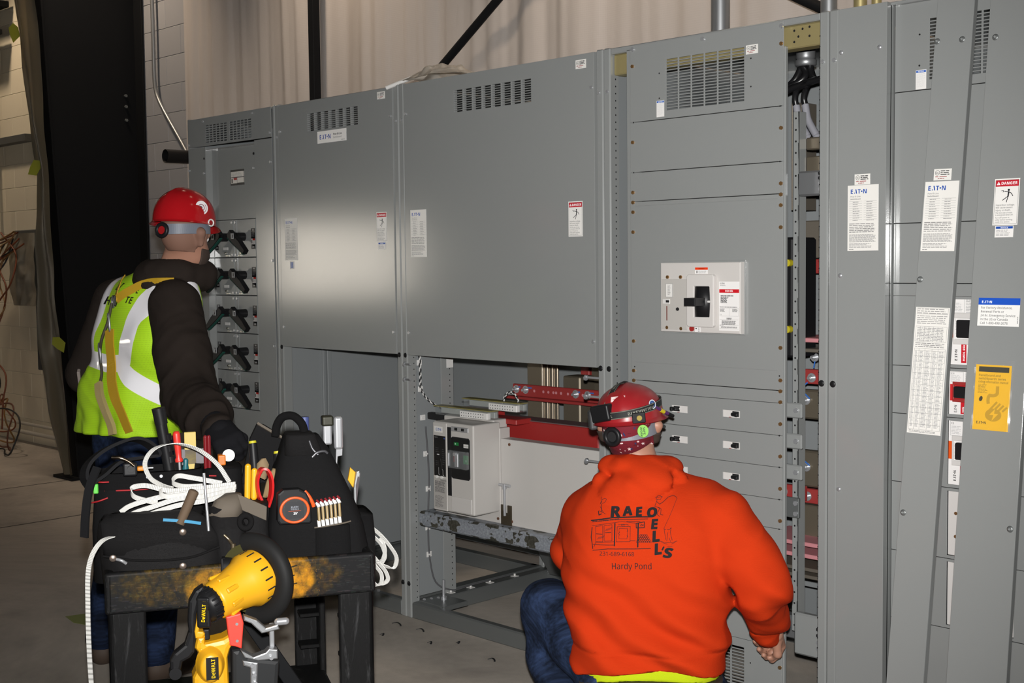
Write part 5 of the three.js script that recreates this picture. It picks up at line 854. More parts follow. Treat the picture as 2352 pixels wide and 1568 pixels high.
// white pull tape, with its ribbed weave, in three lengths
const ribs = dataTex(64, (u, v) => { const s = Math.sin(v * 6.283 * 8) > 0.5 ? 0.7 : 0.93; return [s, s, s * 0.985]; }, true, 1); ribs.repeat.set(1, 14); ribs.needsUpdate = true;
const tapeMat = new THREE.MeshStandardMaterial({ map: ribs, color: lin(0.9, 0.89, 0.87), roughness: 0.6 });
{
  const c = onCart('pull_tape', 'bundle of white woven pull tape folded over the leather pouch', 'pull tape', [0.18, 0.93, -0.14]);
  const runs = [
    [[0.32, 0.975, -0.12], [0.24, 0.972, -0.11], [0.16, 0.97, -0.11], [0.1, 0.985, -0.12], [0.07, 0.978, -0.13], [0.072, 0.962, -0.12], [0.1, 0.95, -0.11], [0.13, 0.945, -0.1]],
    [[0.322, 0.968, -0.12], [0.25, 0.965, -0.1], [0.17, 0.962, -0.1], [0.1, 0.95, -0.1], [0.06, 0.938, -0.1], [0.042, 0.926, -0.1]],
    [[0.32, 0.962, -0.12], [0.25, 0.955, -0.09], [0.18, 0.952, -0.09], [0.12, 0.938, -0.085], [0.075, 0.925, -0.085], [0.056, 0.916, -0.085]],
    [[0.318, 0.955, -0.11], [0.25, 0.945, -0.085], [0.18, 0.938, -0.08], [0.13, 0.927, -0.075], [0.09, 0.914, -0.075]],
    [[0.29, 0.972, -0.16], [0.22, 0.99, -0.16], [0.18, 0.997, -0.16], [0.168, 0.985, -0.15], [0.19, 0.976, -0.13], [0.24, 0.975, -0.12]],
    [[0.15, 0.975, -0.12], [0.135, 0.968, -0.1], [0.15, 0.96, -0.09], [0.2, 0.962, -0.09]],
  ];
  runs.forEach(r => c.add('fold', strap(r, 0.0125, 0.0022, [0, 1, 0.25], 60), tapeMat));
  const l = onCart('pull_tape', 'single white pull tape loop standing up over the pouches', 'pull tape', [0.2, 0.97, -0.19]);
  l.add('loop', strap([[0.31, 0.972, -0.17], [0.28, 1.02, -0.18], [0.23, 1.06, -0.19], [0.172, 1.075, -0.195], [0.125, 1.063, -0.19], [0.104, 1.031, -0.185], [0.115, 0.995, -0.175], [0.14, 0.978, -0.16], [0.17, 0.968, -0.15]], 0.0125, 0.002, [0.75, 0.1, 0.55], 80), tapeMat);
  const d = onCart('pull_tape', 'white pull tape end hanging down left of the cart to the floor', 'pull tape', [-0.04, 0.4, -0.03]);
  d.add('tail', strap([[0.03, 0.884, -0.03], [0.0, 0.876, -0.02], [-0.02, 0.853, -0.015], [-0.033, 0.815, -0.015], [-0.038, 0.72, -0.02], [-0.038, 0.6, -0.02], [-0.033, 0.45, -0.02], [-0.03, 0.25, -0.02], [-0.05, 0.06, 0.0], [-0.12, 0.008, 0.05], [-0.25, 0.006, 0.1]], 0.012, 0.002, [0.85, 0, 0.5], 90), tapeMat);
  const e = onCart('pull_tape', 'white pull tape coil hanging over the right corner of the cart', 'pull tape', [0.69, 0.75, -0.15]);
  for (const r of [
    [[0.648, 0.846, -0.15], [0.68, 0.826, -0.12], [0.71, 0.79, -0.1], [0.727, 0.757, -0.1], [0.722, 0.732, -0.11], [0.7, 0.732, -0.13], [0.678, 0.75, -0.14], [0.668, 0.775, -0.15]],
    [[0.65, 0.835, -0.16], [0.67, 0.815, -0.13], [0.692, 0.79, -0.12], [0.7, 0.76, -0.12], [0.692, 0.738, -0.13]],
    [[0.668, 0.765, -0.13], [0.682, 0.745, -0.12], [0.7, 0.72, -0.11], [0.705, 0.7, -0.11], [0.695, 0.688, -0.12], [0.68, 0.684, -0.13], [0.668, 0.69, -0.14]],
    [[0.672, 0.74, -0.13], [0.69, 0.712, -0.12], [0.688, 0.69, -0.12], [0.67, 0.68, -0.13]],
    [[0.69, 0.81, -0.12], [0.698, 0.78, -0.11], [0.692, 0.755, -0.11], [0.675, 0.745, -0.12]]]) e.add('coil_turn', strap(r, 0.013, 0.002, [0.5, 0.2, 0.85], 50), tapeMat);
}
{ // portable band saw hanging on the front rail
  const O = [0.27, 0.7, 0.09], s = onCart('band_saw', 'yellow and black portable band saw hanging on the front of the cart', 'band saw', O);
  const P = (x, y, z = 0) => [O[0] + x, O[1] + y, O[2] + z];
  const ax = V(0.82, 0.28, -0.5).normalize(), q = new THREE.Quaternion().setFromUnitVectors(V(0, 1, 0), ax);
  const along = (pts, n = 40) => lathe(pts, n).applyQuaternion(q).translate(...P(-0.005, 0.05, 0.02));
  s.add('motor_housing', along([[0, -0.03], [0.04, -0.03], [0.046, -0.02], [0.05, 0.02], [0.058, 0.06], [0.067, 0.075], [0.067, 0.11], [0.06, 0.118], [0, 0.118]]), yellow);
  for (let i = 0; i < 9; i++) { const a = i / 9 * 6.283; s.add('cooling_rib', bx(-0.006, 0.006, -0.01, 0.05, -0.003, 0.005, 0.002).applyMatrix4(new THREE.Matrix4().makeRotationX(-0.14)).translate(0, 0, 0.0485).applyMatrix4(new THREE.Matrix4().makeRotationY(a)).applyQuaternion(q).translate(...P(-0.005, 0.05, 0.02)), yellow); }
  for (let i = 0; i < 16; i++) { const a = i / 16 * 6.283; s.add('vent_slot', bx(-0.002, 0.002, 0.082, 0.104, 0.0655, 0.0678, 0.0005).applyMatrix4(new THREE.Matrix4().makeRotationY(a)).applyQuaternion(q).translate(...P(-0.005, 0.05, 0.02)), M.hole); }
  s.add('motor_cap', along([[0, -0.062], [0.026, -0.062], [0.038, -0.05], [0.041, -0.036], [0.041, -0.024], [0, -0.024]]), sawBlack);
  for (let i = 0; i < 20; i++) { const a = i / 20 * 6.283; s.add('cap_rib', bx(-0.0022, 0.0022, -0.05, -0.028, 0.04, 0.0435, 0.001).applyMatrix4(new THREE.Matrix4().makeRotationY(a)).applyQuaternion(q).translate(...P(-0.005, 0.05, 0.02)), sawBlack); }
  const plate = (w, h) => tex(Math.round(w), Math.round(h), (g, W, H) => { g.fillStyle = '#141310'; g.fillRect(0, 0, W, H); g.fillStyle = '#f0c400'; g.font = `bold ${H * 0.62}px sans-serif`; g.textAlign = 'center'; g.fillText('DeWALT', W / 2, H * 0.74, W * 0.92); });
  const dw = new THREE.MeshStandardMaterial({ map: plate(256, 80), roughness: 0.4 });
  s.add('badge', new THREE.BoxGeometry(0.055, 0.019, 0.002).rotateZ(1.5708 - 0.08).rotateY(-0.35).translate(...P(-0.052, 0.028, 0.072)), dw);
  s.add('badge_frame', rbox(-0.016, 0.016, -0.036, 0.036, -0.012, 0.0, 0.006).rotateY(-0.35).translate(...P(-0.053, 0.028, 0.07)), sawBlack);
  s.add('blade_guard', new THREE.TorusGeometry(0.088, 0.024, 14, 40, 3.6).scale(1, 1, 0.8).rotateZ(-1.75).rotateY(-0.75).translate(...P(0.075, 0.072, -0.04)), matte(0.012, 0.012, 0.012, 0.6, 0.3));
  s.add('guard_disc', cyl(0.085, 0.02, 40).rotateX(1.5708).rotateY(-0.75).translate(...P(0.07, 0.07, -0.055)), std(0.05, 0.045, 0.012, 0.6));
  const dn = (pts, d, z, b = 0.006) => poly(pts, d, b).translate(O[0], O[1], O[2] + z);
  s.add('handle', dn([[-0.05, 0.085], [-0.068, 0.074], [-0.082, 0.05], [-0.086, 0.0], [-0.084, -0.022], [-0.094, -0.05], [-0.118, -0.068], [-0.128, -0.085], [-0.128, -0.115], [-0.116, -0.124], [-0.106, -0.116], [-0.1, -0.09], [-0.082, -0.082], [-0.072, -0.07], [-0.068, -0.036], [-0.066, 0.02], [-0.058, 0.05], [-0.04, 0.066]], 0.036, 0.045, 0.007), sawBlack);
  s.add('handle_end', cyl(0.014, 0.034, 18).rotateX(1.5708).translate(...P(-0.117, -0.115, 0.03)), sawBlack);
  s.add('grip_inlay', dn([[-0.058, 0.045], [-0.062, 0.03], [-0.072, -0.02], [-0.07, -0.036], [-0.055, -0.036], [-0.048, -0.028], [-0.052, -0.022], [-0.062, -0.02], [-0.054, 0.03], [-0.046, 0.042]], 0.04, 0.049, 0.004), yellow);
  s.add('main_body', dn([[-0.066, -0.034], [-0.048, -0.034], [-0.048, -0.05], [-0.008, -0.044], [0.012, -0.034], [0.018, -0.055], [0.008, -0.07], [0.002, -0.09], [0.004, -0.16], [0.002, -0.18], [-0.078, -0.18], [-0.078, -0.13], [-0.066, -0.105], [-0.062, -0.075], [-0.072, -0.06]], 0.07, 0.05, 0.012), yellow);
  s.add('body_boss', lathe([[0, 0.036], [0.02, 0.036], [0.026, 0.028], [0.03, 0.01], [0.034, 0]], 24).rotateX(1.5708).scale(1, 1.35, 1).translate(...P(-0.038, -0.1, 0.045)), yellow);
  s.add('trigger', rbox(-0.052, -0.036, -0.048, -0.022, 0, 0.03, 0.004).translate(...O), sawBlack);
  s.add('badge', new THREE.BoxGeometry(0.028, 0.052, 0.002).translate(...P(-0.036, -0.1, 0.083)), new THREE.MeshStandardMaterial({ map: (() => { const t = tex(90, 170, (g, W, H) => { g.fillStyle = '#141310'; g.fillRect(0, 0, W, H); g.save(); g.translate(W * 0.72, H * 0.94); g.rotate(-1.5708); g.fillStyle = '#f0c400'; g.font = 'bold 40px sans-serif'; g.fillText('DeWALT', 0, 0, 150); g.restore(); }); return t; })(), roughness: 0.4 }));
  s.add('painted_bracket', dn([[0.0, 0.008], [0.034, 0.014], [0.04, -0.01], [0.034, -0.07], [0.02, -0.064], [0.006, -0.06]], 0.03, 0.05, 0.003), std(0.7, 0.05, 0.03, 0.5)); for (const y of [-0.01, -0.05]) s.add('bracket_screw', cyl(0.0035, 0.003, 8).rotateX(1.5708).translate(...P(0.024, y, 0.051)), M.galv);
  s.add('tension_arm', dn([[0.04, 0.01], [0.07, -0.004], [0.09, -0.024], [0.118, -0.018], [0.122, -0.03], [0.08, -0.036], [0.056, -0.01], [0.04, -0.002]], 0.026, 0.06, 0.003), M.galv);
  s.add('tension_knob', new THREE.CapsuleGeometry(0.009, 0.018, 6, 12).rotateZ(1.5708).translate(...P(0.128, -0.014, 0.05)), M.chrome);
  s.add('blade_post', bx(0.1, 0.112, -0.1, -0.02, 0.03, 0.036, 0.002).translate(...O), M.galv);
  s.add('foot_bracket', dn([[0.03, -0.07], [0.06, -0.09], [0.088, -0.082], [0.096, -0.074], [0.116, -0.078], [0.116, -0.1], [0.07, -0.1], [0.04, -0.09]], 0.03, 0.06, 0.003), M.galv);
  s.add('lower_guard', dn([[0.012, -0.075], [0.03, -0.074], [0.05, -0.095], [0.1, -0.105], [0.122, -0.11], [0.116, -0.18], [0.01, -0.18]], 0.05, 0.045, 0.01), matte(0.022, 0.023, 0.024, 0.5, 0.4));
  s.add('guard_rail', dn([[0.034, -0.095], [0.07, -0.104], [0.066, -0.18], [0.05, -0.18], [0.052, -0.115], [0.036, -0.108]], 0.012, 0.062, 0.004), M.galv);
  for (const [x, y] of [[0.056, -0.108], [0.06, -0.13], [0.062, -0.15], [0.1, -0.094]]) s.add('screw', cyl(0.005, 0.006, 8).rotateX(1.5708).translate(...P(x, y, 0.066)), M.chrome);
  s.add('hang_hook', merge([strap([P(0.02, 0.09, -0.06), P(0.02, 0.112, -0.075), P(0.02, 0.112, -0.12)], 0.03, 0.006, [1, 0, 0], 16), bx(0.0, 0.012, 0.075, 0.118, -0.085, -0.078, 0.002).translate(...O)]), sawBlack);
}
{ // black angle iron leaning under the cart
  const a = onCart('angle_iron', 'black slotted steel angle leaning behind the hanging saw', 'angle iron', [0.47, 0.3, -0.25]);
  a.add('bar', merge([bx(-0.02, 0.02, -0.3, 0.3, 0, 0.005).rotateZ(0.55).translate(0.46, 0.42, -0.25), bx(-0.02, -0.015, -0.3, 0.3, -0.04, 0).rotateZ(0.55).translate(0.46, 0.42, -0.25)]), M.blackSteel);
}
// ---------------------------------------------------------------- people
// a field is a function of (x, y, z), negative inside; cones are tapered capsules [a, ra, b, rb]
const sminP = (a, b, k) => { const h = Math.max(k - Math.abs(a - b), 0) / k; return Math.min(a, b) - h * h * k * 0.25; };
const smaxP = (a, b, k) => -sminP(-a, -b, k);
function cone(a, ra, b, rb) {
  const [ax, ay, az] = a, dx = b[0] - ax, dy = b[1] - ay, dz = b[2] - az, l2 = dx * dx + dy * dy + dz * dz || 1e-9;
  return (x, y, z) => { const t = Math.max(0, Math.min(1, ((x - ax) * dx + (y - ay) * dy + (z - az) * dz) / l2)); return Math.hypot(x - ax - t * dx, y - ay - t * dy, z - az - t * dz) - (ra + (rb - ra) * t); };
}
function ellip(c, X, Y, Z, r) {                                // ellipsoid in a frame
  const m = Math.min(...r);
  return (x, y, z) => { const p = x - c[0], q = y - c[1], s = z - c[2]; return (Math.hypot((p * X.x + q * X.y + s * X.z) / r[0], (p * Y.x + q * Y.y + s * Y.z) / r[1], (p * Z.x + q * Z.y + s * Z.z) / r[2]) - 1) * m; };
}
const union = (list, k) => (x, y, z) => { let d = 1e9; for (const f of list) d = d > 1e8 ? f(x, y, z) : sminP(d, f(x, y, z), k); return d; };
function meshField(f, lo, hi, cell) {
  const side = Math.max(hi[0] - lo[0], hi[1] - lo[1], hi[2] - lo[2]) + cell * 4, res = Math.ceil(side / cell);
  const mc = new MarchingCubes(res, new THREE.MeshStandardMaterial(), false, false, 400000);
  const c = [(lo[0] + hi[0]) / 2, (lo[1] + hi[1]) / 2, (lo[2] + hi[2]) / 2], half = side / 2, n = mc.size, hs = n / 2;
  mc.isolation = 0; mc.field.fill(-1);
  const rng = k => [Math.max(0, Math.floor(((lo[k] - c[k]) / half) * hs + hs) - 2), Math.min(n - 1, Math.ceil(((hi[k] - c[k]) / half) * hs + hs) + 2)];
  const [x0, x1] = rng(0), [y0, y1] = rng(1), [z0, z1] = rng(2);
  for (let k = z0; k <= z1; k++) for (let j = y0; j <= y1; j++) for (let i = x0; i <= x1; i++) mc.field[i + j * n + k * n * n] = -f((i - hs) / hs * half + c[0], (j - hs) / hs * half + c[1], (k - hs) / hs * half + c[2]);
  mc.update();
  const P = new Float32Array(mc.count * 3);
  for (let i = 0; i < mc.count; i++) for (let k = 0; k < 3; k++) P[i * 3 + k] = mc.positionArray[i * 3 + k] * half + c[k];
  let g = new THREE.BufferGeometry(); g.setAttribute('position', new THREE.BufferAttribute(P, 3));
  g = mergeVertices(g, cell * 0.02); g.computeVertexNormals();
  const N = g.attributes.normal, pp = g.attributes.position, e = cell * 0.7;               // smooth normals from the field itself
  for (let i = 0; i < pp.count; i++) { const x = pp.getX(i), y = pp.getY(i), z = pp.getZ(i), v = V(f(x + e, y, z) - f(x - e, y, z), f(x, y + e, z) - f(x, y - e, z), f(x, y, z + e) - f(x, y, z - e)).normalize(); if (v.lengthSq() > 0.5) N.setXYZ(i, v.x, v.y, v.z); }
  const UV = new Float32Array(pp.count * 2); for (let i = 0; i < pp.count; i++) { UV[i * 2] = pp.getX(i) + pp.getZ(i) * 0.7; UV[i * 2 + 1] = pp.getY(i); } g.setAttribute('uv', new THREE.BufferAttribute(UV, 2));
  return g;
}
const lerp3 = (a, b, t) => [a[0] + (b[0] - a[0]) * t, a[1] + (b[1] - a[1]) * t, a[2] + (b[2] - a[2]) * t];
const add3 = (a, v, s) => [a[0] + v.x * s, a[1] + v.y * s, a[2] + v.z * s];
function frameOf(fwd, up = V(0, 1, 0)) { const F = fwd.clone().normalize(), X = V(0, 0, 0).crossVectors(F, up).normalize(), U = V(0, 0, 0).crossVectors(X, F); return { X, U, F }; }
const skin = std(0.4, 0.2, 0.135, 0.5), hairMat = std(0.035, 0.022, 0.015, 0.8);
// head field: skull, jaw, nose, brow, ears
function headField(c, fr, s = 1) {
  const { X, U, F } = fr, at = (x, y, z) => add3(add3(add3(c, X, x * s), U, y * s), F, z * s);
  return union([
    ellip(at(0, 0.03, -0.012), X, U, F, [0.074 * s, 0.098 * s, 0.094 * s]), ellip(at(0, -0.045, 0.03), X, U, F, [0.056 * s, 0.066 * s, 0.066 * s]), cone(at(0, -0.09, 0.06), 0.026 * s, at(0, -0.07, 0.05), 0.035 * s),
    cone(at(0, 0.012, 0.088), 0.009 * s, at(0, -0.026, 0.104), 0.0125 * s), cone(at(-0.03, 0.026, 0.073), 0.014 * s, at(0.03, 0.026, 0.073), 0.014 * s), cone(at(-0.018, -0.055, 0.084), 0.008 * s, at(0.018, -0.055, 0.084), 0.008 * s),
    ...[-1, 1].flatMap(q => [cone(at(q * 0.078, 0.015, -0.01), 0.01 * s, at(q * 0.084, 0.018, -0.022), 0.013 * s), cone(at(q * 0.084, 0.018, -0.022), 0.012 * s, at(q * 0.077, -0.022, -0.008), 0.008 * s)]),
  ], 0.016 * s);
}
// a relaxed half-closed hand: wrist at w, palm running along dir, knuckle side along side, curl towards palmN
function handField(w, dir, palmN, thumbSide, s = 1) {
  const D = dir.clone().normalize(), Nn = palmN.clone().addScaledVector(D, -palmN.dot(D)).normalize(), S = V(0, 0, 0).crossVectors(D, Nn).multiplyScalar(thumbSide);
  const at = (d, n, t) => add3(add3(add3(w, D, d * s), Nn, n * s), S, t * s), L = [];
  L.push(cone(at(0, 0, -0.018), 0.024 * s, at(0.07, 0, -0.03), 0.0145 * s), cone(at(0, 0, 0.018), 0.024 * s, at(0.072, 0, 0.026), 0.0145 * s), cone(at(0.01, 0, 0), 0.023 * s, at(0.075, 0, 0), 0.015 * s));
  const palm = union(L, 0.02 * s), fingers = [];
  [[-0.033, 0.062, 0.82], [-0.012, 0.076, 0.95], [0.01, 0.079, 1], [0.031, 0.073, 0.93]].forEach(([t, d, l]) => {
    const a = at(d, 0.002, t), b = at(d + 0.03 * l, 0.022, t * 1.03), c = at(d + 0.022 * l, 0.05 * l, t * 1.0), e = at(d - 0.004, 0.056 * l, t * 0.96);
    fingers.push(union([cone(a, 0.0105 * s, b, 0.0098 * s), cone(b, 0.0098 * s, c, 0.0088 * s), cone(c, 0.0088 * s, e, 0.0078 * s)], 0.006 * s));
  });
  const t0 = at(0.02, 0.01, 0.03), t1 = at(0.05, 0.03, 0.047), t2 = at(0.074, 0.042, 0.036); fingers.push(union([cone(t0, 0.0145 * s, t1, 0.0115 * s), cone(t1, 0.0112 * s, t2, 0.0088 * s)], 0.008 * s));
  return (x, y, z) => { let d = palm(x, y, z); for (const f of fingers) d = sminP(d, f(x, y, z), 0.007 * s); return d; };
}
const boundsOf = (pts, r) => [[0, 1, 2].map(k => Math.min(...pts.map(p => p[k])) - r), [0, 1, 2].map(k => Math.max(...pts.map(p => p[k])) + r)];
const fold = (x, y, z, sc = 1, o = 0) => { const n = noise.noise(x * 9 * sc + y * 12 * sc + o, z * 9 * sc - y * 3 * sc, o * 3.1), m = noise.noise(x * 18 * sc + o, y * 7 * sc + z * 6 * sc, 5 + o); return (1 - Math.abs(n) * 2) * 0.6 + m * 0.5; };
const knit = dataTex(256, (u, v) => 0.5 + 0.3 * tileNoise(u, v, 70) + 0.25 * Math.sin(u * 6.283 * 48) * Math.sin(v * 6.283 * 48), false, 12);
const fabric = (r, g, b, bump = 0.0006) => new THREE.MeshPhysicalMaterial({ color: lin(r, g, b), roughness: 0.92, specularIntensity: 0.15, bumpMap: knit, bumpScale: bump });
const denimTex = dataTex(512, (u, v) => { const t = 0.2 + 0.1 * tileNoise(u, v, 6) + 0.07 * tileNoise(u, v, 30, 3) + 0.03 * tileNoise(u, v, 120, 9); return [t * 0.68, t * 0.9, t * 1.36]; }, true, 3);
const denim = new THREE.MeshPhysicalMaterial({ map: denimTex, roughness: 0.9, specularIntensity: 0.2, bumpMap: knit, bumpScale: 0.0005 });
// hard hat shell: dome with a brim, x right, y up, z back
function hatShell(w, l, h, brim, visor) {
  const nu = 64, nv = 22, P = [], I = [], UV = [];
  for (let j = 0; j <= nv; j++) for (let i = 0; i <= nu; i++) {
    const a = i / nu * Math.PI * 2, c = Math.cos(a), s = Math.sin(a), front = Math.max(0, -s);
    let r, y;
    if (j <= 16) { const t = j / 16 * Math.PI / 2; r = Math.sin(t); y = h * Math.pow(Math.cos(t), 0.85); }
    else { const k = (j - 16) / (nv - 16); r = 1 + k * (brim + visor * Math.pow(front, 3)) / (w / 2); y = -0.012 * Math.sin(k * 1.57) - 0.012 * k * Math.pow(front, 2); }
    const ridge = j <= 14 ? 0.004 * Math.exp(-Math.pow(c * r * w / 2 / 0.012, 2)) * (j / 16 < 0.95 ? 1 : 0) : 0;
    P.push(c * r * w / 2, y + ridge, s * r * l / 2); UV.push(i / nu, j / nv);
    if (i && j) { const q = (j - 1) * (nu + 1) + i - 1, k2 = q + nu + 1; I.push(q, q + 1, k2 + 1, q, k2 + 1, k2); }
  }
  const g = new THREE.BufferGeometry(); g.setAttribute('position', new THREE.Float32BufferAttribute(P, 3)); g.setAttribute('uv', new THREE.Float32BufferAttribute(UV, 2)); g.setIndex(I); g.computeVertexNormals(); return g;
}
const hatRed = std(0.42, 0.012, 0.014, 0.22);
function person(label, base) { return thing('person', label, 'person', base); }
function place(o, name, geo, mat, parent) {                    // geometry in world metres -> part of a group standing at its base
  const off = parent && parent !== o ? parent.position.clone().add(o.position) : o.position;
  return part(parent ?? o, name, geo.translate(-o.position.x, -o.position.y, -o.position.z), mat);
}
function hatGroup(o, c, fr, roll = 0, pitch = 0) {             // group in the head's frame
  const g = new THREE.Group(); g.name = 'hard_hat';
  g.quaternion.setFromRotationMatrix(new THREE.Matrix4().makeBasis(fr.X, fr.U, fr.F.clone().negate())).multiply(new THREE.Quaternion().setFromEuler(new THREE.Euler(pitch, 0, roll)));
  g.position.set(c[0] - o.position.x, c[1] - o.position.y, c[2] - o.position.z); o.add(g); return g;
}
// ================= crouching man in the orange hoodie
{
  const o = person('person crouching in an orange hooded sweatshirt, jeans and red hard hat', [2.7, 0, 0.5]);
  const Rv = V(0.80, 0, -0.60).normalize(), Bk = V(0.60, 0, 0.80).normalize();
  const J = { hem: [2.715, 0.36, 0.565], belly: [2.69, 0.53, 0.55], chest: [2.668, 0.68, 0.51], shl: [2.672, 0.765, 0.475], neck: [2.61, 0.88, 0.47], head: [2.57, 1.004, 0.475], rs: [2.862, 0.752, 0.405], re: [3.01, 0.585, 0.405], rw: [2.857, 0.352, 0.154], ls: [2.5, 0.742, 0.58], le: [2.395, 0.61, 0.53], lw: [2.33, 0.566, 0.3], lh: [2.63, 0.3, 0.6], lk: [2.335, 0.432, 0.6], la: [2.365, 0.07, 0.575], rh: [2.8, 0.3, 0.54], rk: [2.68, 0.09, 0.2], ra: [2.83, 0.07, 0.62] };
  const level = (c, w, r) => cone(add3(c, Rv, -w), r, add3(c, Rv, w), r);
  const torso = union([level(J.hem, 0.092, 0.142), level(J.belly, 0.095, 0.148), level(J.chest, 0.1, 0.142), level(add3(J.chest, Bk, 0.02), 0.08, 0.14), level(J.shl, 0.14, 0.092), cone(J.shl, 0.1, J.neck, 0.075)], 0.09);
  const arms = union([cone(J.rs, 0.092, lerp3(J.rs, J.re, 0.6), 0.084), cone(lerp3(J.rs, J.re, 0.5), 0.085, J.re, 0.074), cone(J.re, 0.074, lerp3(J.re, J.rw, 0.6), 0.062), cone(lerp3(J.re, J.rw, 0.5), 0.063, lerp3(J.re, J.rw, 0.9), 0.046), cone(J.ls, 0.088, J.le, 0.076), cone(J.le, 0.074, J.lw, 0.05)], 0.03);
  const hoodBack = add3(add3(J.neck, Bk, 0.05), V(0, 1, 0), -0.005);
  const Yv = V(0, 1, 0), hp = (l, y, b) => add3(add3(add3(hoodBack, Rv, l), Yv, y), Bk, b);
  const hood = union([ellip(hp(0, 0.03, 0.0), Rv, Yv, Bk, [0.118, 0.042, 0.085]), ellip(hp(-0.015, -0.03, 0.085), Rv, V(0, 0.9, 0.42), Bk, [0.112, 0.06, 0.056]), cone(hp(-0.115, -0.012, 0.04), 0.026, hp(-0.035, -0.098, 0.135), 0.017), cone(hp(0.115, -0.005, 0.035), 0.026, hp(-0.015, -0.098, 0.135), 0.017), cone(hp(-0.02, -0.02, 0.1), 0.034, hp(-0.026, -0.09, 0.13), 0.02), cone(hp(-0.09, 0.03, 0), 0.03, add3(add3(J.neck, Bk, -0.06), Rv, -0.09), 0.03), cone(hp(0.09, 0.03, 0), 0.03, add3(add3(J.neck, Bk, -0.06), Rv, 0.09), 0.03)], 0.012);
  const headCut = ellip(add3(J.neck, V(0, 1, 0), 0.09), V(1, 0, 0), V(0, 1, 0), V(0, 0, 1), [0.075, 0.07, 0.075]);
  const pull = (x, y, z) => {                                   // drapes running down to the right across the lower back, and sleeve creases
    const l = (x - 2.7) * Rv.x + (z - 0.5) * Rv.z, q = l * 0.62 + y, s = Math.min(1, Math.max(0, (0.7 - y) / 0.2));
    const back = 0.013 * s * Math.sin(q * 50 + 2.2 * noise.noise(l * 5, y * 5, 2)) * (0.5 + 0.5 * noise.noise(l * 6, y * 4, 8) + 0.25);
    const arm = l > 0.17 ? Math.min(1, (l - 0.17) / 0.06) * (0.009 * (0.5 - 2 * Math.abs(noise.noise(y * 8 - l * 5, l * 5 + z * 5, 4))) + 0.004 * noise.noise(y * 22, l * 12, 6)) : 0;
    return back + arm + 0.006 * fold(x, y, z, 0.8, 1);
  };
  const cloth = (x, y, z) => {
    let d = sminP(torso(x, y, z), arms(x, y, z), 0.028); d -= pull(x, y, z);
    const band = Math.max(0, 1 - Math.abs(y - 0.392) / 0.012); d += band * 0.005 + (y < 0.392 ? 0.004 : 0);
    const h = hood(x, y, z) - 0.005 * fold(x, y * 1.6, z, 1.3, 4);
    d = Math.min(d, h);
    d = smaxP(d, -headCut(x, y, z), 0.015);
    const wr = (x - J.rw[0]) * (J.re[0] - J.rw[0]) + (y - J.rw[1]) * (J.re[1] - J.rw[1]) + (z - J.rw[2]) * (J.re[2] - J.rw[2]);
    d = smaxP(d, 0.006 - (wr / 0.39) , 0.004) ;
    return smaxP(d, 0.342 - 0.7 * Math.pow((x - 2.7) * Rv.x + (z - 0.5) * Rv.z, 2) - y, 0.006);
  };
  const hoodie = meshField(cloth, [2.2, 0.24, 0.05], [3.2, 1.02, 0.85], 0.0085);
  const orange = fabric(0.53, 0.036, 0.006);
  // print across the back, inked into the cloth
  const print = tex(1024, 896, (g, w, h) => {
    g.clearRect(0, 0, w, h); g.strokeStyle = g.fillStyle = '#1a1113'; g.lineCap = g.lineJoin = 'round';
    const L = (wd, ...p) => { g.lineWidth = wd; g.beginPath(); for (let i = 0; i < p.length; i += 2) i ? g.lineTo(p[i], p[i + 1]) : g.moveTo(p[0], p[1]); g.stroke(); };
    const k = 1024 / 1792, X = (...p) => p.map(v => v * k), B = (wd, ...p) => L(wd * k, ...X(...p));
    const quad = (wd, a, b, c, d, e, f) => { g.lineWidth = wd * k; g.beginPath(); g.moveTo(a * k, b * k); g.quadraticCurveTo(c * k, d * k, e * k, f * k); g.stroke(); };
    const big = (c, x, y, sz, rot, sx = 1) => { g.save(); g.translate(x * k, y * k); g.rotate(rot); g.transform(sx, 0, -0.18, 1, 0, 0); g.font = `bold ${sz * k}px sans-serif`; g.lineWidth = 15 * k; g.fillText(c, 0, 0); g.strokeText(c, 0, 0); g.restore(); };
    big('R', 430, 500, 230, -0.06, 1.2); big('A', 660, 480, 205, -0.12, 1.15); big('E', 865, 490, 205, -0.1, 1.05); big('O', 1050, 490, 205, 0, 1.2);
    big('E', 1115, 690, 215, -0.05, 1.05); big('L', 1130, 905, 240, -0.12, 1.1); big('L', 1165, 1120, 250, -0.14, 1.05); B(26, 1335, 985, 1312, 1030); big('S', 1310, 1155, 225, 0.1, 1.3);
    // shop front
    B(20, 120, 575, 480, 515, 850, 495, 1150, 490); B(8, 130, 600, 480, 545, 850, 535, 1080, 525); B(6, 130, 660, 300, 630, 640, 575, 910, 600); B(8, 720, 570, 950, 570); B(13, 130, 690, 115, 850, 140, 1040); B(10, 140, 1070, 400, 1030, 850, 1025, 1115, 1015); B(20, 520, 610, 505, 975); B(22, 915, 600, 900, 990); B(6, 190, 670, 190, 920, 310, 915, 310, 650, 190, 670); B(6, 335, 650, 470, 630, 465, 895, 335, 905, 335, 650); B(6, 160, 1015, 190, 930, 500, 910); B(8, 145, 970, 500, 965); B(9, 200, 790, 300, 790); B(9, 350, 765, 450, 755);
    B(6, 560, 660, 780, 650, 770, 905, 540, 910, 560, 660); B(5, 590, 690, 735, 685, 720, 860, 585, 860, 590, 690); B(5, 570, 630, 745, 620, 745, 650); B(5, 720, 705, 740, 720, 720, 740); B(5, 720, 800, 735, 815, 720, 835); B(6, 600, 745, 580, 775, 600, 800); B(7, 770, 890, 860, 890); B(12, 880, 600, 1020, 575, 1015, 670, 880, 675, 880, 600);
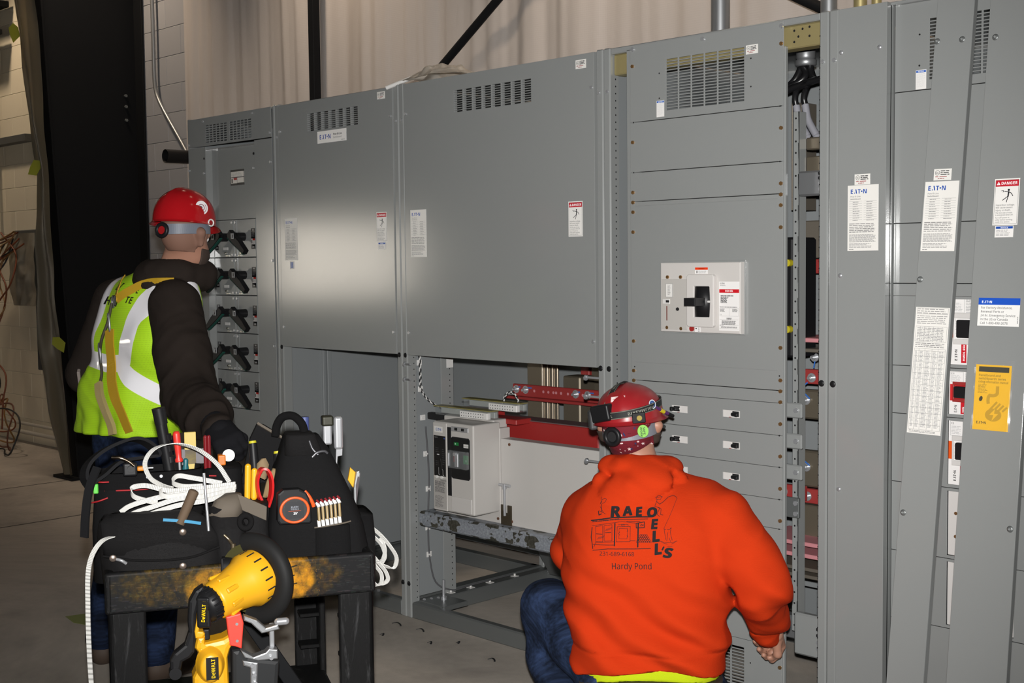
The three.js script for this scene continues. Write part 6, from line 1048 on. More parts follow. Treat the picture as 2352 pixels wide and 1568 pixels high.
    g.font = `italic ${44 * k}px sans-serif`; g.fillText('ICE', 620 * k, 650 * k); g.font = `bold italic ${50 * k}px sans-serif`; g.fillText('ZA', 945 * k, 645 * k);
    for (let r = 0; r < 5; r++) for (let c = 0; c < 8 - r; c++) { g.lineWidth = 5 * k; g.beginPath(); g.arc((890 + c * 32 + r * 16) * k, (905 - r * 28) * k, 15 * k, 0, 7); g.stroke(); }
    for (let i = 0; i < 8; i++) { B(3, 215 + i * 14, 880 - i * 4, 245 + i * 14, 840 - i * 4); B(3, 350 + i * 13, 740 - i * 4, 375 + i * 13, 700 - i * 4); }
    // angler, fish and lure
    B(7, 1215, 165, 1345, 165); quad(7, 1240, 160, 1270, 110, 1325, 160); B(6, 1235, 175, 1235, 205, 1310, 205, 1320, 175); B(7, 1250, 210, 1205, 320, 1290, 345, 1240, 450, 1280, 485); B(7, 1260, 340, 1310, 360, 1300, 455, 1340, 460); B(8, 1245, 245, 1290, 285, 1345, 250); B(7, 1340, 255, 1440, 170); quad(7, 1440, 170, 1560, 120, 1590, 190); B(4, 1588, 190, 1450, 480, 1350, 670);
    B(6, 1350, 680, 1370, 860); B(6, 1380, 700, 1345, 680); B(6, 1400, 690, 1430, 700, 1470, 665, 1450, 740, 1480, 870); B(6, 1410, 740, 1390, 880); B(6, 1430, 830, 1450, 890); quad(6, 1260, 880, 1420, 940, 1560, 880); B(5, 1300, 910, 1400, 935); B(5, 1470, 930, 1530, 905); B(5, 1400, 970, 1480, 970);
    B(5, 295, 180, 300, 240); quad(6, 300, 240, 350, 180, 380, 210); quad(6, 380, 210, 370, 270, 310, 290); B(14, 295, 255, 280, 290); B(9, 290, 300, 300, 430); B(14, 240, 420, 250, 480, 290, 460); B(6, 270, 340, 330, 440, 360, 460); B(6, 250, 410, 320, 440);
    g.font = `${96 * k}px sans-serif`; g.fillText('231-689-6168', 250 * k, 1150 * k, 690 * k); g.font = `${150 * k}px sans-serif`; g.save(); g.translate(450 * k, 1380 * k); g.rotate(-0.02); g.fillText('Hardy Pond', 0, 0, 690 * k); g.restore();
    g.font = `bold ${34 * k}px sans-serif`; g.save(); g.translate(140 * k, 598 * k); g.rotate(-0.11); g.fillText('BEER LIVE TACKLE DELI BAIT', 0, 0, 700 * k); g.restore();
  });
  const hm = place(o, 'hoodie', hoodie, orange);
  {
    const g = hoodie, pp = g.attributes.position, nn = g.attributes.normal, ix = g.index.array;
    // the printed patch: the back of the same cloth, lifted by a thread's thickness, with the ink as its own colour
    const C0 = V(2.633, 0.722, 0.528).sub(o.position), bn = V(0.66, 0.08, 0.75).normalize(), ux = V(0, 0, 0).crossVectors(V(0, 1, 0), bn).normalize(), uy = V(0, 0, 0).crossVectors(bn, ux);
    const W = 0.305, Hh = 0.262, P = [], UV = [], N = [], q = V(0, 0, 0), m = V(0, 0, 0);
    for (let i = 0; i < ix.length; i += 3) {
      let inside = 0; const loc = [];
      for (let k = 0; k < 3; k++) { q.fromBufferAttribute(pp, ix[i + k]).sub(C0); m.fromBufferAttribute(nn, ix[i + k]); const u = q.dot(ux) / W + 0.5, v = q.dot(uy) / Hh + 0.5; loc.push([u, v]); if (m.dot(bn) > 0.15 && q.dot(bn) > 0 && u > 0.005 && u < 0.995 && v > 0.005 && v < 0.995) inside++; }
      if (inside === 3) for (let k = 0; k < 3; k++) { q.fromBufferAttribute(pp, ix[i + k]); m.fromBufferAttribute(nn, ix[i + k]); P.push(q.x + m.x * 0.0007, q.y + m.y * 0.0007, q.z + m.z * 0.0007); N.push(m.x, m.y, m.z); UV.push(...loc[k]); }
    }
    const d = new THREE.BufferGeometry(); d.setAttribute('position', new THREE.Float32BufferAttribute(P, 3)); d.setAttribute('normal', new THREE.Float32BufferAttribute(N, 3)); d.setAttribute('uv', new THREE.Float32BufferAttribute(UV, 2));
    part(o, 'back_print', d, new THREE.MeshStandardMaterial({ map: print, transparent: true, alphaTest: 0.3, roughness: 0.9 })).userData.label = 'black shop drawing and phone number printed on the back';
  }
  // jeans
  const legs = union([level(add3(J.hem, V(0, 1, 0), -0.1), 0.085, 0.125), cone(J.lh, 0.12, lerp3(J.lh, J.lk, 0.5), 0.105), cone(lerp3(J.lh, J.lk, 0.5), 0.105, J.lk, 0.078), cone(J.lk, 0.08, lerp3(J.lk, J.la, 0.4), 0.078), cone(lerp3(J.lk, J.la, 0.4), 0.076, J.la, 0.062), cone(J.rh, 0.12, J.rk, 0.08), cone(J.rk, 0.078, J.ra, 0.06)], 0.045);
  place(o, 'jeans', meshField((x, y, z) => smaxP(smaxP(legs(x, y, z) - 0.005 * fold(x, y, z, 1.1, 7), y - 0.3 + 0.5 * Math.pow((x - 2.7) * Rv.x + (z - 0.5) * Rv.z, 2) - 6 * Math.max(0, -0.17 - ((x - 2.7) * Rv.x + (z - 0.5) * Rv.z)), 0.008), -(y - 0.02), 0.01), [2.2, 0, 0.08], [2.95, 0.56, 0.8], 0.011), denim);
  const pelvis = union([level(add3(J.hem, V(0, 1, 0), -0.1), 0.085, 0.125), level(J.hem, 0.085, 0.13)], 0.05);
  const lat = (x, z) => (x - 2.7) * Rv.x + (z - 0.5) * Rv.z, bandOf = (off, y0, y1) => meshField((x, y, z) => { const yy = y + 0.5 * lat(x, z) * lat(x, z); return smaxP(pelvis(x, y, z) - off, Math.max(yy - y1, y0 - yy), 0.004); }, [2.4, 0.2, 0.28], [2.98, 0.42, 0.82], 0.008);
  place(o, 'undershirt', bandOf(-0.008, 0.312, 0.352), fabric(0.5, 0.62, 0.012)); place(o, 'belt', bandOf(0.002, 0.278, 0.312), std(0.045, 0.033, 0.024, 0.6));
  for (const [a, d] of [[J.la, V(-0.6, 0, -0.8)], [J.ra, V(0.5, -0.2, 0.8)]]) place(o, 'boot', meshField(union([cone([a[0], 0.05, a[2]], 0.05, [a[0], 0.12, a[2]], 0.052), cone([a[0], 0.045, a[2]], 0.045, [a[0] + d.x * 0.17, 0.04, a[2] + d.z * 0.17], 0.038)], 0.03), [a[0] - 0.25, 0, a[2] - 0.25], [a[0] + 0.25, 0.2, a[2] + 0.25], 0.01), std(0.07, 0.045, 0.028, 0.7));
  // body: head, trunk, limbs and right hand in one skin
  const hf = frameOf(V(-0.48, -0.12, -0.86)), head = headField(J.head, hf, 1.05);
  const thin = union([cone(J.neck, 0.055, J.head, 0.055), cone(J.neck, 0.05, J.chest, 0.08), cone(J.chest, 0.08, J.hem, 0.08), cone(J.hem, 0.07, J.lh, 0.06), cone(J.lh, 0.06, J.lk, 0.045), cone(J.lk, 0.045, J.la, 0.03), cone(J.hem, 0.07, J.rh, 0.06), cone(J.rh, 0.06, J.rk, 0.045), cone(J.rk, 0.045, J.ra, 0.03), cone(J.shl, 0.06, J.rs, 0.05), cone(J.rs, 0.05, J.re, 0.04), cone(J.re, 0.04, J.rw, 0.029), cone(J.shl, 0.06, J.ls, 0.05), cone(J.ls, 0.05, J.le, 0.04), cone(J.le, 0.04, J.lw, 0.03)], 0.03);
  const hand = handField([2.872, 0.372, 0.16], V(-0.3, -0.62, -0.75), V(-0.35, -0.6, 0.5), -1, 1.06), lhand = handField(J.lw, V(-0.4, 0.1, -0.8), V(0, -1, 0), 1, 1);
  const wrist = cone(J.re, 0.04, J.rw, 0.03);
  place(o, 'body', merge([meshField(thin, [2.2, 0.03, 0.1], [3.1, 0.95, 0.75], 0.012), meshField(union([head, cone(J.neck, 0.06, J.head, 0.055)], 0.02), [2.4, 0.84, 0.27], [2.78, 1.16, 0.66], 0.005), meshField((x, y, z) => sminP(hand(x, y, z), wrist(x, y, z), 0.015), [2.74, 0.18, 0.02], [2.98, 0.44, 0.26], 0.0035), meshField((x, y, z) => lhand(x, y, z), [2.15, 0.45, 0.12], [2.42, 0.68, 0.38], 0.006)]), skin);
  // bandana over the back of the head, hair below it
  const ban = tex(512, 256, (g, w, h) => { g.fillStyle = '#6d1020'; g.fillRect(0, 0, w, h); for (let i = 0; i < 60; i++) { const x = rnd() * w, y = rnd() * h, s = rr(5, 14); g.fillStyle = rnd() < 0.7 ? '#e8dcd8' : '#27305c'; g.beginPath(); if (i % 3) for (let k = 0; k < 10; k++) { const a = k * 0.628 - 1.57, r = k % 2 ? s * 0.42 : s; k ? g.lineTo(x + r * Math.cos(a), y + r * Math.sin(a)) : g.moveTo(x + r * Math.cos(a), y + r * Math.sin(a)); } else g.ellipse(x, y, s * 1.5, s * 0.6, rnd() * 3, 0, 7); g.fill(); } for (let i = 0; i < 90; i++) { g.fillStyle = 'rgba(40,6,14,0.5)'; g.fillRect(rnd() * w, rnd() * h, rr(4, 30), 3); } });
  ban.wrapS = ban.wrapT = THREE.RepeatWrapping;
  const bandana = meshField((x, y, z) => { const d = head(x, y, z) - 0.0075, u = (x - J.head[0]) * hf.U.x + (y - J.head[1]) * hf.U.y + (z - J.head[2]) * hf.U.z, f = (x - J.head[0]) * hf.F.x + (z - J.head[2]) * hf.F.z, l = (x - J.head[0]) * hf.X.x + (z - J.head[2]) * hf.X.z; return Math.max(d, f - 0.01 - 0.3 * u, -(u + 0.085 - 5 * l * l), Math.abs(l) - 0.078); }, [2.4, 0.84, 0.27], [2.78, 1.16, 0.66], 0.005);
  { const u = bandana.attributes.uv, p = bandana.attributes.position; for (let i = 0; i < p.count; i++) u.setXY(i, ((p.getX(i) - 2.5) * hf.X.x + (p.getZ(i) - 0.4) * hf.X.z) * 4.2, p.getY(i) * 8); }
  place(o, 'bandana', bandana, new THREE.MeshStandardMaterial({ map: ban, roughness: 0.85 }));
  place(o, 'hair', meshField((x, y, z) => { const d = head(x, y, z) - 0.005, u = (y - J.head[1]), f = (x - J.head[0]) * hf.F.x + (z - J.head[2]) * hf.F.z; return Math.max(d, f + 0.005, u + 0.0, -(u + 0.095)); }, [2.4, 0.84, 0.27], [2.78, 1.16, 0.66], 0.006), hairMat);
  // hard hat with head lamp strap
  const hat = hatGroup(o, [2.57, 1.05, 0.476], hf, 0.08, 0.14);
  part(hat, 'shell', hatShell(0.206, 0.256, 0.1, 0.014, 0.02), std(0.3, 0.014, 0.018, 0.35, 0, { side: THREE.DoubleSide }));
  part(hat, 'suspension_band', strap([...Array(25)].map((_, i) => { const a = -0.35 + i / 24 * (Math.PI + 0.7); return [0.086 * Math.cos(a), -0.03 - 0.01 * Math.sin(a), 0.108 * Math.sin(a)]; }), 0.042, 0.004, [0, 1, 0], 60), std(0.2, 0.21, 0.24, 0.45));
  const kn = new THREE.Group(); kn.name = 'ratchet_knob'; kn.position.set(-0.036, -0.046, 0.104); kn.rotation.y = -0.35; hat.add(kn);
  part(kn, 'dial', new THREE.TorusGeometry(0.023, 0.008, 12, 28), sawBlack, [0, 0, 0.004]); part(kn, 'hub', cyl(0.018, 0.012, 20).rotateX(1.57), M.dark);
  const ell = (a, y, k = 1) => { const t = Math.asin(Math.max(0, Math.min(1, Math.pow(Math.max(0, y) / 0.1, 1 / 0.85)))), r = Math.cos(t) * k; return [0.103 * r * Math.cos(a), y, 0.128 * r * Math.sin(a)]; };
  const strapTex = tex(1024, 64, (g, w, h) => { g.fillStyle = '#1b1c1c'; g.fillRect(0, 0, w, h); g.fillStyle = '#77766a'; g.fillRect(0, 2, w, 5); g.fillRect(0, h - 7, w, 5); g.fillStyle = '#8d8d82'; g.font = 'bold 34px sans-serif'; for (let i = 0; i < 3; i++) { g.save(); g.translate(i * 340 + 240, 44); g.rotate(Math.PI); g.translate(-100, 22); g.fillText('STREAMLIGHT', 0, 0); g.restore(); } });
  const sm = new THREE.MeshStandardMaterial({ map: strapTex, roughness: 0.7 });
  const wrapStrap = (g) => { const u = g.attributes.uv; for (let i = 0; i < u.count; i++) u.setXY(i, u.getY(i) * 1.5, u.getX(i) / 0.022 + 0.5); return g; };
  part(hat, 'lamp_strap', wrapStrap(strap([...Array(60)].map((_, i) => ell(i / 60 * 6.283, 0.028 + 0.012 * Math.sin(i / 60 * 6.283 + 2.2), 1.02)), 0.022, 0.003, [0, 1, 0], 120, true)), sm);
  part(hat, 'lamp_strap', wrapStrap(strap([...Array(20)].map((_, i) => { const t = i / 19, y = 0.1 * Math.sin(0.3 + t * 2.5); return [0.015 - 0.075 * (1 - t) * 0.9, y + 0.004, 0.108 - 0.2 * t]; }), 0.022, 0.003, [1, 0.4, 0], 60)), sm);
  part(hat, 'battery_pack', rbox(-0.036, 0.036, -0.026, 0.026, -0.014, 0.018, 0.008, 3), sawBlack, [-0.062, 0.026, 0.1], [0, -0.5, 0.14]);
  part(hat, 'lamp_buckle', rbox(-0.02, 0.02, -0.016, 0.016, -0.006, 0.006, 0.003), sawBlack, [0.05, 0.008, 0.118], [0, 0.35, 0]); part(hat, 'buckle_badge', cyl(0.008, 0.004, 18).rotateX(1.57), std(0.3, 0.22, 0.02, 0.5), [0.053, 0.008, 0.125], [0, 0.35, 0]);
  part(hat, 'side_pack', rbox(-0.012, 0.012, -0.03, 0.03, -0.02, 0.02, 0.008), std(0.05, 0.052, 0.055, 0.5), [-0.108, 0.0, 0.045], [0, 0.4, 0]);
  const st = tex(256, 128, (g, w, h) => { g.fillStyle = '#e6d9d6'; g.fillRect(0, 0, w, h); g.strokeStyle = '#b8323a'; g.lineWidth = 3; g.strokeRect(6, 6, w - 12, h - 12); g.fillStyle = '#b8323a'; g.font = 'bold 38px sans-serif'; g.textAlign = 'center'; g.fillText('APPROVED', w / 2, 76, w - 30); bars(g, 70, 22, 120, 1, 12, 8, '#b8525a'); bars(g, 80, 94, 100, 1, 12, 8, '#b8525a'); });
  part(hat, 'sticker', new THREE.BoxGeometry(0.044, 0.018, 0.0012), new THREE.MeshStandardMaterial({ map: st, roughness: 0.5 }), [-0.012, 0.066, 0.098], [-0.66, -0.1, 0]);
  part(hat, 'round_sticker', cyl(0.014, 0.0015, 24).rotateX(1.57), new THREE.MeshStandardMaterial({ map: tex(128, 128, (g, w, h) => { g.fillStyle = '#dfe3e8'; g.fillRect(0, 0, w, h); g.fillStyle = '#31518a'; g.beginPath(); g.arc(64, 64, 52, 0, 7); g.fill(); g.fillStyle = '#dfe3e8'; g.font = 'bold 40px serif'; g.fillText('LU', 40, 78); }), roughness: 0.5 }), [0.085, 0.04, 0.066], [-0.3, 0.95, 0]);
  part(hat, 'green_tag', cyl(0.0165, 0.002, 28).rotateX(1.57).scale(1, 1.15, 1), new THREE.MeshStandardMaterial({ map: tex(128, 128, (g, w, h) => { g.fillStyle = '#7fbf4a'; g.fillRect(0, 0, w, h); g.fillStyle = '#17321a'; g.font = 'bold 34px sans-serif'; g.fillText('SAFE', 24, 62); g.fillText('WORK', 20, 96); }), roughness: 0.5 }), [0.06, -0.032, 0.122], [0, 0.35, 0]);
  const pen = new THREE.Group(); pen.name = 'marker_pen'; pen.position.set(0.104, 0.012, 0.02); hat.add(pen);
  part(pen, 'barrel', rod([-0.02, 0.022, 0.04], [0.012, -0.012, -0.03], 0.006, 12), std(0.09, 0.02, 0.13, 0.4)); part(pen, 'label_band', rod([-0.004, 0.005, 0.006], [0.004, -0.004, -0.012], 0.0064, 12), std(0.6, 0.5, 0.02, 0.4)); part(pen, 'cap', rod([0.012, -0.012, -0.03], [0.024, -0.024, -0.055], 0.0056, 12), sawBlack);
  part(hat, 'safety_glasses', tube([[0.088, -0.035, 0.03], [0.095, -0.04, -0.02], [0.09, -0.05, -0.08]], 0.006, 16, 8), sawBlack);
}
// ================= standing man in the lime vest
{
  const o = person('person in red hard hat, brown hoodie and lime reflective vest standing at the cart', [0.6, 0, 1.1]);
  const J = { hip: [0.54, 0.87, 1.06], waist: [0.565, 1.03, 1.06], chest: [0.625, 1.24, 1.04], upper: [0.65, 1.385, 1.025], neck: [0.735, 1.49, 0.985], head: [0.8, 1.63, 0.955], rs: [0.868, 1.38, 1.05], re: [1.11, 1.06, 1.14], rw: [1.455, 0.985, 1.235], ls: [0.43, 1.395, 1.055], le: [0.27, 1.1, 1.11], lw: [0.13, 0.94, 0.92], rh: [0.635, 0.86, 1.06], lh: [0.445, 0.86, 1.06], rk: [0.745, 0.46, 1.06], lk: [0.47, 0.46, 1.1], ra: [0.87, 0.1, 1.17], la: [0.535, 0.1, 1.21] };
  const Rv = V(1, 0, -0.04).normalize(), Bk = V(0.04, 0, 1).normalize(), Up = V(0, 1, 0);
  const level = (c, w, r) => cone(add3(c, Rv, -w), r, add3(c, Rv, w), r);
  const torso = union([level(J.hip, 0.075, 0.115), level(J.waist, 0.085, 0.12), level(J.chest, 0.105, 0.118), level(J.upper, 0.13, 0.085), cone(J.upper, 0.095, J.neck, 0.07)], 0.08);
  const armR = union([cone(J.rs, 0.096, lerp3(J.rs, J.re, 0.55), 0.096), cone(lerp3(J.rs, J.re, 0.5), 0.096, J.re, 0.092), cone(J.re, 0.092, lerp3(J.re, J.rw, 0.55), 0.08), cone(lerp3(J.re, J.rw, 0.5), 0.078, lerp3(J.re, J.rw, 0.92), 0.05)], 0.03);
  const armL = union([cone(J.ls, 0.086, J.le, 0.074), cone(J.le, 0.074, J.lw, 0.05)], 0.03);
  const hb = add3(add3(J.neck, Bk, 0.03), Up, 0.0);
  const hood = union([ellip(add3(hb, Up, 0.015), Rv, Up, Bk, [0.115, 0.062, 0.095]), ellip(add3(add3(hb, Up, -0.03), Bk, 0.035), Rv, Up, Bk, [0.105, 0.055, 0.075]), cone(add3(J.neck, Rv, -0.08), 0.045, add3(add3(J.neck, Rv, -0.05), Bk, -0.08), 0.04), cone(add3(J.neck, Rv, 0.08), 0.05, add3(add3(J.neck, Rv, 0.06), Bk, -0.08), 0.045), cone(add3(add3(J.neck, Rv, 0.06), Bk, -0.07), 0.05, add3(add3(J.neck, Rv, 0.05), Bk, -0.1), 0.06)], 0.035);
  const headCut = ellip(add3(J.neck, Up, 0.11), V(1, 0, 0), Up, V(0, 0, 1), [0.085, 0.075, 0.085]);
  const sweat = (x, y, z) => {
    let d = sminP(sminP(torso(x, y, z), armR(x, y, z), 0.03), armL(x, y, z), 0.03) - 0.0045 * fold(x, y, z, 1.1, 2);
    const l = (x - J.re[0]) * 0.9 + (y - J.re[1]) * -0.38; if (x > 0.98) { const n = noise.noise(x * 9 - y * 6, y * 5 + z * 8, 3), e = Math.abs(x - 1.33) < 0.09 ? 1.6 : 1; d -= e * 0.009 * (0.5 - Math.abs(n) * 2) * Math.min(1, (x - 0.98) / 0.12) + 0.004 * noise.noise(x * 26 - y * 12, y * 10, 7); }
    d = sminP(d, hood(x, y, z) - 0.004 * fold(x, y, z, 1.5, 6), 0.014); d = smaxP(d, -headCut(x, y, z), 0.02);
    return smaxP(d, 0.92 - y, 0.01) > 0 && y < 0.93 ? (x > 0.8 || x < 0.36 ? d : smaxP(d, 0.92 - y, 0.01)) : d;
  };
  place(o, 'hoodie', meshField(sweat, [-0.02, 0.82, 0.76], [1.52, 1.62, 1.34], 0.011), fabric(0.026, 0.02, 0.017));
  // vest: a loose shell over the trunk with open armholes, lime mesh, silver bands and black lettering
  const axis = y => { const t = (y - 0.87) / (1.49 - 0.87); return lerp3(J.hip, J.neck, t); };
  const vestTrunk = union([level(add3(J.hip, Rv, -0.03), 0.125, 0.128), level(add3(J.waist, Rv, -0.02), 0.11, 0.135), level(J.chest, 0.12, 0.128), level(J.upper, 0.15, 0.094), cone(J.upper, 0.1, J.neck, 0.075)], 0.08);
  const hole = (s, f) => (x, y, z) => f(x, y, z) - s;
  const cutR = union([cone(add3(J.rs, Rv, 0.045), 0.098, lerp3(J.rs, J.re, 0.6), 0.1), cone(add3(J.rs, Up, -0.1), 0.075, add3(J.rs, Up, -0.18), 0.05)], 0.04), cutL = union([cone(add3(J.ls, Rv, -0.04), 0.095, lerp3(J.ls, J.le, 0.6), 0.1)], 0.04);
  const vest = (x, y, z) => {
    let d = vestTrunk(x, y, z) - 0.014 - 0.005 * fold(x, y, z, 0.9, 9) * Math.min(1, Math.max(0, (1.3 - y) / 0.2)) - 0.008 * Math.max(0, 1.05 - y) / 0.15 * Math.sin(Math.atan2(x - axis(y)[0], z - axis(y)[2]) * 9);
    d = smaxP(d, -cutR(x, y, z), 0.012); d = smaxP(d, -cutL(x, y, z), 0.012);
    const hx = x - J.neck[0], hz = z - J.neck[2]; d = smaxP(d, 0.105 - Math.hypot(hx * 0.95, (y - J.neck[1]) * 1.0, hz * 0.85), 0.012);
    return smaxP(d, 0.885 + 0.1 * (0.6 - x) * (x < 0.6 ? -0.4 : 0) - y, 0.01);
  };
  const U0 = -2.6, U1 = 2.6, Y0 = 0.85, Y1 = 1.55;
  const vg = meshField(vest, [0.2, 0.84, 0.8], [1.0, 1.56, 1.3], 0.009);
  { const p = vg.attributes.position, u = vg.attributes.uv; for (let i = 0; i < p.count; i++) { const y = p.getY(i), a = axis(y), t = Math.atan2(p.getX(i) - a[0], p.getZ(i) - a[2]); u.setXY(i, (t - U0) / (U1 - U0), (y - Y0) / (Y1 - Y0)); } }
  const vestTex = (mask) => tex(2048, 1024, (g, w, h) => {
    const X = t => (t - U0) / (U1 - U0) * w, Y = y => h - (y - Y0) / (Y1 - Y0) * h;
    g.fillStyle = mask ? '#ddd' : '#b6e81c'; g.fillRect(0, 0, w, h);
    if (!mask) { g.fillStyle = 'rgba(60,110,0,0.28)'; for (let y = 0; y < h; y += 10) for (let x = (y / 10 % 2) * 5; x < w; x += 10) g.fillRect(x, y, 3, 4); }
    const path = (pts, wd, col) => { g.strokeStyle = col; g.lineWidth = wd; g.lineJoin = 'round'; g.lineCap = 'butt'; g.beginPath(); pts.forEach(([t, y], i) => i ? g.lineTo(X(t), Y(y)) : g.moveTo(X(t), Y(y))); g.stroke(); };
    const silver = mask ? '#555' : '#fbfaff', S = VESTBANDS;
    for (const [wd, pts] of S) path(pts, wd, silver);
    if (!mask) { g.fillStyle = '#16190c'; for (const [txt, t, y, s, sk] of VESTTEXT) { g.save(); g.translate(X(t), Y(y)); g.transform(1.9, sk, 0, 1, 0, 0); g.font = `bold ${s}px sans-serif`; g.fillText(txt, 0, 0); g.restore(); } }
  });
  const VESTBANDS = [[190, [[1.9, 1.42], [1.45, 1.447], [1.03, 1.449], [0.75, 1.415], [0.48, 1.369], [0.38, 1.321], [0.4, 1.26], [0.4, 1.205], [0.36, 1.15]]], [190, [[-1.9, 1.47], [-1.35, 1.46], [-1.12, 1.4], [-1.02, 1.3], [-1.0, 1.17]]], [96, [[-2.6, 1.17], [-0.98, 1.177], [-0.31, 1.16], [0.24, 1.165], [0.68, 1.115], [1.08, 1.075], [1.4, 1.042], [2.6, 1.0]]]];
  const VESTTEXT = [['H', -0.95, 1.385, 62, 0.1], ['IN', -0.7, 1.382, 62, 0.1], ['TE', -0.12, 1.392, 50, 0.1], ['LI', -0.8, 1.44, 58, 0.1], ['TE', -0.02, 1.43, 44, 0.1]];
  place(o, 'safety_vest', vg, new THREE.MeshStandardMaterial({ map: vestTex(false), roughnessMap: vestTex(true), roughness: 1 }));
  const surf = (t, y, off) => { const a = axis(y); let r = 0.4; for (let k = 0; k < 200; k++) { const d = vest(a[0] + Math.sin(t) * r, y, a[2] + Math.cos(t) * r); if (d < 0.001) break; r -= Math.max(0.001, d * 0.5); if (r < 0.06) { r = 0.12; break; } } r += off; return [a[0] + Math.sin(t) * r, y, a[2] + Math.cos(t) * r]; };
  const hPath = (pts, off) => pts.map(([t, y]) => surf(t, y, off)), harness = std(0.5, 0.3, 0.012, 0.7), up3 = (pts) => [0.4, 0.3, 0.85];
  place(o, 'harness_strap', strap(hPath([[1.15, 1.468], [0.85, 1.468], [0.58, 1.466], [0.27, 1.457], [0.03, 1.441], [-0.17, 1.423], [-0.36, 1.4]], 0.007), 0.036, 0.004, [0.3, 0.9, 0.2], 40), harness);
  place(o, 'harness_strap', strap(hPath([[-0.85, 1.485], [-0.7, 1.468], [-0.55, 1.449], [-0.47, 1.424], [-0.38, 1.395]], 0.008), 0.036, 0.004, [0.8, 0.5, 0.1], 40), harness);
  place(o, 'harness_strap', strap(hPath([[-0.3, 1.29], [-0.16, 1.243], [-0.06, 1.17], [0.29, 1.092], [0.55, 1.036], [0.75, 0.986], [0.98, 0.91]], 0.009), 0.046, 0.005, [1, 0, -0.2], 50), harness);
  place(o, 'shock_pack', strap(hPath([[-0.1, 1.09], [0.1, 1.05], [0.36, 0.995], [0.6, 0.93], [0.68, 0.9]], 0.022), 0.03, 0.016, [1, 0, -0.2], 30), std(0.42, 0.33, 0.14, 0.8));
  place(o, 'lanyard', tube(hPath([[-0.44, 1.39], [-0.42, 1.32], [-0.42, 1.25], [-0.48, 1.19], [-0.25, 1.12], [-0.1, 1.08]], 0.014), 0.006, 40, 8), std(0.06, 0.05, 0.03, 0.6));
  { const d = surf(-0.42, 1.395, 0.012), q = surf(-0.36, 1.315, 0.014), e = surf(-0.46, 1.2, 0.016); const dr = new THREE.TorusGeometry(0.02, 0.004, 8, 24).rotateY(-0.3).translate(...d); place(o, 'dee_ring', dr, M.galv); place(o, 'strap_pad', rbox(-0.026, 0.026, -0.02, 0.02, -0.004, 0.004, 0.003).rotateY(-0.35).translate(...surf(-0.42, 1.4, 0.01)), sawBlack); for (const [c, h] of [[q, 0.045], [e, 0.05]]) place(o, 'snap_hook', new THREE.TorusGeometry(0.014, 0.0045, 8, 24).scale(0.8, 2.2, 1).rotateY(-0.3).rotateZ(0.15).translate(...c), M.galv); }
  place(o, 'paper_tag', rbox(-0.025, 0.025, -0.03, 0.03, -0.006, 0.006, 0.003).rotateZ(-0.5).rotateY(-0.6).translate(...surf(-1.15, 1.1, 0.02)), std(0.3, 0.25, 0.23, 0.7));
  // jeans, belt, boots
  const legs = union([level(add3(J.hip, Up, -0.03), 0.07, 0.108), cone(J.rh, 0.1, J.rk, 0.075), cone(J.rk, 0.075, J.ra, 0.062), cone(J.lh, 0.1, J.lk, 0.075), cone(J.lk, 0.075, J.la, 0.062)], 0.04);
  place(o, 'jeans', meshField((x, y, z) => smaxP(legs(x, y, z) - 0.005 * fold(x, y, z, 1, 3), Math.max(y - 0.95, 0.06 - y), 0.008), [0.3, 0.03, 0.9], [1.0, 1.0, 1.35], 0.012), new THREE.MeshPhysicalMaterial({ map: denimTex, color: lin(0.6, 0.62, 0.66), roughness: 0.9, specularIntensity: 0.2 }));
  for (const [a, d] of [[J.la, V(0.1, 0, -1)], [J.ra, V(0.2, 0, -1)]]) place(o, 'boot', meshField(union([cone([a[0], 0.05, a[2]], 0.05, [a[0], 0.1, a[2]], 0.046), cone([a[0], 0.045, a[2]], 0.045, [a[0] + d.x * 0.18, 0.042, a[2] + d.z * 0.18], 0.04)], 0.03), [a[0] - 0.25, 0, a[2] - 0.28], [a[0] + 0.25, 0.2, a[2] + 0.2], 0.01), std(0.06, 0.04, 0.028, 0.7));
  // body
  const hf = frameOf(V(-0.3, -0.12, -0.94)), head = headField(J.head, hf, 1.04);
  const thin = union([cone(J.neck, 0.056, J.head, 0.056), cone(J.neck, 0.05, J.chest, 0.07), cone(J.chest, 0.07, J.hip, 0.07), cone(J.hip, 0.06, J.rh, 0.06), cone(J.rh, 0.06, J.rk, 0.045), cone(J.rk, 0.045, J.ra, 0.032), cone(J.hip, 0.06, J.lh, 0.06), cone(J.lh, 0.06, J.lk, 0.045), cone(J.lk, 0.045, J.la, 0.032), cone(J.upper, 0.06, J.rs, 0.048), cone(J.rs, 0.048, J.re, 0.038), cone(J.re, 0.038, J.rw, 0.03), cone(J.upper, 0.06, J.ls, 0.048), cone(J.ls, 0.048, J.le, 0.038), cone(J.le, 0.038, J.lw, 0.03)], 0.03);
  const hd = V(0.9, -0.3, 0.14), lhand = handField(J.lw, V(-0.2, -0.2, -0.9), V(0.3, -0.8, 0), 1, 1), rhand = handField(lerp3(J.re, J.rw, 0.97), hd, V(0.1, -0.9, -0.3), 1, 0.96);
  place(o, 'body', merge([meshField(thin, [0.05, 0.05, 0.85], [1.52, 1.56, 1.32], 0.014), meshField(union([head, cone(J.neck, 0.06, J.head, 0.058)], 0.02), [0.62, 1.42, 0.74], [0.98, 1.82, 1.14], 0.005), meshField(rhand, [1.36, 0.78, 1.08], [1.68, 1.06, 1.4], 0.005), meshField(lhand, [-0.1, 0.78, 0.65], [0.28, 1.06, 1.0], 0.006)]), skin);
  const glove = handField(lerp3(J.re, J.rw, 0.97), hd, V(0.1, -0.9, -0.3), 1, 1.12);
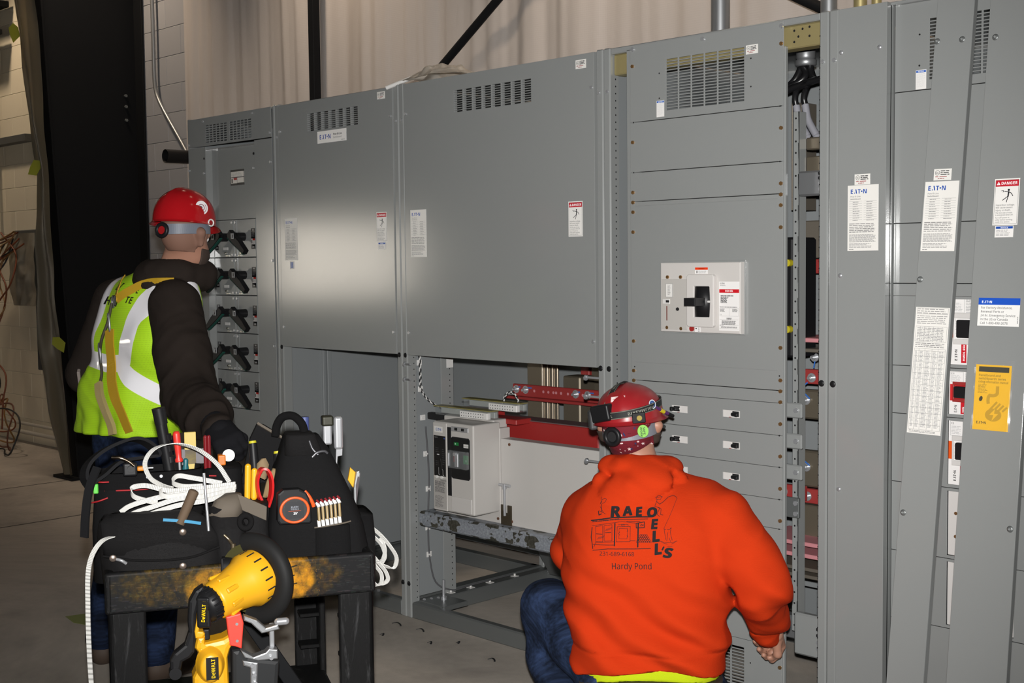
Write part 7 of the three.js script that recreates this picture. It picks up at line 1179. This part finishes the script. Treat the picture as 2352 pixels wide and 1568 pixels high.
  place(o, 'glove', meshField((x, y, z) => Math.min(glove(x, y, z) - 0.004, cone(lerp3(J.re, J.rw, 0.86), 0.05, lerp3(J.re, J.rw, 1.02), 0.04)(x, y, z)), [1.32, 0.74, 1.04], [1.72, 1.1, 1.44], 0.005), fabric(0.012, 0.012, 0.014));
  const inH = (x, y, z, k) => (x - J.head[0]) * hf[k].x + (y - J.head[1]) * hf[k].y + (z - J.head[2]) * hf[k].z;
  place(o, 'hair', meshField((x, y, z) => { const u = inH(x, y, z, 'U'), f = inH(x, y, z, 'F'); return Math.max(head(x, y, z) - 0.003, f - 0.0 - 0.2 * u, -(u + 0.055)); }, [0.62, 1.42, 0.74], [0.98, 1.82, 1.14], 0.006), std(0.22, 0.115, 0.08, 0.75));
  place(o, 'beard', meshField((x, y, z) => { const u = inH(x, y, z, 'U'), f = inH(x, y, z, 'F'); return Math.max(head(x, y, z) - 0.005, -(f - 0.012 + 0.15 * u), u + 0.035); }, [0.62, 1.42, 0.74], [0.98, 1.82, 1.14], 0.006), std(0.05, 0.032, 0.024, 0.85));
  for (const s of [-1, 1]) { const c = add3(add3(add3(J.head, hf.X, s * 0.031), hf.U, 0.008), hf.F, 0.074); place(o, 'eye', new THREE.SphereGeometry(0.011, 12, 8).translate(...c), M.white); }
  const hat = hatGroup(o, [0.797, 1.69, 0.96], hf, 0.02, 0.02);
  part(hat, 'shell', hatShell(0.216, 0.256, 0.13, 0.011, 0.012), new THREE.MeshStandardMaterial({ color: lin(0.4, 0.008, 0.012), roughness: 0.13, side: THREE.DoubleSide }));
  part(hat, 'suspension_band', strap([...Array(25)].map((_, i) => { const a = -0.45 + i / 24 * (Math.PI + 0.9); return [0.092 * Math.cos(a), -0.026 - 0.012 * Math.sin(a), 0.112 * Math.sin(a)]; }), 0.038, 0.004, [0, 1, 0], 60), std(0.17, 0.19, 0.23, 0.45));
  const kn = new THREE.Group(); kn.name = 'ratchet_knob'; kn.position.set(0.0, -0.042, 0.116); kn.rotation.y = 0.1; hat.add(kn);
  part(kn, 'dial', new THREE.TorusGeometry(0.022, 0.008, 12, 28), sawBlack, [0, 0, 0.003]); part(kn, 'red_hub', cyl(0.017, 0.012, 22).rotateX(1.57), std(0.35, 0.01, 0.012, 0.4));
  part(hat, 'sticker', cyl(0.026, 0.0015, 28).rotateX(1.57), new THREE.MeshStandardMaterial({ map: tex(160, 160, (g, w, h) => { g.fillStyle = '#eceaec'; g.fillRect(0, 0, w, h); g.strokeStyle = '#8a5866'; g.lineWidth = 10; g.beginPath(); g.arc(80, 84, 36, 0, 7); g.stroke(); g.fillStyle = '#5a4650'; g.beginPath(); g.ellipse(80, 92, 15, 22, 0, 0, 7); g.fill(); g.lineWidth = 7; g.beginPath(); g.arc(80, 80, 58, 3.6, 5.8); g.stroke(); }), roughness: 0.3 }), [0.1, 0.05, 0.02], [-0.35, 1.25, 0.0]);
  part(hat, 'accessory_clip', new THREE.TorusGeometry(0.012, 0.003, 8, 20), M.white, [0.112, -0.002, -0.02], [0, 1.4, 0]);
}
// scraps of cut insulation and tape on the concrete
[[0.98, 0.1, 'long black scrap of cable jacket on the floor before the open bay', 0.06], [1.12, 0.09, 'thin curved black scrap right of the long cable jacket scrap', 0.05], [1.05, 0.24, 'small black crumb of tape on the floor left of centre', 0.018], [1.28, 0.18, 'short dark scrap on the floor near the sill of the open bay', 0.022], [1.36, 0.1, 'tiny dark scrap close to the steel sill', 0.012], [1.62, 0.16, 'thin dark wire clipping near the crouching knee', 0.04]].forEach(([x, z, l, s], i) => {
  tag(part(scene, 'floor_scrap', strap([[x - s / 2, 0.003, z + 0.01], [x - s / 5, 0.006, z - 0.004], [x + s / 4, 0.004, z + 0.002], [x + s / 2, 0.003, z + 0.012]], 0.007, 0.002, [0.2, 0, 1], 14), M.dark), l, 'scrap');
});
renderer.render(scene, camera);
